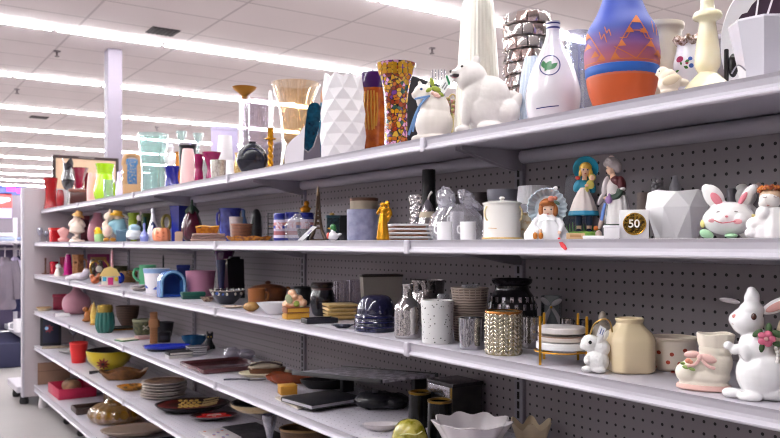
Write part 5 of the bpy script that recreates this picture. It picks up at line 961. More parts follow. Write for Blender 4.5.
t.part('walls', t.b().box(102, 275, 118, t.yb - 1, 9), m('eadfd0', .5)); t.part('roof', t.b().poly([(100, 276), (104, 269), (110, 266.5), (116, 269), (120, 276)], 11), m('e3c27a', .5)); t.part('door', t.b().box(108, 277.5, 113, t.yb - 1, .8, dy=-4.8, bev=.2), m('d4307c', .4)); t.part('window', t.b().box(103, 277, 106.5, 281, .8, dy=-4.8, bev=.2), m('4aa4cc', .4)); t.part('window', t.b().box(114.5, 277, 117.5, 281, .8, dy=-4.8, bev=.2), m('e8c02c', .4)); t.part('base', t.b().box(99.5, t.yb - 1.6, 120.5, t.yb, 11), m('e6c6cc', .5)); t.part('pole', t.b().L([(1.3, 268), (1.2, 252), (.9, 250), (0, 249.8)], px=112), m('e8dcdc', .35, kind='wave', c2='c8405a', sc=60)); t.part('finial', t.b().E(112, 248.8, 2.2, 2.0), m('8c8488', .3, .5))
V('ornament', 'shiny royal blue glass ball ornament beside the toy house', 'ornament', 3, 116.5, 124.5, 273, [(.3, 0), (.8, .18), (1, .5), (.8, .82), (.3, 1)], m('1a34b4', .12, coat=.5), py=283, open=False)
t = T('wicker_nest', 'brown dried grass nest basket behind the blue ball', 'basket', 3, 121, 137, .7, ry=7)
bb = t.b().L([(0, t.yb), (6, t.yb), (8, t.yb - 6), (7.4, t.yb - 7), (5, t.yb - 2), (0, t.yb - 2)])
for i in range(16): a = i * 1.3; bb.tube([(129 + 6.5 * cos(a), t.yb - 5, 6 * sin(a)), (129 + 7.6 * cos(a + .5), t.yb - 8 - (i % 4), 7 * sin(a + .5)), (129 + 6 * cos(a + 1.1), t.yb - 11 + (i % 3) * 2, 6 * sin(a + 1.1))], .8, sp=2)
t.part('body', bb, m('8a6640', .7))
V('bowl', 'olive dark green bowl behind the toy house pole', 'bowl', 3, 110, 127, 266, [(.5, 0), (.9, .6), (1, 1)], m('4a4a2e', .4), dep=.95)
t = V('mug', 'green mug with a big loop handle', 'mug', 3, 139, 156, 265, [(.85, 0), (.95, .05), (1, 1)], m('58b080', .35, coat=.3), dep=.5)
t.part('handle', t.b().tube([(139.5, 269, -3), (135.5, 269.5, -4), (134.6, 276, -4), (139.5, 281, -3)], 1.3, sp=4), m('58b080', .35, coat=.3))
for i in range(2):
    t = T('saucer', ('cream saucer under a grey one before the green mug' if i == 0 else 'grey rimmed saucer on the cream one before the green mug'), 'saucer', 3, 130.5, 147, py=290.5, on=None if i == 0 else (t, 2.7), ry=8, group='pair of saucers before the green mug')
    t.part('body', t.b().L([(0, t.yb), (5, t.yb), (8.2 - i * .6, t.yb - 2.0), (8.3 - i * .6, t.yb - 2.6), (5, t.yb - .9), (0, t.yb - .9)]), m('d8ccc6' if i == 0 else 'a9a2a8', .35))
t = V('planter_pot', 'white flower pot with a pale blue rim and blue brush marks', 'pot', 3, 144, 169, 269, [(.78, 0), (.8, .03), (1, .93), (1, 1)], m('e6dee6', .35, coat=.2), py=294)
t.part('rim', t.b().L([(t.rad(273) + .2, 273), (t.rad(269) + .4, 269), (t.rad(269) - .4, 268.4)]), m('93b2dc', .35)); dec(t, 'brush_marks', [leaf(149, 288, 7, 3, 150), leaf(153, 289, 8, 3, 20), leaf(158, 290, 6, 2, -10)], m('3a5ac0', .4))
t = T('arch_holder', 'blue glazed arch shaped holder with an open middle', 'holder', 3, 158, 187, py=298, ry=8, rot=14)
arch = [(13 * cos(a) + 171.5, 283 - 13 * sin(a)) for a in [i * pi / 14 for i in range(15)]]; inn = [(9.6 * cos(a) + 171.5, 283.5 - 9.6 * sin(a)) for a in [pi - i * pi / 14 for i in range(15)]]
t.part('body', t.b().poly([(184.5, t.yb)] + arch + [(158.5, t.yb), (162, t.yb)] + inn + [(181, t.yb)], 14), m('2f62a8', .25, coat=.4)); t.part('rim', t.b().tube([(182.8, t.yb - 1, -7)] + [(11.3 * cos(a) + 171.5, 283 - 11.3 * sin(a), -7) for a in [i * pi / 14 for i in range(15)]] + [(160.2, t.yb - 1, -7)], 1.2), m('86b4dc', .25, coat=.4)); t.part('floor_tray', t.b().box(160, t.yb - 2.6, 183, t.yb - .2, 13), m('2848a0', .25)); t.part('back_plate', t.b().poly([(182, t.yb)] + inn[::-1] + [(161, t.yb)], 1, dy=6), m('1c3c84', .3))
t = T('box', 'navy blue box behind the blue arch holder', 'box', 3, 177, 190, .95, ry=3); t.part('body', t.b().box(177, 266, 189.5, t.yb, 5), m('1c2c78', .4)); t.part('lid', t.b().box(176.6, 265, 190, 268.4, 5.4), m('26388c', .4))
V('candle_snuffer', 'thin black metal stake behind the white flower pot', 'stake', 3, 160, 166.5, 255, [(1, 0), (.9, .1), (.3, .15), (.25, .85), (.1, 1)], m('1c2428', .4, .4), dep=.85, open=False)
V('planter_pot', 'plain matte pink flower pot', 'pot', 3, 186, 215, 272, [(.84, 0), (.86, .03), (1, .97), (1, 1)], m('cc8aa8', .5), dep=.45)
t = T('box', 'small teal lacquered box at the shelf edge before the pink pot', 'box', 3, 181, 205, py=299, ry=6, aisle=False, rot=10); t.part('body', t.b().box(182, 293.5, 204, t.yb, 11), m('12463e', .35)); t.part('lid', t.b().box(181.4, 292, 204.6, 295.5, 11.6), m('1a5a4c', .3))
V('saucer', 'small dark patterned saucer between the teal box and the navy bowl', 'saucer', 3, 200, 215, 297, [(.5, 0), (1, 1)], m('5c3430', .4, kind='noise', c2='b09a80', sc=120), py=301.5)
V('vase', 'tall purple glass vase with a flared mouth', 'vase', 3, 213, 235, 251, [(.5, 0), (.55, .3), (.75, .8), (1, 1)], m('4a1044', .15, coat=.5), dep=.8)
V('vase', 'deep blue glass goblet vase in front of the purple vase', 'vase', 3, 216.5, 226, 260, [(.8, 0), (.4, .2), (.7, .5), (1, 1)], m('2a2c50', .15), dep=.35)
t = T('block_vase', 'square black vase between the purple vase and the brown casserole', 'vase', 3, 225, 243, .72, ry=8, rot=15); t.part('body', t.b().poly([(227, t.yb), (225, 259), (242, 259), (243, t.yb)], 15), m('121018', .25)); t.part('neck', t.b().box(229, 256.5, 239, 259.4, 9), m('1a1822', .25))
t = V('bowl', 'navy bowl with white drips and a studded rim', 'bowl', 3, 210, 244, 290, [(.4, 0), (.45, .04), (.85, .55), (1, 1)], m('14182c', .2, coat=.4), py=304)
t.part('rim', t.b().L([(t.rad(291) + .2, 291), (17.2, 290), (16.4, 289.8)]), m('8a7c74', .35)); bb = t.b()
for i in range(16): a = i * pi / 8; bb.E(227 + 16.6 * sin(a), 289.6, .7, .7, .7, dy=-16.6 * cos(a))
t.part('rim_studs', bb, m('d8d0c4', .35)); dec(t, 'white_drips', [circ(x, 293.4, 1.1, q=1.5) for x in (227,)], m('dcd4c8', .35))
for x in (213.5, 219, 235, 240.5): dec(t, 'white_drips', [circ(x, 293.4, 1.1, q=1.5)], m('dcd4c8', .35)); dec(t, 'blue_dot', [circ(217.6, 292.6, 1.5), circ(223, 293.6, 1)], m('3a62b4', .35), e=.4)
V('dish', 'cream oval dish with brown smears on the shelf edge', 'dish', 3, 221, 245, 306, [(.5, 0), (.85, .6), (1, 1)], m('dcd0be', .35, kind='noise', c2='a8763c', sc=50, th=.62), py=310, flat=.6)
V('ornament', 'brown glazed egg ornament next to the cream oval dish', 'ornament', 3, 243, 259, 302, [(.3, 0), (.85, .25), (1, .5), (.8, .8), (.3, 1)], m('8a6230', .25, coat=.3, kind='soft', c2='b88a4a', sc=60), py=312.5, open=False, flat=.7)
t = V('casserole', 'brown glazed casserole pot with a lid and twin handles', 'casserole', 3, 249, 287, 289, [(.72, 0), (.85, .1), (1, .9), (1, 1)], m('7c461e', .3, coat=.3, kind='soft', c2='5a2c12', sc=40), dep=.8, flat=.5)
t.part('lid', t.b().L([(18.6, 289.4), (18.8, 288), (14, 285.6), (4, 284), (0, 283.8)], sy=.5), m('6a3818', .3, coat=.3)); t.part('handle', t.b().tube([(286, 288, 0), (289.5, 289, 0), (289.5, 297, 0), (286, 299, 0)], 1.2, sp=4), m('7c461e', .3)); t.part('knob', t.b().E(268, 282.6, 3, 1.8, 2.4), m('5a2c12', .3))
t = V('mug', 'amber brown mug in front of the casserole', 'mug', 3, 247.5, 266, 288.5, [(.75, 0), (.9, .2), (1, 1)], m('9a5a24', .3, coat=.3), dep=.32); t.part('handle', t.b().tube([(264.5, 292, -3), (268, 293, -3), (267.5, 299, -3), (263.5, 301, -3)], 1, sp=4), m('9a5a24', .3))
V('bowl', 'smooth white bowl between the brown mug and the flower book box', 'bowl', 3, 256.5, 294, 302.5, [(.42, 0), (.48, .05), (.8, .6), (1, 1)], m('e6e2ea', .25, coat=.3), py=315, flat=.75)
for i, (yt, yb_, lab) in enumerate(((314.4, 0, 'yellow tan book under the flower sculpture, lower of two'), (308, 314.2, 'yellow tan book under the flower sculpture, upper of two'))):
    t = T('book', lab, 'book', 3, 282, 310, py=320.5, on=None if i == 0 else (t, 5.7), ry=10, rot=18, group='yellow books under the flower sculpture')
    h_ = 5.6
    t.part('cover', t.b().box(284, t.yb - h_, 308, t.yb - h_ + 1, 15, bev=.3).box(284, t.yb - 1, 308, t.yb, 15, bev=.3).box(284, t.yb - h_, 285, t.yb, 15, bev=.3), m('c89228' if i == 0 else '8a4c28', .45)); t.part('pages', t.b().box(285, t.yb - h_ + .9, 307.5, t.yb - .9, 14, bev=.1), m('d9a840', .6))
t = T('flower_sculpture', 'peach ceramic flower cluster with green leaves on the yellow books', 'sculpture', 3, 284, 307, on=(t, 5.7), ry=7)
bb = t.b()
for i, (x, y) in enumerate(((294, 297), (289, 302), (299, 299), (303, 303), (296, 304), (291, 306), (301, 307), (286.5, 305), (292, 293.5))): bb.E(x, y, 4.4, 4, 4, dy=(i % 3) - 1).E(x + 1, y - 1, 2.6, 2.4, 4.6, dy=(i % 3) - 2)
t.part('flowers', bb.box(287, t.yb - 3, 303, t.yb, 10), m('e0a478', .45, kind='soft', c2='efc9ae', sc=120, bump=.5), vox=.6); t.part('leaves', t.b().E(289, 299, 3.4, 5, 1.6, dy=-4, tilt=-20).E(302, 308, 3, 2.4, 1.4, dy=-6, tilt=20), m('b4bc94', .45)); t.part('moss', t.b().E(296.5, t.yb - 3, 3, 3, 1.6, dy=-6), m('9aa84a', .6))
t = V('ginger_jar', 'dark navy ceramic jar with a flat lid', 'jar', 3, 310, 335, 288, [(.65, 0), (.85, .15), (1, .6), (.85, .9), (.72, 1)], m('14141e', .2, coat=.4), dep=.45, open=False); t.part('lid', t.b().L([(9, 288.4), (10.8, 286.5), (11.2, 284), (10, 282.4), (0, 282)]), m('2a1c20', .25, coat=.3)); t.part('neck_ring', t.b().L([(t.rad(290), 290), (10.2, 289), (9.4, 288)]), m('4a2c2c', .3))
V('pot', 'black pot tucked behind the flower sculpture', 'pot', 3, 292, 313, 287, [(.6, 0), (1, .4), (.8, .9), (.9, 1)], m('16151a', .3), dep=.95)
V('tumbler', 'clear ribbed glass tumbler behind the yellow plates', 'glass', 3, 334, 349, 281, CYL, glass('ece8ee', .16, bump=.5), dep=.6, wave=lambda a, r, z, i: (r * (1 + .03 * cos(18 * a)), z), seg=72)
V('tumbler', 'second clear ribbed glass tumbler beside the silver trough', 'glass', 3, 347.5, 362, 280, CYL, glass('ece8ee', .16, bump=.5), dep=.85, wave=lambda a, r, z, i: (r * (1 + .03 * cos(18 * a)), z), seg=72)
for i, nm in enumerate(('bottom', 'second from the bottom', 'third from the bottom', 'top')):
    t = T('square_plate', 'square yellow tan plate, %s of the stack of four' % nm, 'plate', 3, 323, 357, y=.17, on=None if i == 0 else (t, 3.55), rot=10 + 2 * i, ry=15, group='stacked yellow square plates')
    t.part('body', t.b().box(325, t.yb - 3.0, 355, t.yb - 1.1, 28, bev=.8).box(329, t.yb - 1.2, 351, t.yb, 22, bev=.3), m('d2ad6a', .4)); t.part('rim', t.b().box(325, t.yb - 3.5, 355, t.yb - 2.8, 28.4, bev=.2), m('e3c68c', .4))
t = T('tray', 'black rectangular tray at the shelf edge before the yellow plates', 'tray', 3, 300, 339, py=324, ry=10, rot=20); t.part('body', t.b().box(303, t.yb - 1.6, 336, t.yb, 18).box(303, t.yb - 5, 304.6, t.yb, 18).box(334.4, t.yb - 5, 336, t.yb, 18), m('15141c', .3)); t.part('rims', t.b().box(303, t.yb - 5, 336, t.yb, 1.4, dy=-8.6).box(303, t.yb - 5, 336, t.yb, 1.4, dy=8.6), m('1f1e28', .3))
t = T('leaf_dish', 'dark silver leaf dish beside the navy ribbed bowl', 'dish', 3, 331, 355, py=330, ry=5, rot=5)
t.part('body', t.b().L([(0, t.yb), (5, t.yb), (11, t.yb - 3.4), (11.4, t.yb - 3), (5, t.yb - .9), (0, t.yb - .9)], sy=.45, wave=lambda a, r, z, i: (r * (1 + .1 * cos(7 * a)), z), seg=60), m('3c3c4c', .25, .5)); t.part('midrib', t.b().tube([(333, t.yb - 2.6, -1), (343, t.yb - 1.6, -1), (353, t.yb - 2.6, -1)], .5, sp=3), m('8a8a98', .3, .6))
t = T('trough_planter', 'brushed silver trough planter at the back of the third shelf', 'planter', 3, 359, 404, .95, ry=6, rot=20)
t.part('body', t.b().poly([(363, t.yb), (360, 276), (402, 277), (400, t.yb)], 10), m('b5afa4', .4, .5)); t.part('rim', t.b().box(359, 274.6, 403, 277, 11, bev=.5), m('5a5450', .3, .8)); t.part('soil_lining', t.b().box(362, 274.2, 400, 275.6, 9), m('2a2626', .6))
t = V('ribbed_bowl', 'navy ribbed bowl turned upside down', 'bowl', 3, 354, 398, 295, [(1, 0), (1, .18), (.97, .22), (.99, .3), (.95, .34), (.95, .42), (.9, .47), (.86, .65), (.7, .88), (.45, .99), (0.02, 1)], m('1a1a38', .15, coat=.5), py=334, open=False, sp=3)
t.part('ribs', t.b().L([(t.rad(326) - .1, 327), (t.rad(326) + .7, 326), (t.rad(325) - .1, 325)]).L([(t.rad(321) - .1, 322), (t.rad(321) + .7, 321), (t.rad(320) - .1, 320)]).L([(t.rad(316) - .1, 317), (t.rad(316) + .7, 316), (t.rad(315) - .1, 315)]), m('24244a', .15, coat=.5))
t = V('bottle', 'mercury glass bottle with a slim flared neck', 'bottle', 3, 394, 421.5, 284, [(.9, 0), (.96, .03), (1, .1), (1, .45), (.9, .6), (.5, .72), (.36, .78), (.34, .92), (.46, 1)], HGL, py=339)
t = V('vase', 'large mercury glass vase behind the bottle', 'vase', 3, 409, 447, 280, [(.6, 0), (.95, .25), (1, .5), (.85, .75), (.9, 1)], m('8c8686', .1, .95, bump=.6, bsc=45), dep=.75)
t = V('candle', 'white frosted candle glass with small dark speckles', 'candle', 3, 421, 453.5, 302.5, [(.9, 0), (.93, .02), (1, .98), (.98, 1)], m('dad8d8', .55, kind='spots', c2='1c1a1e', sc=115, th=.17), py=343.5, wall=1.2)
V('jar', 'small clear glass jar behind the speckled candle', 'jar', 3, 437, 450, 294, [(.9, 0), (1, .05), (1, .8), (.9, 1)], glass('e0e0e4', .25, bump=.3), dep=.55)
t = None
for nm, lab, a, b_, yt, on_ in (('basket', 'woven grey rattan cup at the bottom of the stack', 452.5, 486, 316, 0), ('basket', 'woven grey rattan cup at the top of the stack', 451.5, 488, 288.5, 1)):
    on_ = (t, t.yb - 314.6) if on_ else None
    t = V(nm, lab, 'basket', 3, a, b_, yt, [(.8, 0), (.88, .05), (1, .95), (1, 1)], m('c8b4a6', .5, kind='wave', c2='86746a', sc=50, bump=.8, bsc=110, bk='wave'), y=.13, on=on_, group='stacked rattan cups')
    t.part('rim', t.b().tube([(t.cx + t.w/2 * cos(a_), yt, t.w/2 * sin(a_)) for a_ in [i * pi / 14 for i in range(28)]], 1.0, closed=True), m('a8968a', .6))
    bb = t.b()
    for i in range(20): a_ = i * pi / 10; bb.tube([(t.cx + t.w * .4 * cos(a_), t.yb - 1, t.w * .4 * sin(a_)), (t.cx + t.w * .51 * cos(a_), yt + .4, t.w * .51 * sin(a_))], .5, seg=5)
    t.part('stakes', bb, m('c0b0a4', .5))
t = V('liner_glass', 'clear glass liner sitting in the upper rattan cup', 'glass', 3, 461, 479, 285, [(.9, 0), (1, 1)], glass('dcdce0', .2), on=(t, 2.6))
V('votive_cup', 'mirrored silver votive cup before the rattan stack', 'cup', 3, 458.5, 485, 318, [(.88, 0), (.92, .03), (1, 1)], m('a8a6ac', .1, .95, bump=.4, bsc=40), py=349, wall=1)
# chevron glass
t = T('chevron_vase', 'gold and silver embossed chevron glass jar', 'jar', 3, 484, 523, py=358.5)
t.part('liner', t.b().L([(0, t.yb), (18, t.yb), (18, 311.5), (16.6, 311.5), (16.6, t.yb - 2), (0, t.yb - 2)]), m('8e8a7c', .2, .8, kind='soft', c2='b8a878', sc=18)); 
bb = t.b(); H = t.yb - 314; nc, nr = 11, 10
for i in range(nr):
    for j in range(nc):
        a0 = 2 * pi * j / nc
        for sg in (-1, 1):
            z = H * (i + .55) / nr + 1
            M = Matrix.Rotation(a0 + sg * pi / nc / 2, 4, 'Z') @ Matrix.Translation((0, -17.6, z)) @ Euler((0, R(sg * 52), 0)).to_matrix().to_4x4() @ Matrix.Diagonal((3.7, 1.3, 1.7, 1))
            b2 = bmesh.new(); bmesh.ops.create_uvsphere(b2, u_segments=8, v_segments=6, radius=1); join(bb.bm, b2, M)
t.part('chevrons', bb, m('c4bca8', .2, .8)); t.part('rim', t.b().L([(18.2, 313.5), (18.9, 312), (18.6, 310.6), (16.8, 310.6)]), m('b87a3c', .25, .7))
# faceted black jar with mirrored diamonds
t = V('ginger_jar', 'wide black jar set with rows of mirrored diamonds', 'jar', 3, 487, 537, 285, [(.7, 0), (.9, .15), (1, .45), (.9, .75), (.7, .9), (.68, 1)], m('131018', .2, coat=.4), dep=.75, open=False)
t.part('rim', t.b().L([(17, 285.5), (19.6, 283), (20.4, 280), (19.4, 278.6), (17, 279), (16, 285)]), m('262028', .2, .5)); bb = t.b()
for r_, (yy) in enumerate((299, 306)):
    for j in range(18):
        a_ = 2 * pi * (j + .5 * (r_ % 2)) / 18; rr = t.rad(yy) + .1
        M = Matrix.Rotation(a_, 4, 'Z') @ Matrix.Translation((0, -rr, t.yb - yy)) @ Euler((0, R(45 if 0 else 0), 0)).to_matrix().to_4x4()
        a_box(bb.bm, -1.8, 1.8, -.5, .5, -3, 3, .4, M)
t.part('mirror_diamonds', bb, m('c9c4cc', .1, .95))
V('votive_cup', 'crackled silver votive cup between the chevron jar and the coaster caddy', 'cup', 3, 522, 541, 317, [(.85, 0), (.95, .05), (1, 1)], HGL, dep=.45)
V('votive_cup', 'second silver votive cup hidden behind the white coasters', 'cup', 3, 560, 574, 318.5, [(.85, 0), (.95, .05), (1, 1)], HGL, dep=.8)
V('votive_cup', 'dark pewter votive cup behind the gold caddy post', 'cup', 3, 576, 592, 320, [(.85, 0), (.95, .05), (1, 1)], m('6a666e', .2, .8, bump=.4), dep=.95)
# coasters with a gold caddy
t = T('coaster_caddy', 'gold wire caddy holding white plates and marble coasters', 'caddy', 3, 534, 589, py=367, ry=24)
zz = t.yb
bb = t.b()
for a_ in (-150, -30, 60): 
    x, y = 561.5 + 26.6 * sin(R(a_)) if 0 else 561.5 + 26.8 * cos(R(a_ + 0)), 26.8 * sin(R(a_))
    pass
posts = [(541, -18.6), (585.6, -14.6), (578, 23), (544, 22.4)]
for x, y in posts: t.part('post', t.b().box(x - 1.3, 315, x + 1.3, zz, 2, dy=y, bev=.4), GOLD)

ringp = lambda yy: [(561.5 + 26.6 * cos(i * pi / 18), yy, 26.6 * sin(i * pi / 18)) for i in range(36)]
t.part('base_ring', t.b().tube(ringp(zz - 12.6), .8, closed=True).tube([(541, zz - 12.6, -18.6), (578, zz - 12.6, 23)], .8).tube([(585.6, zz - 12.6, -14.6), (544, zz - 12.6, 22.4)], .8), GOLD)
Tc = t
def on(t0, h): return t0.yb - h    # photo row of a height above that thing's base
for i, (nm, r, th_, mt_, h0) in enumerate((('white_plate', 25.0, 7.2, m('f0eef0', .3, coat=.2), 14), ('marble_coaster', 23.4, 5.6, m('d8cdc6', .4), 22), ('marble_coaster', 23.4, 6.2, m('eae4e2', .35, kind='soft', c2='d2cac8', sc=30), 30))):
    lab = ('thick white round plate at the bottom of the gold caddy', 'beige marble coaster under the white one in the gold caddy', 'white marble coaster on top of the stack in the gold caddy')[i]
    t = T(nm, lab, 'plate' if i == 0 else 'coaster', 3, 535, 588, on=(Tc, h0), ry=24)
    t.part('body', t.b().L([(0, t.yb), (r - 1, t.yb), (r, t.yb - .8), (r, t.yb - th_ + .8), (r - 1, t.yb - th_), (0, t.yb - th_)]), mt_)
    if i == 1: t.part('brown_edge', t.b().L([(r + .15, t.yb - th_ + .9), (r + .3, t.yb - th_ + .2), (r - .4, t.yb - th_ - .1)]), m('8a6a50', .5))
t = V('jar', 'frosted glass jar tied with a grey satin bow', 'jar', 3, 541, 562, 296, [(.9, 0), (1, .05), (1, 1)], glass('c4ccce', .35), dep=.95)
gb = m('a4a0a4', .35, coat=.3)
t.part('bow', t.b().E(545.5, 301, 5.4, 2.6, 1.4, dy=-11, tilt=40).E(556.5, 301.5, 5.6, 2.6, 1.4, dy=-11, tilt=-30).E(551.2, 306.5, 2, 1.8, 1.6, dy=-11.6).tube([(551, 307, -11), (547, 315, -11.4), (544, 324, -11)], [1.4, 2, 2.2], sp=4, flat=.3).tube([(552, 307, -11), (557, 315, -11.4), (561, 325, -11)], [1.4, 2, 2.2], sp=4, flat=.3), gb); t.part('gold_bead', t.b().E(551.2, 306.5, 1.3, 1.3, 1, dy=-13.2), GOLD)
# little white bunny planter
t = T('bunny_planter', 'small white bunny planter with a wire handle and a hanging tag', 'planter', 3, 581, 613, py=376, ry=11, rot=-8)
t.part('body', t.b().E(597, 361, 12, 12, 10.5).E(590.5, 344, 9.5, 9, 8.5).E(584.5, 347, 4.6, 4.2, 5).E(601, 348, 9, 9, 8).E(588, t.yb - 3.4, 5.4, 3.4, 4.4, dy=-6).E(600, t.yb - 3.6, 7, 3.6, 5, dy=-6).E(589, 360, 4, 5, 4, dy=-7), m('ece8e6', .5, bump=.5, bsc=200), vox=.7)
t.part('ear', t.b().E(601, 337, 3, 9, 2, dy=-5, tilt=16), m('ebe6e4', .5)); t.part('ear', t.b().E(604, 338, 2.6, 8.5, 2, dy=4, tilt=26), m('ebe6e4', .5)); t.part('eye', t.b().E(591.5, 342, 1.7, 1.8, 1, dy=-8.1), m('1a171a', .2)); t.part('handle', t.b().tube([(590, 336, 0), (594, 325, 0), (602, 319.5, 0), (609, 321, 0), (612, 332, 0)], .8, sp=5), m('a8864a', .3, .6)); t.part('tag', t.b().poly([(597.5, 335), (601, 324.5), (607, 328), (603, 337)], .4, dy=-8), m('f2f0f4', .6)); t.part('tag_print', t.b().poly([(600.5, 333), (602.4, 327.6), (603.2, 328), (601.4, 333.6)], .3, dy=-8.4).poly([(602.6, 334), (604.4, 329), (605, 329.4), (603.2, 334.6)], .3, dy=-8.4), m('7a86b4', .6))
V('pepper_mill', 'cream grey shaker with a pointed top behind the bunny planter', 'shaker', 3, 592, 613, 311.5, [(.95, 0), (1, .05), (.95, .2), (.9, .5), (.8, .62), (.4, .68), (.3, .72), (.4, .8), (.32, .92), (.1, 1)], m('cfc2b4', .45), dep=.8, open=False)
# cream milk bottle jar
t = T('cream_jar', 'cream ceramic jar shaped like a square milk bottle', 'jar', 3, 604, 655, py=390, ry=15)
sqw = lambda a, r, z, i: (r * (min(1.16, 1 / max(abs(cos(a - .35)), abs(sin(a - .35)))) if z < 40 else 1 + (min(1.16, 1 / max(abs(cos(a - .35)), abs(sin(a - .35)))) - 1) * max(0, (52 - z) / 12)), z)
hh = t.yb; q_ = (hh - 318) / 66
t.part('body', t.b().L([(0, hh), (19.5, hh), (21, hh - 1.4 * q_), (21.8, hh - 3 * q_), (22, hh - 38 * q_), (21.4, hh - 42 * q_), (19, hh - 48 * q_), (15.5, hh - 53 * q_), (13, hh - 57 * q_), (12.5, hh - 60 * q_), (13.6, hh - 62.6 * q_), (14.2, hh - 64.5 * q_), (13.4, hh - 66 * q_), (11.8, hh - 65.4 * q_), (11, hh - 60 * q_), (11, hh - 8), (0, hh - 8)], seg=64, wave=sqw), m('ecd9b2', .25, coat=.5))
t = V('polka_cup', 'wide cream cup with rust red polka dots', 'cup', 3, 651, 696, 337.5, [(.7, 0), (.8, .04), (.92, .2), (1, .9), (1, 1)], m('e9dccb', .3, coat=.3), py=382, wall=1.3)
t.part('rim', t.b().L([(t.rad(340) + .2, 340), (t.rad(338) + .9, 338), (t.rad(337) - .2, 336.6), (t.rad(340) - 1.4, 338)]), m('e6d8c4', .3))
dec(t, 'polka_dots', [circ(*q, 2.0) for q in ((660, 351), (672, 352), (684, 348), (656, 366), (668.5, 360), (679, 361), (690, 358), (673, 370), (685, 371), (661, 374))], m('b4462c', .4))
# baby bootie
t = T('bootie_planter', 'cream baby bootie planter with a pink bow and pink sole', 'planter', 3, 677, 735, py=389, ry=17, rot=-6)
t.part('body', t.b().E(692, 373, 15.5, 12, 13, tilt=-10).E(706, 376, 23, 11, 13.5).E(704, t.yb - 6, 24, 8, 12.5).E(714, 362, 17, 18, 13.5).E(715, 349, 16, 12, 13).E(700, 365, 14, 12, 13), m('ebe2d2', .4, bump=.25, bsc=70), vox=1.0)
t.part('cuff', t.b().L([(15.6, 346), (17, 342), (18, 334), (17, 333), (15.6, 334), (13.6, 344), (0, 344)], px=715, sy=.82, wave=lambda a, r, z, i: (r * (1 + .02 * cos(10 * a)), z + (.8 * sin(3 * a) if i in (2, 3, 4) else 0)), seg=60), m('e9dfd0', .4)); t.part('sole', t.b().L([(0, t.yb), (23, t.yb), (26.5, t.yb - 1.5), (26.5, t.yb - 4), (25, t.yb - 6), (0, t.yb - 6)], px=704, sy=.52), m('e4b9ae', .45))
t.part('bow', t.b().E(709, 357, 8.5, 4.2, 2.6, dy=-13.5, tilt=14).E(694, 354, 7.5, 3.8, 2.6, dy=-12, tilt=-8).E(702, 356, 2.6, 3, 2.4, dy=-14.6).tube([(702, 357, -14.5), (698, 363, -15), (690, 366, -14)], 1.5, sp=4, flat=.5).tube([(703, 357, -14.6), (709, 364, -15.4), (716, 366, -15)], 1.5, sp=4, flat=.5), m('e8bdb6', .4)); t.part('rosebud', t.b().E(691, 360.5, 3, 2.6, 2, dy=-13.6).E(693.5, 361.5, 2, 2, 2, dy=-14), m('d98c72', .5)); t.part('leaves', t.b().E(688.5, 367, 3.4, 1.8, 1.2, dy=-12.8, tilt=12).E(694.5, 368.4, 3.4, 1.6, 1.2, dy=-14, tilt=16).E(685.5, 363.5, 2.4, 1.6, 1.2, dy=-11.6), m('8ea65c', .5))
# large white bunny
t = T('bunny_figurine', 'large white standing bunny figurine with pink flowers and a lace shawl', 'figurine', 3, 721, 795, py=402, ry=22, rot=-6)
t.part('body', t.b().E(762, 374, 25, 26, 19).E(756, 350, 17, 22, 15).E(748, 322, 16, 15, 14).E(739, 321, 8.5, 8.5, 9).E(752, 311, 12, 10, 11).E(752.5, 299, 7.6, 10, 6, tilt=6).E(752, 291.5, 4.6, 4.6, 4).E(739, 350, 7, 5, 6, dy=-9, tilt=-35).E(732, 346.5, 5, 4.4, 5, dy=-10).E(748, 352, 6, 10, 6, dy=-11, tilt=-20).E(735, 394, 10, 5.4, 7, dy=-8).E(752, 396, 12, 6, 8, dy=-13).E(770, 391, 18, 10, 14), m('f0ecee', .2, coat=.5), vox=1.1)
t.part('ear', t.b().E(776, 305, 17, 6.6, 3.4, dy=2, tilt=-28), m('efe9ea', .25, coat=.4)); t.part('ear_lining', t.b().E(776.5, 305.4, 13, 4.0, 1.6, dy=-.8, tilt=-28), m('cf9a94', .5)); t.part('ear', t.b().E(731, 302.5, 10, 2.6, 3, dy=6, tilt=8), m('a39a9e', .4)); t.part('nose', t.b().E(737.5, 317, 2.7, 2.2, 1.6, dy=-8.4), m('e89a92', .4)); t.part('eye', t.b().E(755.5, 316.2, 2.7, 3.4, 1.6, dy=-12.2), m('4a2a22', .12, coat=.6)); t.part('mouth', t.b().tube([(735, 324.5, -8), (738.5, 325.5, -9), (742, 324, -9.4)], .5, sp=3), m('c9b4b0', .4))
bb = t.b()
for i in range(5): a_ = i * 2 * pi / 5; bb.E(767 + 4.6 * cos(a_), 337 + 4.6 * sin(a_), 4, 3.6, 2, dy=-14.5)
t.part('flower', bb, m('c4607c', .5)); t.part('flower_centre', t.b().E(767, 337, 2, 2, 1.6, dy=-16.6), m('d9a0a0', .5)); t.part('leaves', t.b().E(759, 332, 5.6, 3, 1.4, dy=-13, tilt=-40).E(762, 347, 3, 5.4, 1.4, dy=-13, tilt=20).E(776, 332, 6, 3.4, 1.4, dy=-11.4, tilt=20).E(769, 327, 3, 5.4, 1.4, dy=-12).E(777, 342, 5, 2.8, 1.4, dy=-11), m('3f5c34', .5))
bb = t.b().E(786, 352, 14, 42, 16, dy=5)
t.part('shawl', bb, m('d3c0a8', .6, bump=.8, bsc=90, bk='voro')); bb = t.b()
for i in range(13): bb.E(775 + .3 * i + 1.4 * sin(i * .8), 346 + i * 3.4, 1.9, 1.9, 1.9, dy=-11.5 + .1 * i).E(779.5 + .3 * i, 347.5 + i * 3.4, 1.7, 1.7, 1.7, dy=-9.5)
t.part('lace_beads', bb, m('eee6e0', .4))
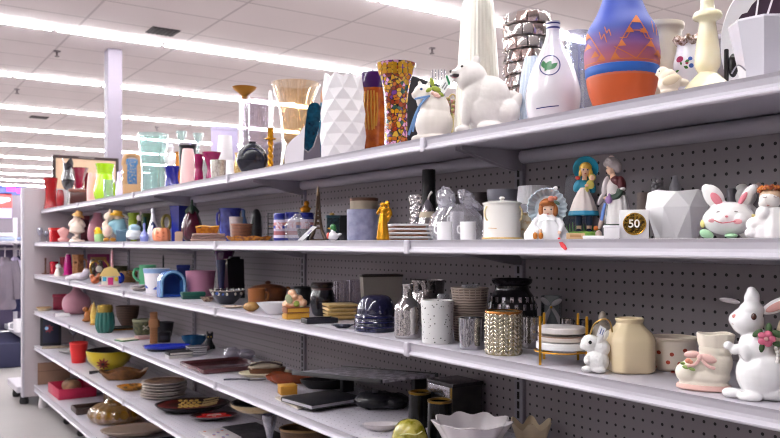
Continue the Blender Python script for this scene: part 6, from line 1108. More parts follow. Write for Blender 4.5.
# ================================================================ wares: fourth shelf
t = T('tray', 'cream shallow tray at the far end of the fourth shelf', 'tray', 4, 38, 51, y=.05, ry=7); t.part('body', t.b().L([(0, t.yb), (5, t.yb), (7, t.yb - 3), (6.6, t.yb - 3.2), (5, t.yb - .8), (0, t.yb - .8)]), m('d8c4a4', .5)); t.part('rim', t.b().tube([(44 + 6.9 * cos(i * pi / 10), t.yb - 3.2, 6.9 * sin(i * pi / 10)) for i in range(20)], .5, closed=True), m('a8885c', .5))
t = T('box', 'dark red box behind the mauve bottle vase', 'box', 4, 53, 66, y=.2, ry=4); t.part('body', t.b().box(53.5, 295, 66, t.yb, 7), m('7c1430', .45)); t.part('lid', t.b().box(53, 294, 66.5, 297, 7.4), m('921a3a', .45))
t = T('notepad', 'white notepad lying before the dark red box', 'notepad', 4, 53, 70, y=.08, ry=6); t.part('pages', t.b().box(54, t.yb - 3, 69, t.yb, 9), m('e6dede', .6)); t.part('binding', t.b().box(54, t.yb - 3.3, 56, t.yb + 0, 9.3), m('b0a4ac', .5))
V('bottle_vase', 'big mauve pink bottle vase with a narrow neck on the fourth shelf', 'vase', 4, 63, 90, 285, [(.62, 0), (.88, .1), (1, .35), (.86, .58), (.42, .76), (.26, .86), (.26, 1)], m('b5808e', .5), py=316)
t = T('squirrel_figurine', 'orange brown clay squirrel beside the teal cactus candle', 'figurine', 4, 82.5, 93, py=322); t.part('body', t.b().E(88, 316, 4, 5, 4).E(85.5, 309.5, 2.8, 2.8, 2.8).E(91, 310, 2, 6, 2, tilt=10).E(87, t.yb - 2, 4.6, 2, 4), m('b06a2e', .45), vox=.45); t.part('eye', t.b().E(84.6, 309, .6, .6, .6, dy=-2.3), BLK)
t = T('flame_ornament', 'yellow flame shaped glass ornament next to the teal cactus candle', 'ornament', 4, 90, 97.5, py=325, ry=2.6); t.part('body', t.b().L([(0, t.yb), (3, t.yb), (3.4, 316), (2.4, 309), (.9, 304), (.1, 301.5), (0, 301.5)]), m('e0ac2c', .3, kind='soft', c2='efd27a', sc=60)); t.part('base', t.b().L([(0, t.yb), (3.6, t.yb), (3.2, t.yb - 2), (0, t.yb - 2)]), m('b07a28', .4))
t = V('cactus_candle', 'teal ribbed cactus candle pot with a gold glass top', 'candle', 4, 96, 114, 312, [(.7, 0), (.92, .2), (1, .55), (.85, 1)], m('1a5c54', .35, coat=.3), py=330, wave=lambda a, r, z, i: (r * (1 + .06 * cos(13 * a)), z), seg=104)
t.part('gold_top', t.b().L([(7.6, 312.4), (7.9, 308), (7.2, 305), (6.4, 305), (6.8, 311), (0, 311)]), m('b89a4a', .2, .7))
V('bowl', 'carved brown wooden bowl behind the teal cactus candle', 'bowl', 4, 116, 139, 306, [(.5, 0), (.85, .4), (1, 1)], m('5c4030', .6, kind='wave', c2='3a281e', sc=30), dep=.85)
t = T('tray', 'dark green tray with an orange wooden edge', 'tray', 4, 100, 136, py=331, ry=12); t.part('body', t.b().L([(0, t.yb - .5), (16, t.yb - .5), (18, t.yb - 2.6), (17, t.yb - 2.6), (15, t.yb - 1.4), (0, t.yb - 1.4)], sy=.6), m('2a2c26', .4)); t.part('edge', t.b().L([(0, t.yb), (16.4, t.yb), (17.6, t.yb - 1.1), (16, t.yb - 1.4), (0, t.yb - .6)], sy=.61), m('b87a34', .5))
t = T('tile', 'cream tile on a green felt square at the shelf edge', 'tile', 4, 115, 138, py=341, ry=10, rot=25); t.part('body', t.b().box(119, t.yb - 1.8, 135, t.yb - .7, 14, bev=.3), m('ddd0bc', .5)); t.part('felt', t.b().box(117, t.yb - .8, 136, t.yb, 16, bev=.2), m('4c7a52', .7))
t = V('pot', 'camouflage green pot with a pale crossed mark', 'pot', 4, 133, 152, 319.5, [(.7, 0), (.9, .3), (1, .9), (1, 1)], m('4a4c34', .5, kind='noise', c2='70704e', sc=60), dep=.6)
t.part('rim', t.b().L([(t.rad(321) + .2, 321.5), (9.9, 319.5), (8.8, 319)]), m('9a9a7e', .4)); dec(t, 'cross_mark', stroke([(143, 325), (148, 329)], 1.4) + stroke([(148, 325), (143, 329)], 1.4), m('d8d2c4', .5))
t = T('box', 'pale pink flat card box at the shelf edge', 'box', 4, 135, 150, py=340, ry=7, rot=20); t.part('body', t.b().box(136.5, t.yb - 2.6, 148, t.yb, 11, bev=.3), m('dca9a4', .5)); t.part('lid', t.b().box(136, t.yb - 3.2, 148.5, t.yb - 1.8, 11.4, bev=.3), m('e4bab6', .5))
t = T('peg_doll', 'tall wooden peg totem figure standing near the shelf edge', 'figurine', 4, 148.5, 160, py=343, ry=3.4); t.part('body', t.b().box(150, 312, 157.5, t.yb, 6, bev=1.2), m('9a6840', .6, kind='wave', c2='86562f', sc=40)); t.part('arm', t.b().box(148.6, 320, 151, 327, 3, bev=.8), m('8a5a34', .6)); t.part('arm', t.b().box(156.6, 320, 159.4, 327, 3, bev=.8), m('8a5a34', .6)); t.part('chest_band', t.b().box(149.6, 318.5, 158, 327.5, 6.6, bev=.5), m('a8744a', .6))
t = V('bowl', 'black folded cloth lined bowl behind the wooden totem', 'bowl', 4, 156, 174, 322, [(.7, 0), (1, 1)], m('15131a', .5), dep=.9)
t = V('cup', 'low black cup right of the wooden totem', 'cup', 4, 157, 171, 332, [(.9, 0), (1, 1)], m('1d1b22', .35), py=342.5); t.part('label', t.b().decal([[(160, 335), (168, 335), (168, 339), (160, 339)]]), m('3c3a44', .4))
t = T('tray', 'royal blue oval tray with a red streak at the shelf edge', 'tray', 4, 143, 191, py=350.5, ry=13)
t.part('body', t.b().L([(0, t.yb), (17, t.yb), (22, t.yb - 3), (23.6, t.yb - 5.4), (22.6, t.yb - 5.2), (17, t.yb - 1.5), (0, t.yb - 1.3)], sy=.55), m('1830b4', .25, coat=.4)); t.part('streak', t.b().L([(0, t.yb - 1.3), (10, t.yb - 1.35), (10, t.yb - 1.7), (0, t.yb - 1.7)], sy=.25, px=170), m('b4404c', .4)); t.part('underside', t.b().L([(0, t.yb + .0), (18, t.yb - .1), (21.5, t.yb - 2.6), (19, t.yb - 2.4), (0, t.yb - .6)], sy=.56), m('14162c', .4))
for i, (cc, lab) in enumerate((('cfc9cc', 'white covered book at the shelf edge under the black one'), ('16141a', 'black book lying on the white covered book'))):
    t = T('book', lab, 'book', 4, 164, 194, py=355.5, on=None if i == 0 else (t, 3.05), ry=9, rot=16, group='two books by the blue tray')
    t.part('cover', t.b().box(167, t.yb - 3, 191, t.yb - 2.5, 16, bev=.1).box(167, t.yb - .5, 191, t.yb, 16, bev=.1).box(167, t.yb - 3, 168, t.yb, 16, bev=.1), m(cc, .4)); t.part('pages', t.b().box(167.8, t.yb - 2.5, 190.4, t.yb - .5, 15.2, bev=.05), m('d8d2cc', .6))
t = T('serving_bowl', 'teal blue rippled glass dish against the back of the fourth shelf', 'dish', 4, 182, 206, .95, ry=6); t.part('body', t.b().L([(0, t.yb), (7, t.yb), (11, t.yb - 6), (12, t.yb - 10), (11, t.yb - 10), (7, t.yb - 2), (0, t.yb - 2)], sy=.5, wave=lambda a, r, z, i: (r * (1 + .08 * cos(7*a)), z), seg=60), m('104a78', .2, coat=.4)); t.part('foot', t.b().L([(0, t.yb), (7.4, t.yb), (7, t.yb - 1.4), (0, t.yb - 1.4)], sy=.5), m('0c3454', .3))
for i in range(4):
    t = T('booklet', 'thin grey and white booklet, %s of the pile beside the black cat' % ('bottom', 'second from the bottom', 'third from the bottom', 'top')[i], 'booklet', 4, 186, 207, y=.2, on=None if i == 0 else (t, 1.85), ry=6, rot=5 * i, group='booklets beside the black cat')
    t.part('pages', t.b().box(187, t.yb - 1.5, 206, t.yb - .2, 11, bev=.1), m('dcd6dc', .5)); t.part('cover', t.b().box(186.8, t.yb - 1.8, 206.2, t.yb - 1.5, 11.2, bev=.05), m(('54505c', '8c8890', '3c3a44', '6c6874')[i], .5))
t = T('cat_figurine', 'small black cat figurine standing before the booklets', 'figurine', 4, 203, 216, .5, py=352); t.part('body', t.b().E(209, 345, 4.4, 6.4, 4).E(209.5, 337, 3.8, 3.6, 3.4).E(207.3, 333.6, 1.2, 2.4, 1).E(212, 333.8, 1.2, 2.4, 1).E(213.5, 347, 1.4, 4, 1.4, tilt=-20).E(209, t.yb - 3, 4, 3, 3.6), m('14121a', .35), vox=.5); t.part('eyes', t.b().E(208.2, 336.6, .6, .6, .4, dy=-3.2).E(211, 336.6, .6, .6, .4, dy=-3.2), m('c9a84a', .3))
V('ornament', 'small mauve stone heart paperweight before the black cat', 'paperweight', 4, 199, 210, 345, [(.5, 0), (1, .4), (.8, .8), (.3, 1)], m('785864', .5), py=353.5, open=False, flat=.6)
t = T('wrapped_bundle', 'cluster of small wares wrapped in clear plastic at the back of the fourth shelf', 'bundle', 4, 222, 256, .95, ry=9); bb = t.b().E(232, t.yb - 6, 9, 6.4, 7).E(246, t.yb - 5, 9, 5.4, 7)
bag_noise(bb, .3, 1.6); t.part('wrap', bb, glass('e4e0ec', .3, .15, bump=1)); t.part('contents', t.b().E(230, t.yb - 5, 5, 3.6, 4).E(240, t.yb - 5, 4.4, 3.6, 4).E(248, t.yb - 4, 5, 3, 4), m('8c8088', .5, kind='noise', c2='d8ccd4', sc=80))
t = T('tray', 'dark brown glossy rectangular tray at the shelf edge', 'tray', 4, 204, 240, y=.19, aisle=True)
t.part('body', t.b().box(190, t.yb - 1.8, 254, t.yb, 62, bev=.5), m('3c1a1c', .2, coat=.4))
for q in ((189, 255, 1.6, -31), (189, 255, 1.6, 31), (188.6, 190.4, 63, 0), (253.6, 255.4, 63, 0)): t.part('rim', t.b().box(q[0], t.yb - 4.5, q[1], t.yb - .4, q[2], dy=q[3]), m('5a3438', .25, coat=.4))
t = T('oval_platter', 'cream oval platter carrying the brown basket', 'platter', 4, 238, 293, py=376, ry=15); t.part('body', t.b().L([(0, t.yb), (20, t.yb), (26.5, t.yb - 3.4), (26.2, t.yb - 4.4), (20, t.yb - 1.6), (0, t.yb - 1.4)], sy=.55), m('d9cfb0', .35, coat=.2)); t.part('foot', t.b().L([(0, t.yb), (18, t.yb), (17, t.yb - .8), (0, t.yb - .8)], sy=.55), m('c4b894', .4)); Tp = t
t = T('basket', 'brown woven basket of folded linens on the cream oval platter', 'basket', 4, 246, 288, on=(Tp, 1.8), ry=10); t.part('body', t.b().L([(0, t.yb), (16, t.yb), (19, t.yb - 7), (18, t.yb - 7), (15, t.yb - 1.4), (0, t.yb - 1.4)], sy=.42), m('7a4c2a', .6, kind='wave', c2='4a2a18', sc=90, bump=.6)); bb = t.b().E(262, t.yb - 8.4, 14, 4.6, 6, tilt=-4).E(274, t.yb - 9, 9, 3.6, 5.6).E(255, t.yb - 7.6, 7, 3, 5.6); bag_noise(bb, .3, 1); t.part('linens', bb, m('c8baa4', .7)); t.part('dark_trim', t.b().tube([(250, t.yb - 10, -5.4), (260, t.yb - 12.6, -6), (272, t.yb - 12.4, -5.6), (282, t.yb - 9.6, -5)], 1, sp=4), m('3c2a24', .6))
t = T('spatula', 'silver cake server lying at the shelf edge', 'server', 4, 222, 268, py=380.5, ry=3, rot=-6); t.part('blade', t.b().poly([(248, t.yb), (262, t.yb), (266, t.yb - .8), (248, t.yb - .8)], 6), m('6c6c78', .25, .8)); t.part('handle', t.b().tube([(224, t.yb - 1, 0), (238, t.yb - 1.3, 0), (250, t.yb - .9, 0)], .9, sp=4), m('4a4a56', .25, .7))
t = T('leaf_dish', 'rust orange leaf shaped dish before the pegboard post', 'dish', 4, 266, 318, py=383, ry=12)
t.part('body', t.b().L([(0, t.yb), (16, t.yb), (23, t.yb - 5), (25, t.yb - 9), (23.8, t.yb - 8.6), (16, t.yb - 1.6), (0, t.yb - 1.4)], sy=.42, wave=lambda a, r, z, i: (r * (1 + .06 * cos(8 * a)), z + (1.6 * cos(3 * a + 1) if r > 20 else 0)), seg=72), m('a4441a', .3, coat=.3, kind='soft', c2='7a3a14', sc=40)); t.part('midrib', t.b().tube([(273, t.yb - 3, 0), (290, t.yb - 1.8, 0), (309, t.yb - 3, 0)], .7, sp=4), m('6a2c10', .4))
t = T('box', 'yellow cardboard box under the black book', 'box', 4, 277, 297, py=394, ry=8, rot=14); t.part('body', t.b().box(279, t.yb - 8.4, 296, t.yb, 14), m('b8822a', .5)); t.part('flap', t.b().box(278.6, t.yb - 9.4, 296.4, t.yb - 8, 14.4), m('cc9838', .5))
t = T('booklet', 'cream booklet at the shelf edge under the black book', 'booklet', 4, 292, 336, y=.115, aisle=True, ry=14, rot=-4); t.part('pages', t.b().box(286, t.yb - 2.2, 342, t.yb - .4, 60, bev=.2), m('d8cfc4', .5)); t.part('cover', t.b().box(285.6, t.yb - 2.8, 342.4, t.yb - 2.1, 60.4, bev=.1), m('b4a490', .5, kind='noise', c2='4a3a34', sc=60, th=.6)); Tk = t
t = T('book', 'black hardback book lying askew on the cream booklet', 'book', 4, 296, 350, on=(Tk, 2.9), ry=14, aisle=True, rot=6); t.part('cover', t.b().box(296, t.yb - 4.4, 350, t.yb - 3.7, 64, bev=.2).box(296, t.yb - .7, 350, t.yb, 64, bev=.2).box(296, t.yb - 4.4, 296.8, t.yb, 64, bev=.2), m('14141a', .35)); t.part('pages', t.b().box(296.8, t.yb - 3.8, 349, t.yb - .6, 63, bev=.1), m('b4b0b8', .5))
# big slate board leaning over the wares
t = T('slate_board', 'long black framed grey slate serving board propped on the dark wares', 'board', 4, 296, 424, y=.238, aisle=True, ry=20)
cxs = t.cx; sl = (0, -5.2, 0)
t.part('slab', t.b().box(cxs - 85, t.yb - 28.5, cxs + 85, t.yb - 26, 60, bev=.4, rot=sl), m('cfcbd3', .4, kind='noise', c2='86828a', sc=45, bump=.3))
for dy_ in (-31, 31): t.part('frame', t.b().box(cxs - 87, t.yb - 29.6, cxs + 87, t.yb - 25.4, 2.4, dy=dy_, rot=sl), m('121015', .4))
for dx_, h_ in ((-52, 19), (78, 32)): t.part('foot', t.b().box(cxs + dx_ - 3, t.yb - h_, cxs + dx_ + 3, t.yb, 14, dy=16), m('17151a', .5))
t = T('platter', 'black oval roasting dish with a handle left of the slate board', 'platter', 4, 300, 352, .8, ry=14, up=None); t.part('body', t.b().L([(0, t.yb), (18, t.yb), (25, t.yb - 6), (26, t.yb - 9), (24.8, t.yb - 9), (17, t.yb - 2), (0, t.yb - 2)], sy=.5), m('131116', .3)); t.part('handle', t.b().tube([(330, t.yb - 8, -10), (334, t.yb - 11, -11), (342, t.yb - 11, -10), (346, t.yb - 8, -9)], 1.3, sp=4), m('1c1a20', .3))
t = T('black_bag', 'lumpy black plastic wrapped parcel under the slate board', 'parcel', 4, 352, 412, py=409, ry=16); bb = t.b().E(376, t.yb - 9, 22, 9.4, 14).E(395, t.yb - 8, 15, 8, 13); bag_noise(bb, .2, 1.6)
for v in bb.bm.verts: v.co.z = max(v.co.z, 0)
t.part('body', bb, m('16151c', .25, bump=.6, bsc=60)); t.part('tape', t.b().box(372, t.yb - 19, 378, t.yb - 17.6, 16, bev=.2), m('3a3842', .3))
t = T('shell_dish', 'white scalloped shell dish at the shelf edge', 'dish', 4, 362, 402, py=424, ry=11, rot=4); t.part('body', t.b().L([(0, t.yb), (10, t.yb), (17, t.yb - 3), (19.6, t.yb - 6.4), (18.8, t.yb - 6.4), (10, t.yb - 1.5), (0, t.yb - 1.4)], sy=.5, wave=lambda a, r, z, i: (r * (1 + .04 * cos(12 * a)), z), seg=84), m('dcd4d6', .3, coat=.3)); t.part('foot', t.b().L([(0, t.yb), (10.6, t.yb), (10, t.yb - 1), (0, t.yb - 1)], sy=.5), m('c4bcc0', .4))
t = V('paperweight', 'domed yellow green glass paperweight', 'paperweight', 4, 391, 428.5, 419, [(1, 0), (1, .12), (.93, .4), (.75, .72), (.45, .93), (.02, 1)], m('7c7410', .12, coat=.5, kind='noise', c2='b4a850', sc=40), y=.062, open=False)
t.part('swirl', t.b().tube([(400, 431, -16.4), (408, 429.5, -18.4), (416, 430.5, -17.4), (422, 428, -14.2)], .6, sp=5), m('d8d49a', .3))
for a, b_, yt, pyb, lab in ((408.5, 431, 391.5, .2, 'black cylinder vase with a gold rim, farther of the two'), (427.5, 452, 400, .155, 'black cylinder vase with a gold rim, nearer of the two')):
    t = V('cylinder_vase', lab, 'vase', 4, a, b_, yt, CYL, m('09080a', .25, spec=.35), y=pyb, group='black and gold cylinder vases'); t.part('rim', t.b().L([(t.w/2 + .2, yt + 2), (t.w/2 + .3, yt), (t.w/2 - 1.6, yt - .3), (t.w/2 - 1.8, yt + 2)]), m('8a6a2c', .3, .8))
t = T('metal_box', 'big black lacquered box with a chrome corner plate', 'box', 4, 437, 473, y=.288, aisle=True)
x0, x1, zt = t.cx - 20, t.cx + 20, t.yb - t.k ** -1 * 0
tp = 380.5
t.part('body', t.b().box(x0, tp, x1, t.yb, 38, bev=.8), m('1a171a', .3, kind='soft', c2='3a3634', sc=30)); t.part('lid', t.b().box(x0 - .6, tp - .6, x1 + .6, tp + 3, 39), m('4a464a', .2, .6)); t.part('chrome_plate', t.b().box(x0 + 1, tp + 3, x1 - 4, tp + 13, .8, dy=-19.3), m('b4b0b8', .2, .85, bump=.5)); t.part('brass_edge', t.b().box(x1 - 2.4, tp + 3, x1 - .6, t.yb, .8, dy=-19.4, bev=.1), m('9a7a3a', .3, .8))
t = T('scalloped_bowl', 'large white ruffled bowl at the near end of the fourth shelf', 'bowl', 4, 430, 514, y=.108, ry=38)
wv = lambda a, r, z, i: (r * (1 + (.06 * cos(9 * a) if r > 30 else 0)), z + (1.3 * cos(9 * a) if r > 30 else 0))
t.part('body', t.b().L([(0, t.yb), (18, t.yb), (22, t.yb - 4), (32, 432), (39.5, 421), (38, 420.6), (30.5, 432.4), (20, t.yb - 5), (0, t.yb - 4)], wave=wv, seg=108, sy=.92), m('d9d2d4', .25, coat=.4)); t.part('foot', t.b().L([(0, t.yb), (19, t.yb), (20, t.yb - 2), (0, t.yb - 2)]), m('c4bcc0', .35))
t = T('crinkle_dish', 'cream folded napkin shaped dish beside the white ruffled bowl', 'dish', 4, 506, 556, y=.278, ry=22)
wv2 = lambda a, r, z, i: (r * (1 + (.12 * cos(6 * a) if r > 12 else 0)), z + (4 * cos(6 * a) if r > 15 else 0))
t.part('body', t.b().L([(0, t.yb), (12, t.yb), (14, t.yb - 10), (20, 424), (18.8, 423.6), (14, t.yb - 9), (0, t.yb - 4)], wave=wv2, seg=96, sy=.9), m('d9c6a4', .4, coat=.2)); t.part('foot', t.b().L([(0, t.yb), (12.6, t.yb), (13, t.yb - 2), (0, t.yb - 2)]), m('c4b08c', .4))
# ================================================================ wares: fifth shelf
t = T('framed_print', 'black framed print of a red flower standing at the far end', 'picture', 5, 40.5, 61, .35, ry=2); t.part('frame', t.b().box(41, 316.5, 60.5, t.yb, 3), m('17151d', .4)); t.part('print', t.b().box(43.5, 319.5, 58, t.yb - 3, .6, dy=-1.6, bev=.1), m('1e2038', .5)); t.part('flower', t.b().poly([(49 + (4.6 if i % 2 else 2.8) * cos(i * pi / 7), 328.5 + (4.6 if i % 2 else 2.8) * sin(i * pi / 7)) for i in range(14)], .4, dy=-2), m('8a3040', .5)); t.part('flower_centre', t.b().poly(circ(47, 328, 1.7), .4, dy=-2.4), m('9ac8f0', .5))
t = T('placemat', 'cream leaf patterned placemat at the far end of the fifth shelf', 'placemat', 5, 42, 74, py=347.5, ry=9); t.part('body', t.b().box(44, t.yb - 1, 72, t.yb, 15, bev=.3), m('b8a894', .7, kind='noise', c2='7c6c58', sc=30)); t.part('edge', t.b().box(43.4, t.yb - .6, 72.6, t.yb - .1, 15.8, bev=.1), m('8c7c68', .7))
V('plate', 'white dinner plate with a green leaf border', 'plate', 5, 59, 97, 349.5, [(.55, 0), (.9, .7), (1, 1)], m('d6d2d0', .3, kind='noise', c2='7c9a6a', sc=26, th=.62), py=353.5, flat=.55)
V('wine_glass', 'clear wine glass standing behind the red cup', 'glass', 5, 69, 78, 327, [(.8, 0), (.85, .03), (.15, .08), (.12, .45), (.55, .55), (1, .75), (.85, 1)], glass('d8d8e4', .18), y=.30)
t = V('cup', 'bright red plastic tumbler on the fifth shelf', 'cup', 5, 70, 87.5, 342.8, [(.74, 0), (.76, .03), (1, .96), (1, 1)], m('cc1c1e', .3), py=362.5); t.part('rim', t.b().L([(8.8, 344), (9.1, 342.8), (8, 342.2)]), m('e03a34', .3))
t = V('bowl', 'big yellow bowl painted with a red flower', 'bowl', 5, 87.5, 131, 350, [(.42, 0), (.48, .05), (.88, .45), (1, .85), (1, 1)], m('c9b01c', .3, coat=.3), py=370, inner=1)
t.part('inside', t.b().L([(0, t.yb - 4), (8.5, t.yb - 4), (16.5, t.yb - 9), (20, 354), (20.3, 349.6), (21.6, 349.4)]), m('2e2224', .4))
fl = [leaf(103.5, 361.5, 6.6, 2.2, a) for a in range(0, 360, 40)]; dec(t, 'painted_flower', fl, m('8e2a14', .4)); dec(t, 'flower_centre', [circ(103.5, 361.5, 1.6)], m('3a2410', .4), e=.5)
t = T('spoon_rest', 'black cast iron spoon rest before the yellow bowl', 'spoon rest', 5, 88, 115, py=373.5, ry=5, rot=8); t.part('bowl', t.b().L([(0, t.yb), (5, t.yb), (8, t.yb - 2.6), (7.4, t.yb - 2.6), (5, t.yb - .9), (0, t.yb - .8)], px=105, sy=.6), m('17161c', .4)); t.part('handle', t.b().tube([(98, t.yb - 2, 0), (93, t.yb - 1.6, 0), (90, t.yb - 1.2, 0)], [1.3, 1.5, 2], sp=3, flat=.5), m('17161c', .4))
t = T('leaf_tray', 'brown wooden leaf tray with curled edges', 'tray', 5, 101, 147, py=379, ry=13); t.part('body', t.b().L([(0, t.yb), (15, t.yb), (20, t.yb - 4), (22.6, t.yb - 9), (21.8, t.yb - 9), (15, t.yb - 1.4), (0, t.yb - 1.2)], sy=.52, wave=lambda a, r, z, i: (r * (1 + .06 * cos(5 * a)), z + (1.8 * cos(4 * a) if r > 18 else 0)), seg=72), m('8a5a28', .4, kind='soft', c2='5c3818', sc=40)); t.part('dark_stripes', t.b().tube([(108, t.yb - 3, -4), (118, t.yb - 2.2, -3), (130, t.yb - 2.4, -4)], 1, sp=3, flat=.4), m('2a1c16', .5))
V('bowl', 'orange yellow shallow bowl between the leaf tray and the plate stack', 'bowl', 5, 117, 148, 385, [(.5, 0), (.9, .7), (1, 1)], m('b87a14', .35, kind='noise', c2='5a3c10', sc=40, th=.56), py=390, flat=.6)
# plate stack
Hs = None
for i in range(6):
    nm = ('bottom', 'second from the bottom', 'third from the bottom', 'third from the top', 'second from the top', 'top')[i]
    t = T('dinner_plate', 'pale stoneware dinner plate%s, %s of the stack of six' % (' with a brown painted face' if i == 5 else '', nm), 'plate', 5, 141 + (0 if i < 2 else 1.5), 185 + (0 if i < 2 else 1.5), y=.17, on=None if i == 0 else (t, 2.7), group='stacked stoneware plates')
    if Hs is None: Hs = t.yb
    t.part('body', t.b().L([(0, t.yb), (14, t.yb), (18, t.yb - 1.1), (21.6, t.yb - 2.3), (22, t.yb - 3.1), (21, t.yb - 3.2), (17, t.yb - 2.0), (14, t.yb - 1.2), (0, t.yb - 1.2)], seg=44), m('cbbfb6', .4))
    if i == 5: t.part('painted_face', t.b().L([(0, t.yb - 1.3), (14, t.yb - 1.4), (17, t.yb - 2.2), (19.6, t.yb - 2.9)], seg=40), m('5c3428', .35, kind='noise', c2='9a7850', sc=22))
t = V('bowl', 'dark red brown bowl with yellow giraffe patches and stripes', 'bowl', 5, 156, 229, 403, [(.5, 0), (.78, .3), (.95, .75), (1, 1)], m('1a0f12', .4, spec=.25), y=.182, flat=.78)
GZ = [(0, 2.7), (16, 2.8), (26, 4.9), (33.8, t.yb - 403.6)]
def gz(x, dy, P=GZ, q=.78):
    r = sqrt(x * x + (dy / q) ** 2)
    for (a, b_), (c, d_) in zip(P, P[1:]):
        if r <= c: return b_ + (d_ - b_) * (r - a) / (c - a)
    return P[-1][1]
t.part('red_glaze', t.b().L([(r, t.yb - z) for r, z in GZ], sy=.78, seg=60), m('6e1c14', .5, kind='noise', c2='2a1210', sc=10, spec=.2))
bb = t.b(); k_ = t.k
for i in range(5):
    for j in range(4):
        x, dy = -12 + j * 5.4 + (i % 2) * 2.6, 3 + i * 4.6
        if gz(x, dy) < t.yb - 404.2: bb.E(t.cx + x, t.yb - gz(x, dy) - .25, 2.2, .8, 1.8, dy=dy, pit=18)
t.part('giraffe_patches', bb, m('c8a450', .5)); bb = t.b()
for i in range(4): bb.tube([(t.cx + 8 + q * 4 + i, t.yb - gz(8 + q * 4 + i, 4 + i * 5.4) - .35, 4 + i * 5.4) for q in range(5)], 1.1, flat=.5)
t.part('stripes', bb, m('b8a070', .5))
t = V('plate', 'red and black splashed plate at the shelf edge', 'plate', 5, 190, 238, 415, [(.55, 0), (.9, .7), (1, 1)], m('240e12', .4, spec=.25), y=.2, flat=.7)
t.part('red_splash', t.b().L([(0, t.yb - 1.9), (11, t.yb - 2.1), (15, t.yb - 3.3)], sy=.7, wave=lambda a, r, z, i: (r * (1 + .2 * cos(5 * a)), z), seg=50), m('d01c18', .45, spec=.3)); t.part('white_marks', t.b().tube([(207, t.yb - 2.6, 4), (214, t.yb - 2.6, 7), (221, t.yb - 2.8, 5)], .7, sp=3, flat=.4).tube([(212, t.yb - 2.6, 2), (216, t.yb - 2.6, 1)], .6, flat=.4), m('e0d0c8', .4)); t.part('rim', t.b().L([(23.4, 415.3), (24.2, 414.6), (23, 414.4)], sy=.7), m('8c848c', .3))
tpg = V('pedestal_glass', 'clear cut glass pedestal holding up the black pan', 'glass', 5, 257, 282, 414.6, [(.8, 0), (.85, .04), (.3, .1), (.22, .3), (.3, .5), (.55, .8), (.6, 1)], glass('dcdce6', .2, bump=.4), y=.17)
t = T('pan', 'shallow black glass pan raised on the clear pedestal glass', 'pan', 5, 231, 291, on=(tpg, tpg.yb - 414.4), ry=24); t.part('body', t.b().L([(0, t.yb), (20, t.yb), (28, t.yb - 5), (30, t.yb - 9), (29, t.yb - 9), (20, t.yb - 1.6), (0, t.yb - 1.4)], sy=.8), m('100f14', .4, spec=.3)); t.part('cream_edge', t.b().L([(22, t.yb - .9), (28.4, t.yb - 5.2), (29.4, t.yb - 8), (30.3, t.yb - 8), (28.9, t.yb - 4.6), (22, t.yb - .4)], sy=.8) .box(252, t.yb - 8, 286, t.yb - 3, 1.4, dy=-22, bev=.5), m('b8a078', .35)); 
t = T('cutting_board', 'dark slate cutting board lying behind the splashed plate', 'board', 5, 226, 285, y=.235, ry=15, aisle=True); t.part('body', t.b().box(215, t.yb - 2.4, 290, t.yb, 38, bev=.6), m('1c1a1e', .6, kind='noise', c2='343034', sc=40, spec=.2)); t.part('edge', t.b().box(214.6, t.yb - 1.4, 290.4, t.yb - .8, 38.5, bev=.1), m('6c6870', .4))
t = T('tile', 'floral printed white tile at the very edge of the fifth shelf', 'tile', 5, 198, 242, y=.108, ry=14, aisle=True); t.part('body', t.b().box(196, t.yb - 1.8, 244, t.yb, 28, bev=.4), m('d4cccc', .3, coat=.3)); bb = t.b(); bb2 = t.b()
for i in range(12): (bb if i % 2 else bb2).E(202 + (i * 31 % 38), t.yb - 1.8, 2.2, .25, 1.6, dy=-9 + (i * 7 % 18))
t.part('blue_flowers', bb, m('5a78b8', .4)); t.part('red_flowers', bb2, m('c4745c', .4))['kind'] = 'stuff'
t = V('basket', 'brown wicker bowl at the back of the fifth shelf near the pedestal glass', 'basket', 5, 280, 332, 428, [(.7, 0), (.9, .3), (1, 1)], m('6a4c2c', .6, kind='wave', c2='3c2a1a', sc=90, bump=.6), dep=.8, flat=.7)
t.part('rim', t.b().tube([(306 + 26 * cos(i * pi / 16), 428, 18.2 * sin(i * pi / 16)) for i in range(32)], 1.2, closed=True), m('8a683c', .6))
# ================================================================ wares: bottom deck
t = T('carton_tray', 'magenta cardboard tray carton holding a brown bread shaped item', 'carton', 6, 50, 94, ry=14, y=.15, aisle=True)
t.part('base', t.b().box(46, t.yb - 1, 98, t.yb, 34, bev=.2), m('9c1438', .5))
for q in ((46, 98, 1, -17), (46, 98, 1, 17), (45.6, 46.6, 34, 0), (97.4, 98.4, 34, 0)): t.part('side', t.b().box(q[0], t.yb - 10, q[1], t.yb, q[2], dy=q[3], bev=.2), m('b01c44', .5))
Tm = t
t = T('bread_board', 'brown bread shaped wooden carving inside the magenta carton', 'carving', 6, 50, 94, on=(Tm, 1.2), ry=8, aisle=True); t.part('body', t.b().E(70, t.yb - 6.6, 17, 6.4, 9).E(76, t.yb - 8, 8, 5.6, 8), m('6c4630', .6, kind='soft', c2='9c7450', sc=25), vox=.9); t.part('dark_cut', t.b().tube([(60, t.yb - 12, -3.6), (64, t.yb - 13, 0), (66, t.yb - 12.6, 4)], .8, sp=3), m('3c261a', .6)); t.part('dark_cut', t.b().tube([(72, t.yb - 13.6, -3.6), (75, t.yb - 14.2, 0), (77, t.yb - 13.8, 4)], .8, sp=3), m('3c261a', .6))
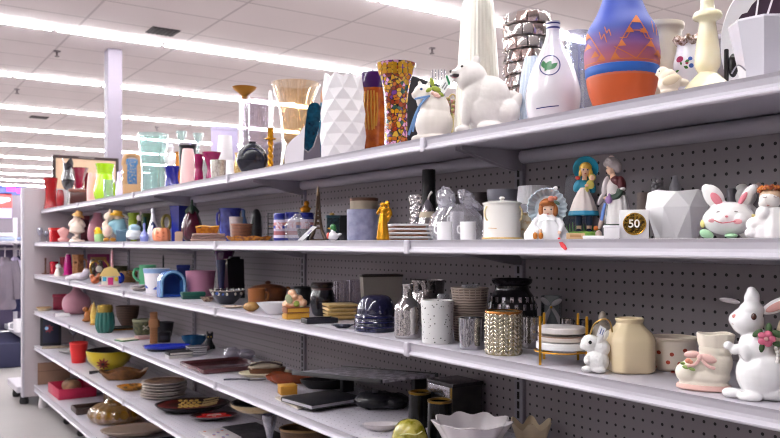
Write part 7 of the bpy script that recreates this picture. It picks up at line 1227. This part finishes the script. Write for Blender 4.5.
t = T('board', 'brown cardboard sheet standing behind the magenta carton', 'board', 6, 53, 55, y=.13, aisle=True, rot=90); t.part('body', t.b().box(39, 362, 69, t.yb, 1.6, bev=.2), m('8c6c58', .7)); t.part('fold', t.b().box(39, 370, 69, 370.6, 1.9, bev=.05), m('6c5040', .7))
t = T('block', 'plain white styrofoam block right of the magenta carton', 'block', 6, 92, 103, 1, ry=5, rot=14); t.part('body', t.b().box(93, 378.5, 102, t.yb, 9), m('d4ccd0', .6)); t.part('groove', t.b().box(92.8, 384, 102.2, 384.8, 9.3, bev=.05), m('b4acb0', .6))
t = T('tray', 'dark brown serving tray tilted behind the amber jar', 'tray', 6, 72, 112, .75, ry=15, rot=12); t.part('body', t.b().box(75, t.yb - 2, 108, t.yb, 26), m('2e201e', .4)); t.part('rims', t.b().box(75, t.yb - 6, 108, t.yb - 1, 1.4, dy=-12.6).box(75, t.yb - 6, 108, t.yb - 1, 1.4, dy=12.6).box(74.4, t.yb - 6, 76, t.yb - 1, 26).box(107, t.yb - 6, 108.6, t.yb - 1, 26), m('3c2a26', .4))
t = V('box_planter', 'beige stone planter between the styrofoam block and the amber jar', 'planter', 6, 104, 122, 387, [(.9, 0), (1, .1), (1, 1)], m('8c7864', .6), dep=.98)
t = V('glass_jug', 'huge amber glass jug lying low on the bottom deck', 'jug', 6, 90, 143, 401, [(.7, 0), (.9, .12), (1, .4), (.9, .7), (.6, .92), (.4, 1)], glass('d8a83c', .5, .15, fr='b0821c', bump=.5, bsc=25), y=.188, wave=lambda a, r, z, i: (r * (1 + .035 * cos(16 * a)), z), seg=96, open=False)
t.part('neck', t.b().L([(12, 401.4), (9, 398), (9.6, 394.4), (10.4, 393), (8.6, 393), (7.6, 398), (10, 401.6)]), glass('d8a83c', .5, .15, fr='b0821c'))
V('oval_platter', 'large taupe oval platter at the front of the bottom deck', 'platter', 6, 102, 168, 428, [(.55, 0), (.9, .6), (1, 1)], m('a08c7c', .4, coat=.2), y=.178, flat=.66)
V('plate', 'navy plate in front of the taupe platter, nearest on the bottom deck', 'plate', 6, 146, 208, 441, [(.5, 0), (.9, .7), (1, 1)], m('15162a', .25, coat=.4), y=.178, flat=.7)
for t in ALL: t.end()
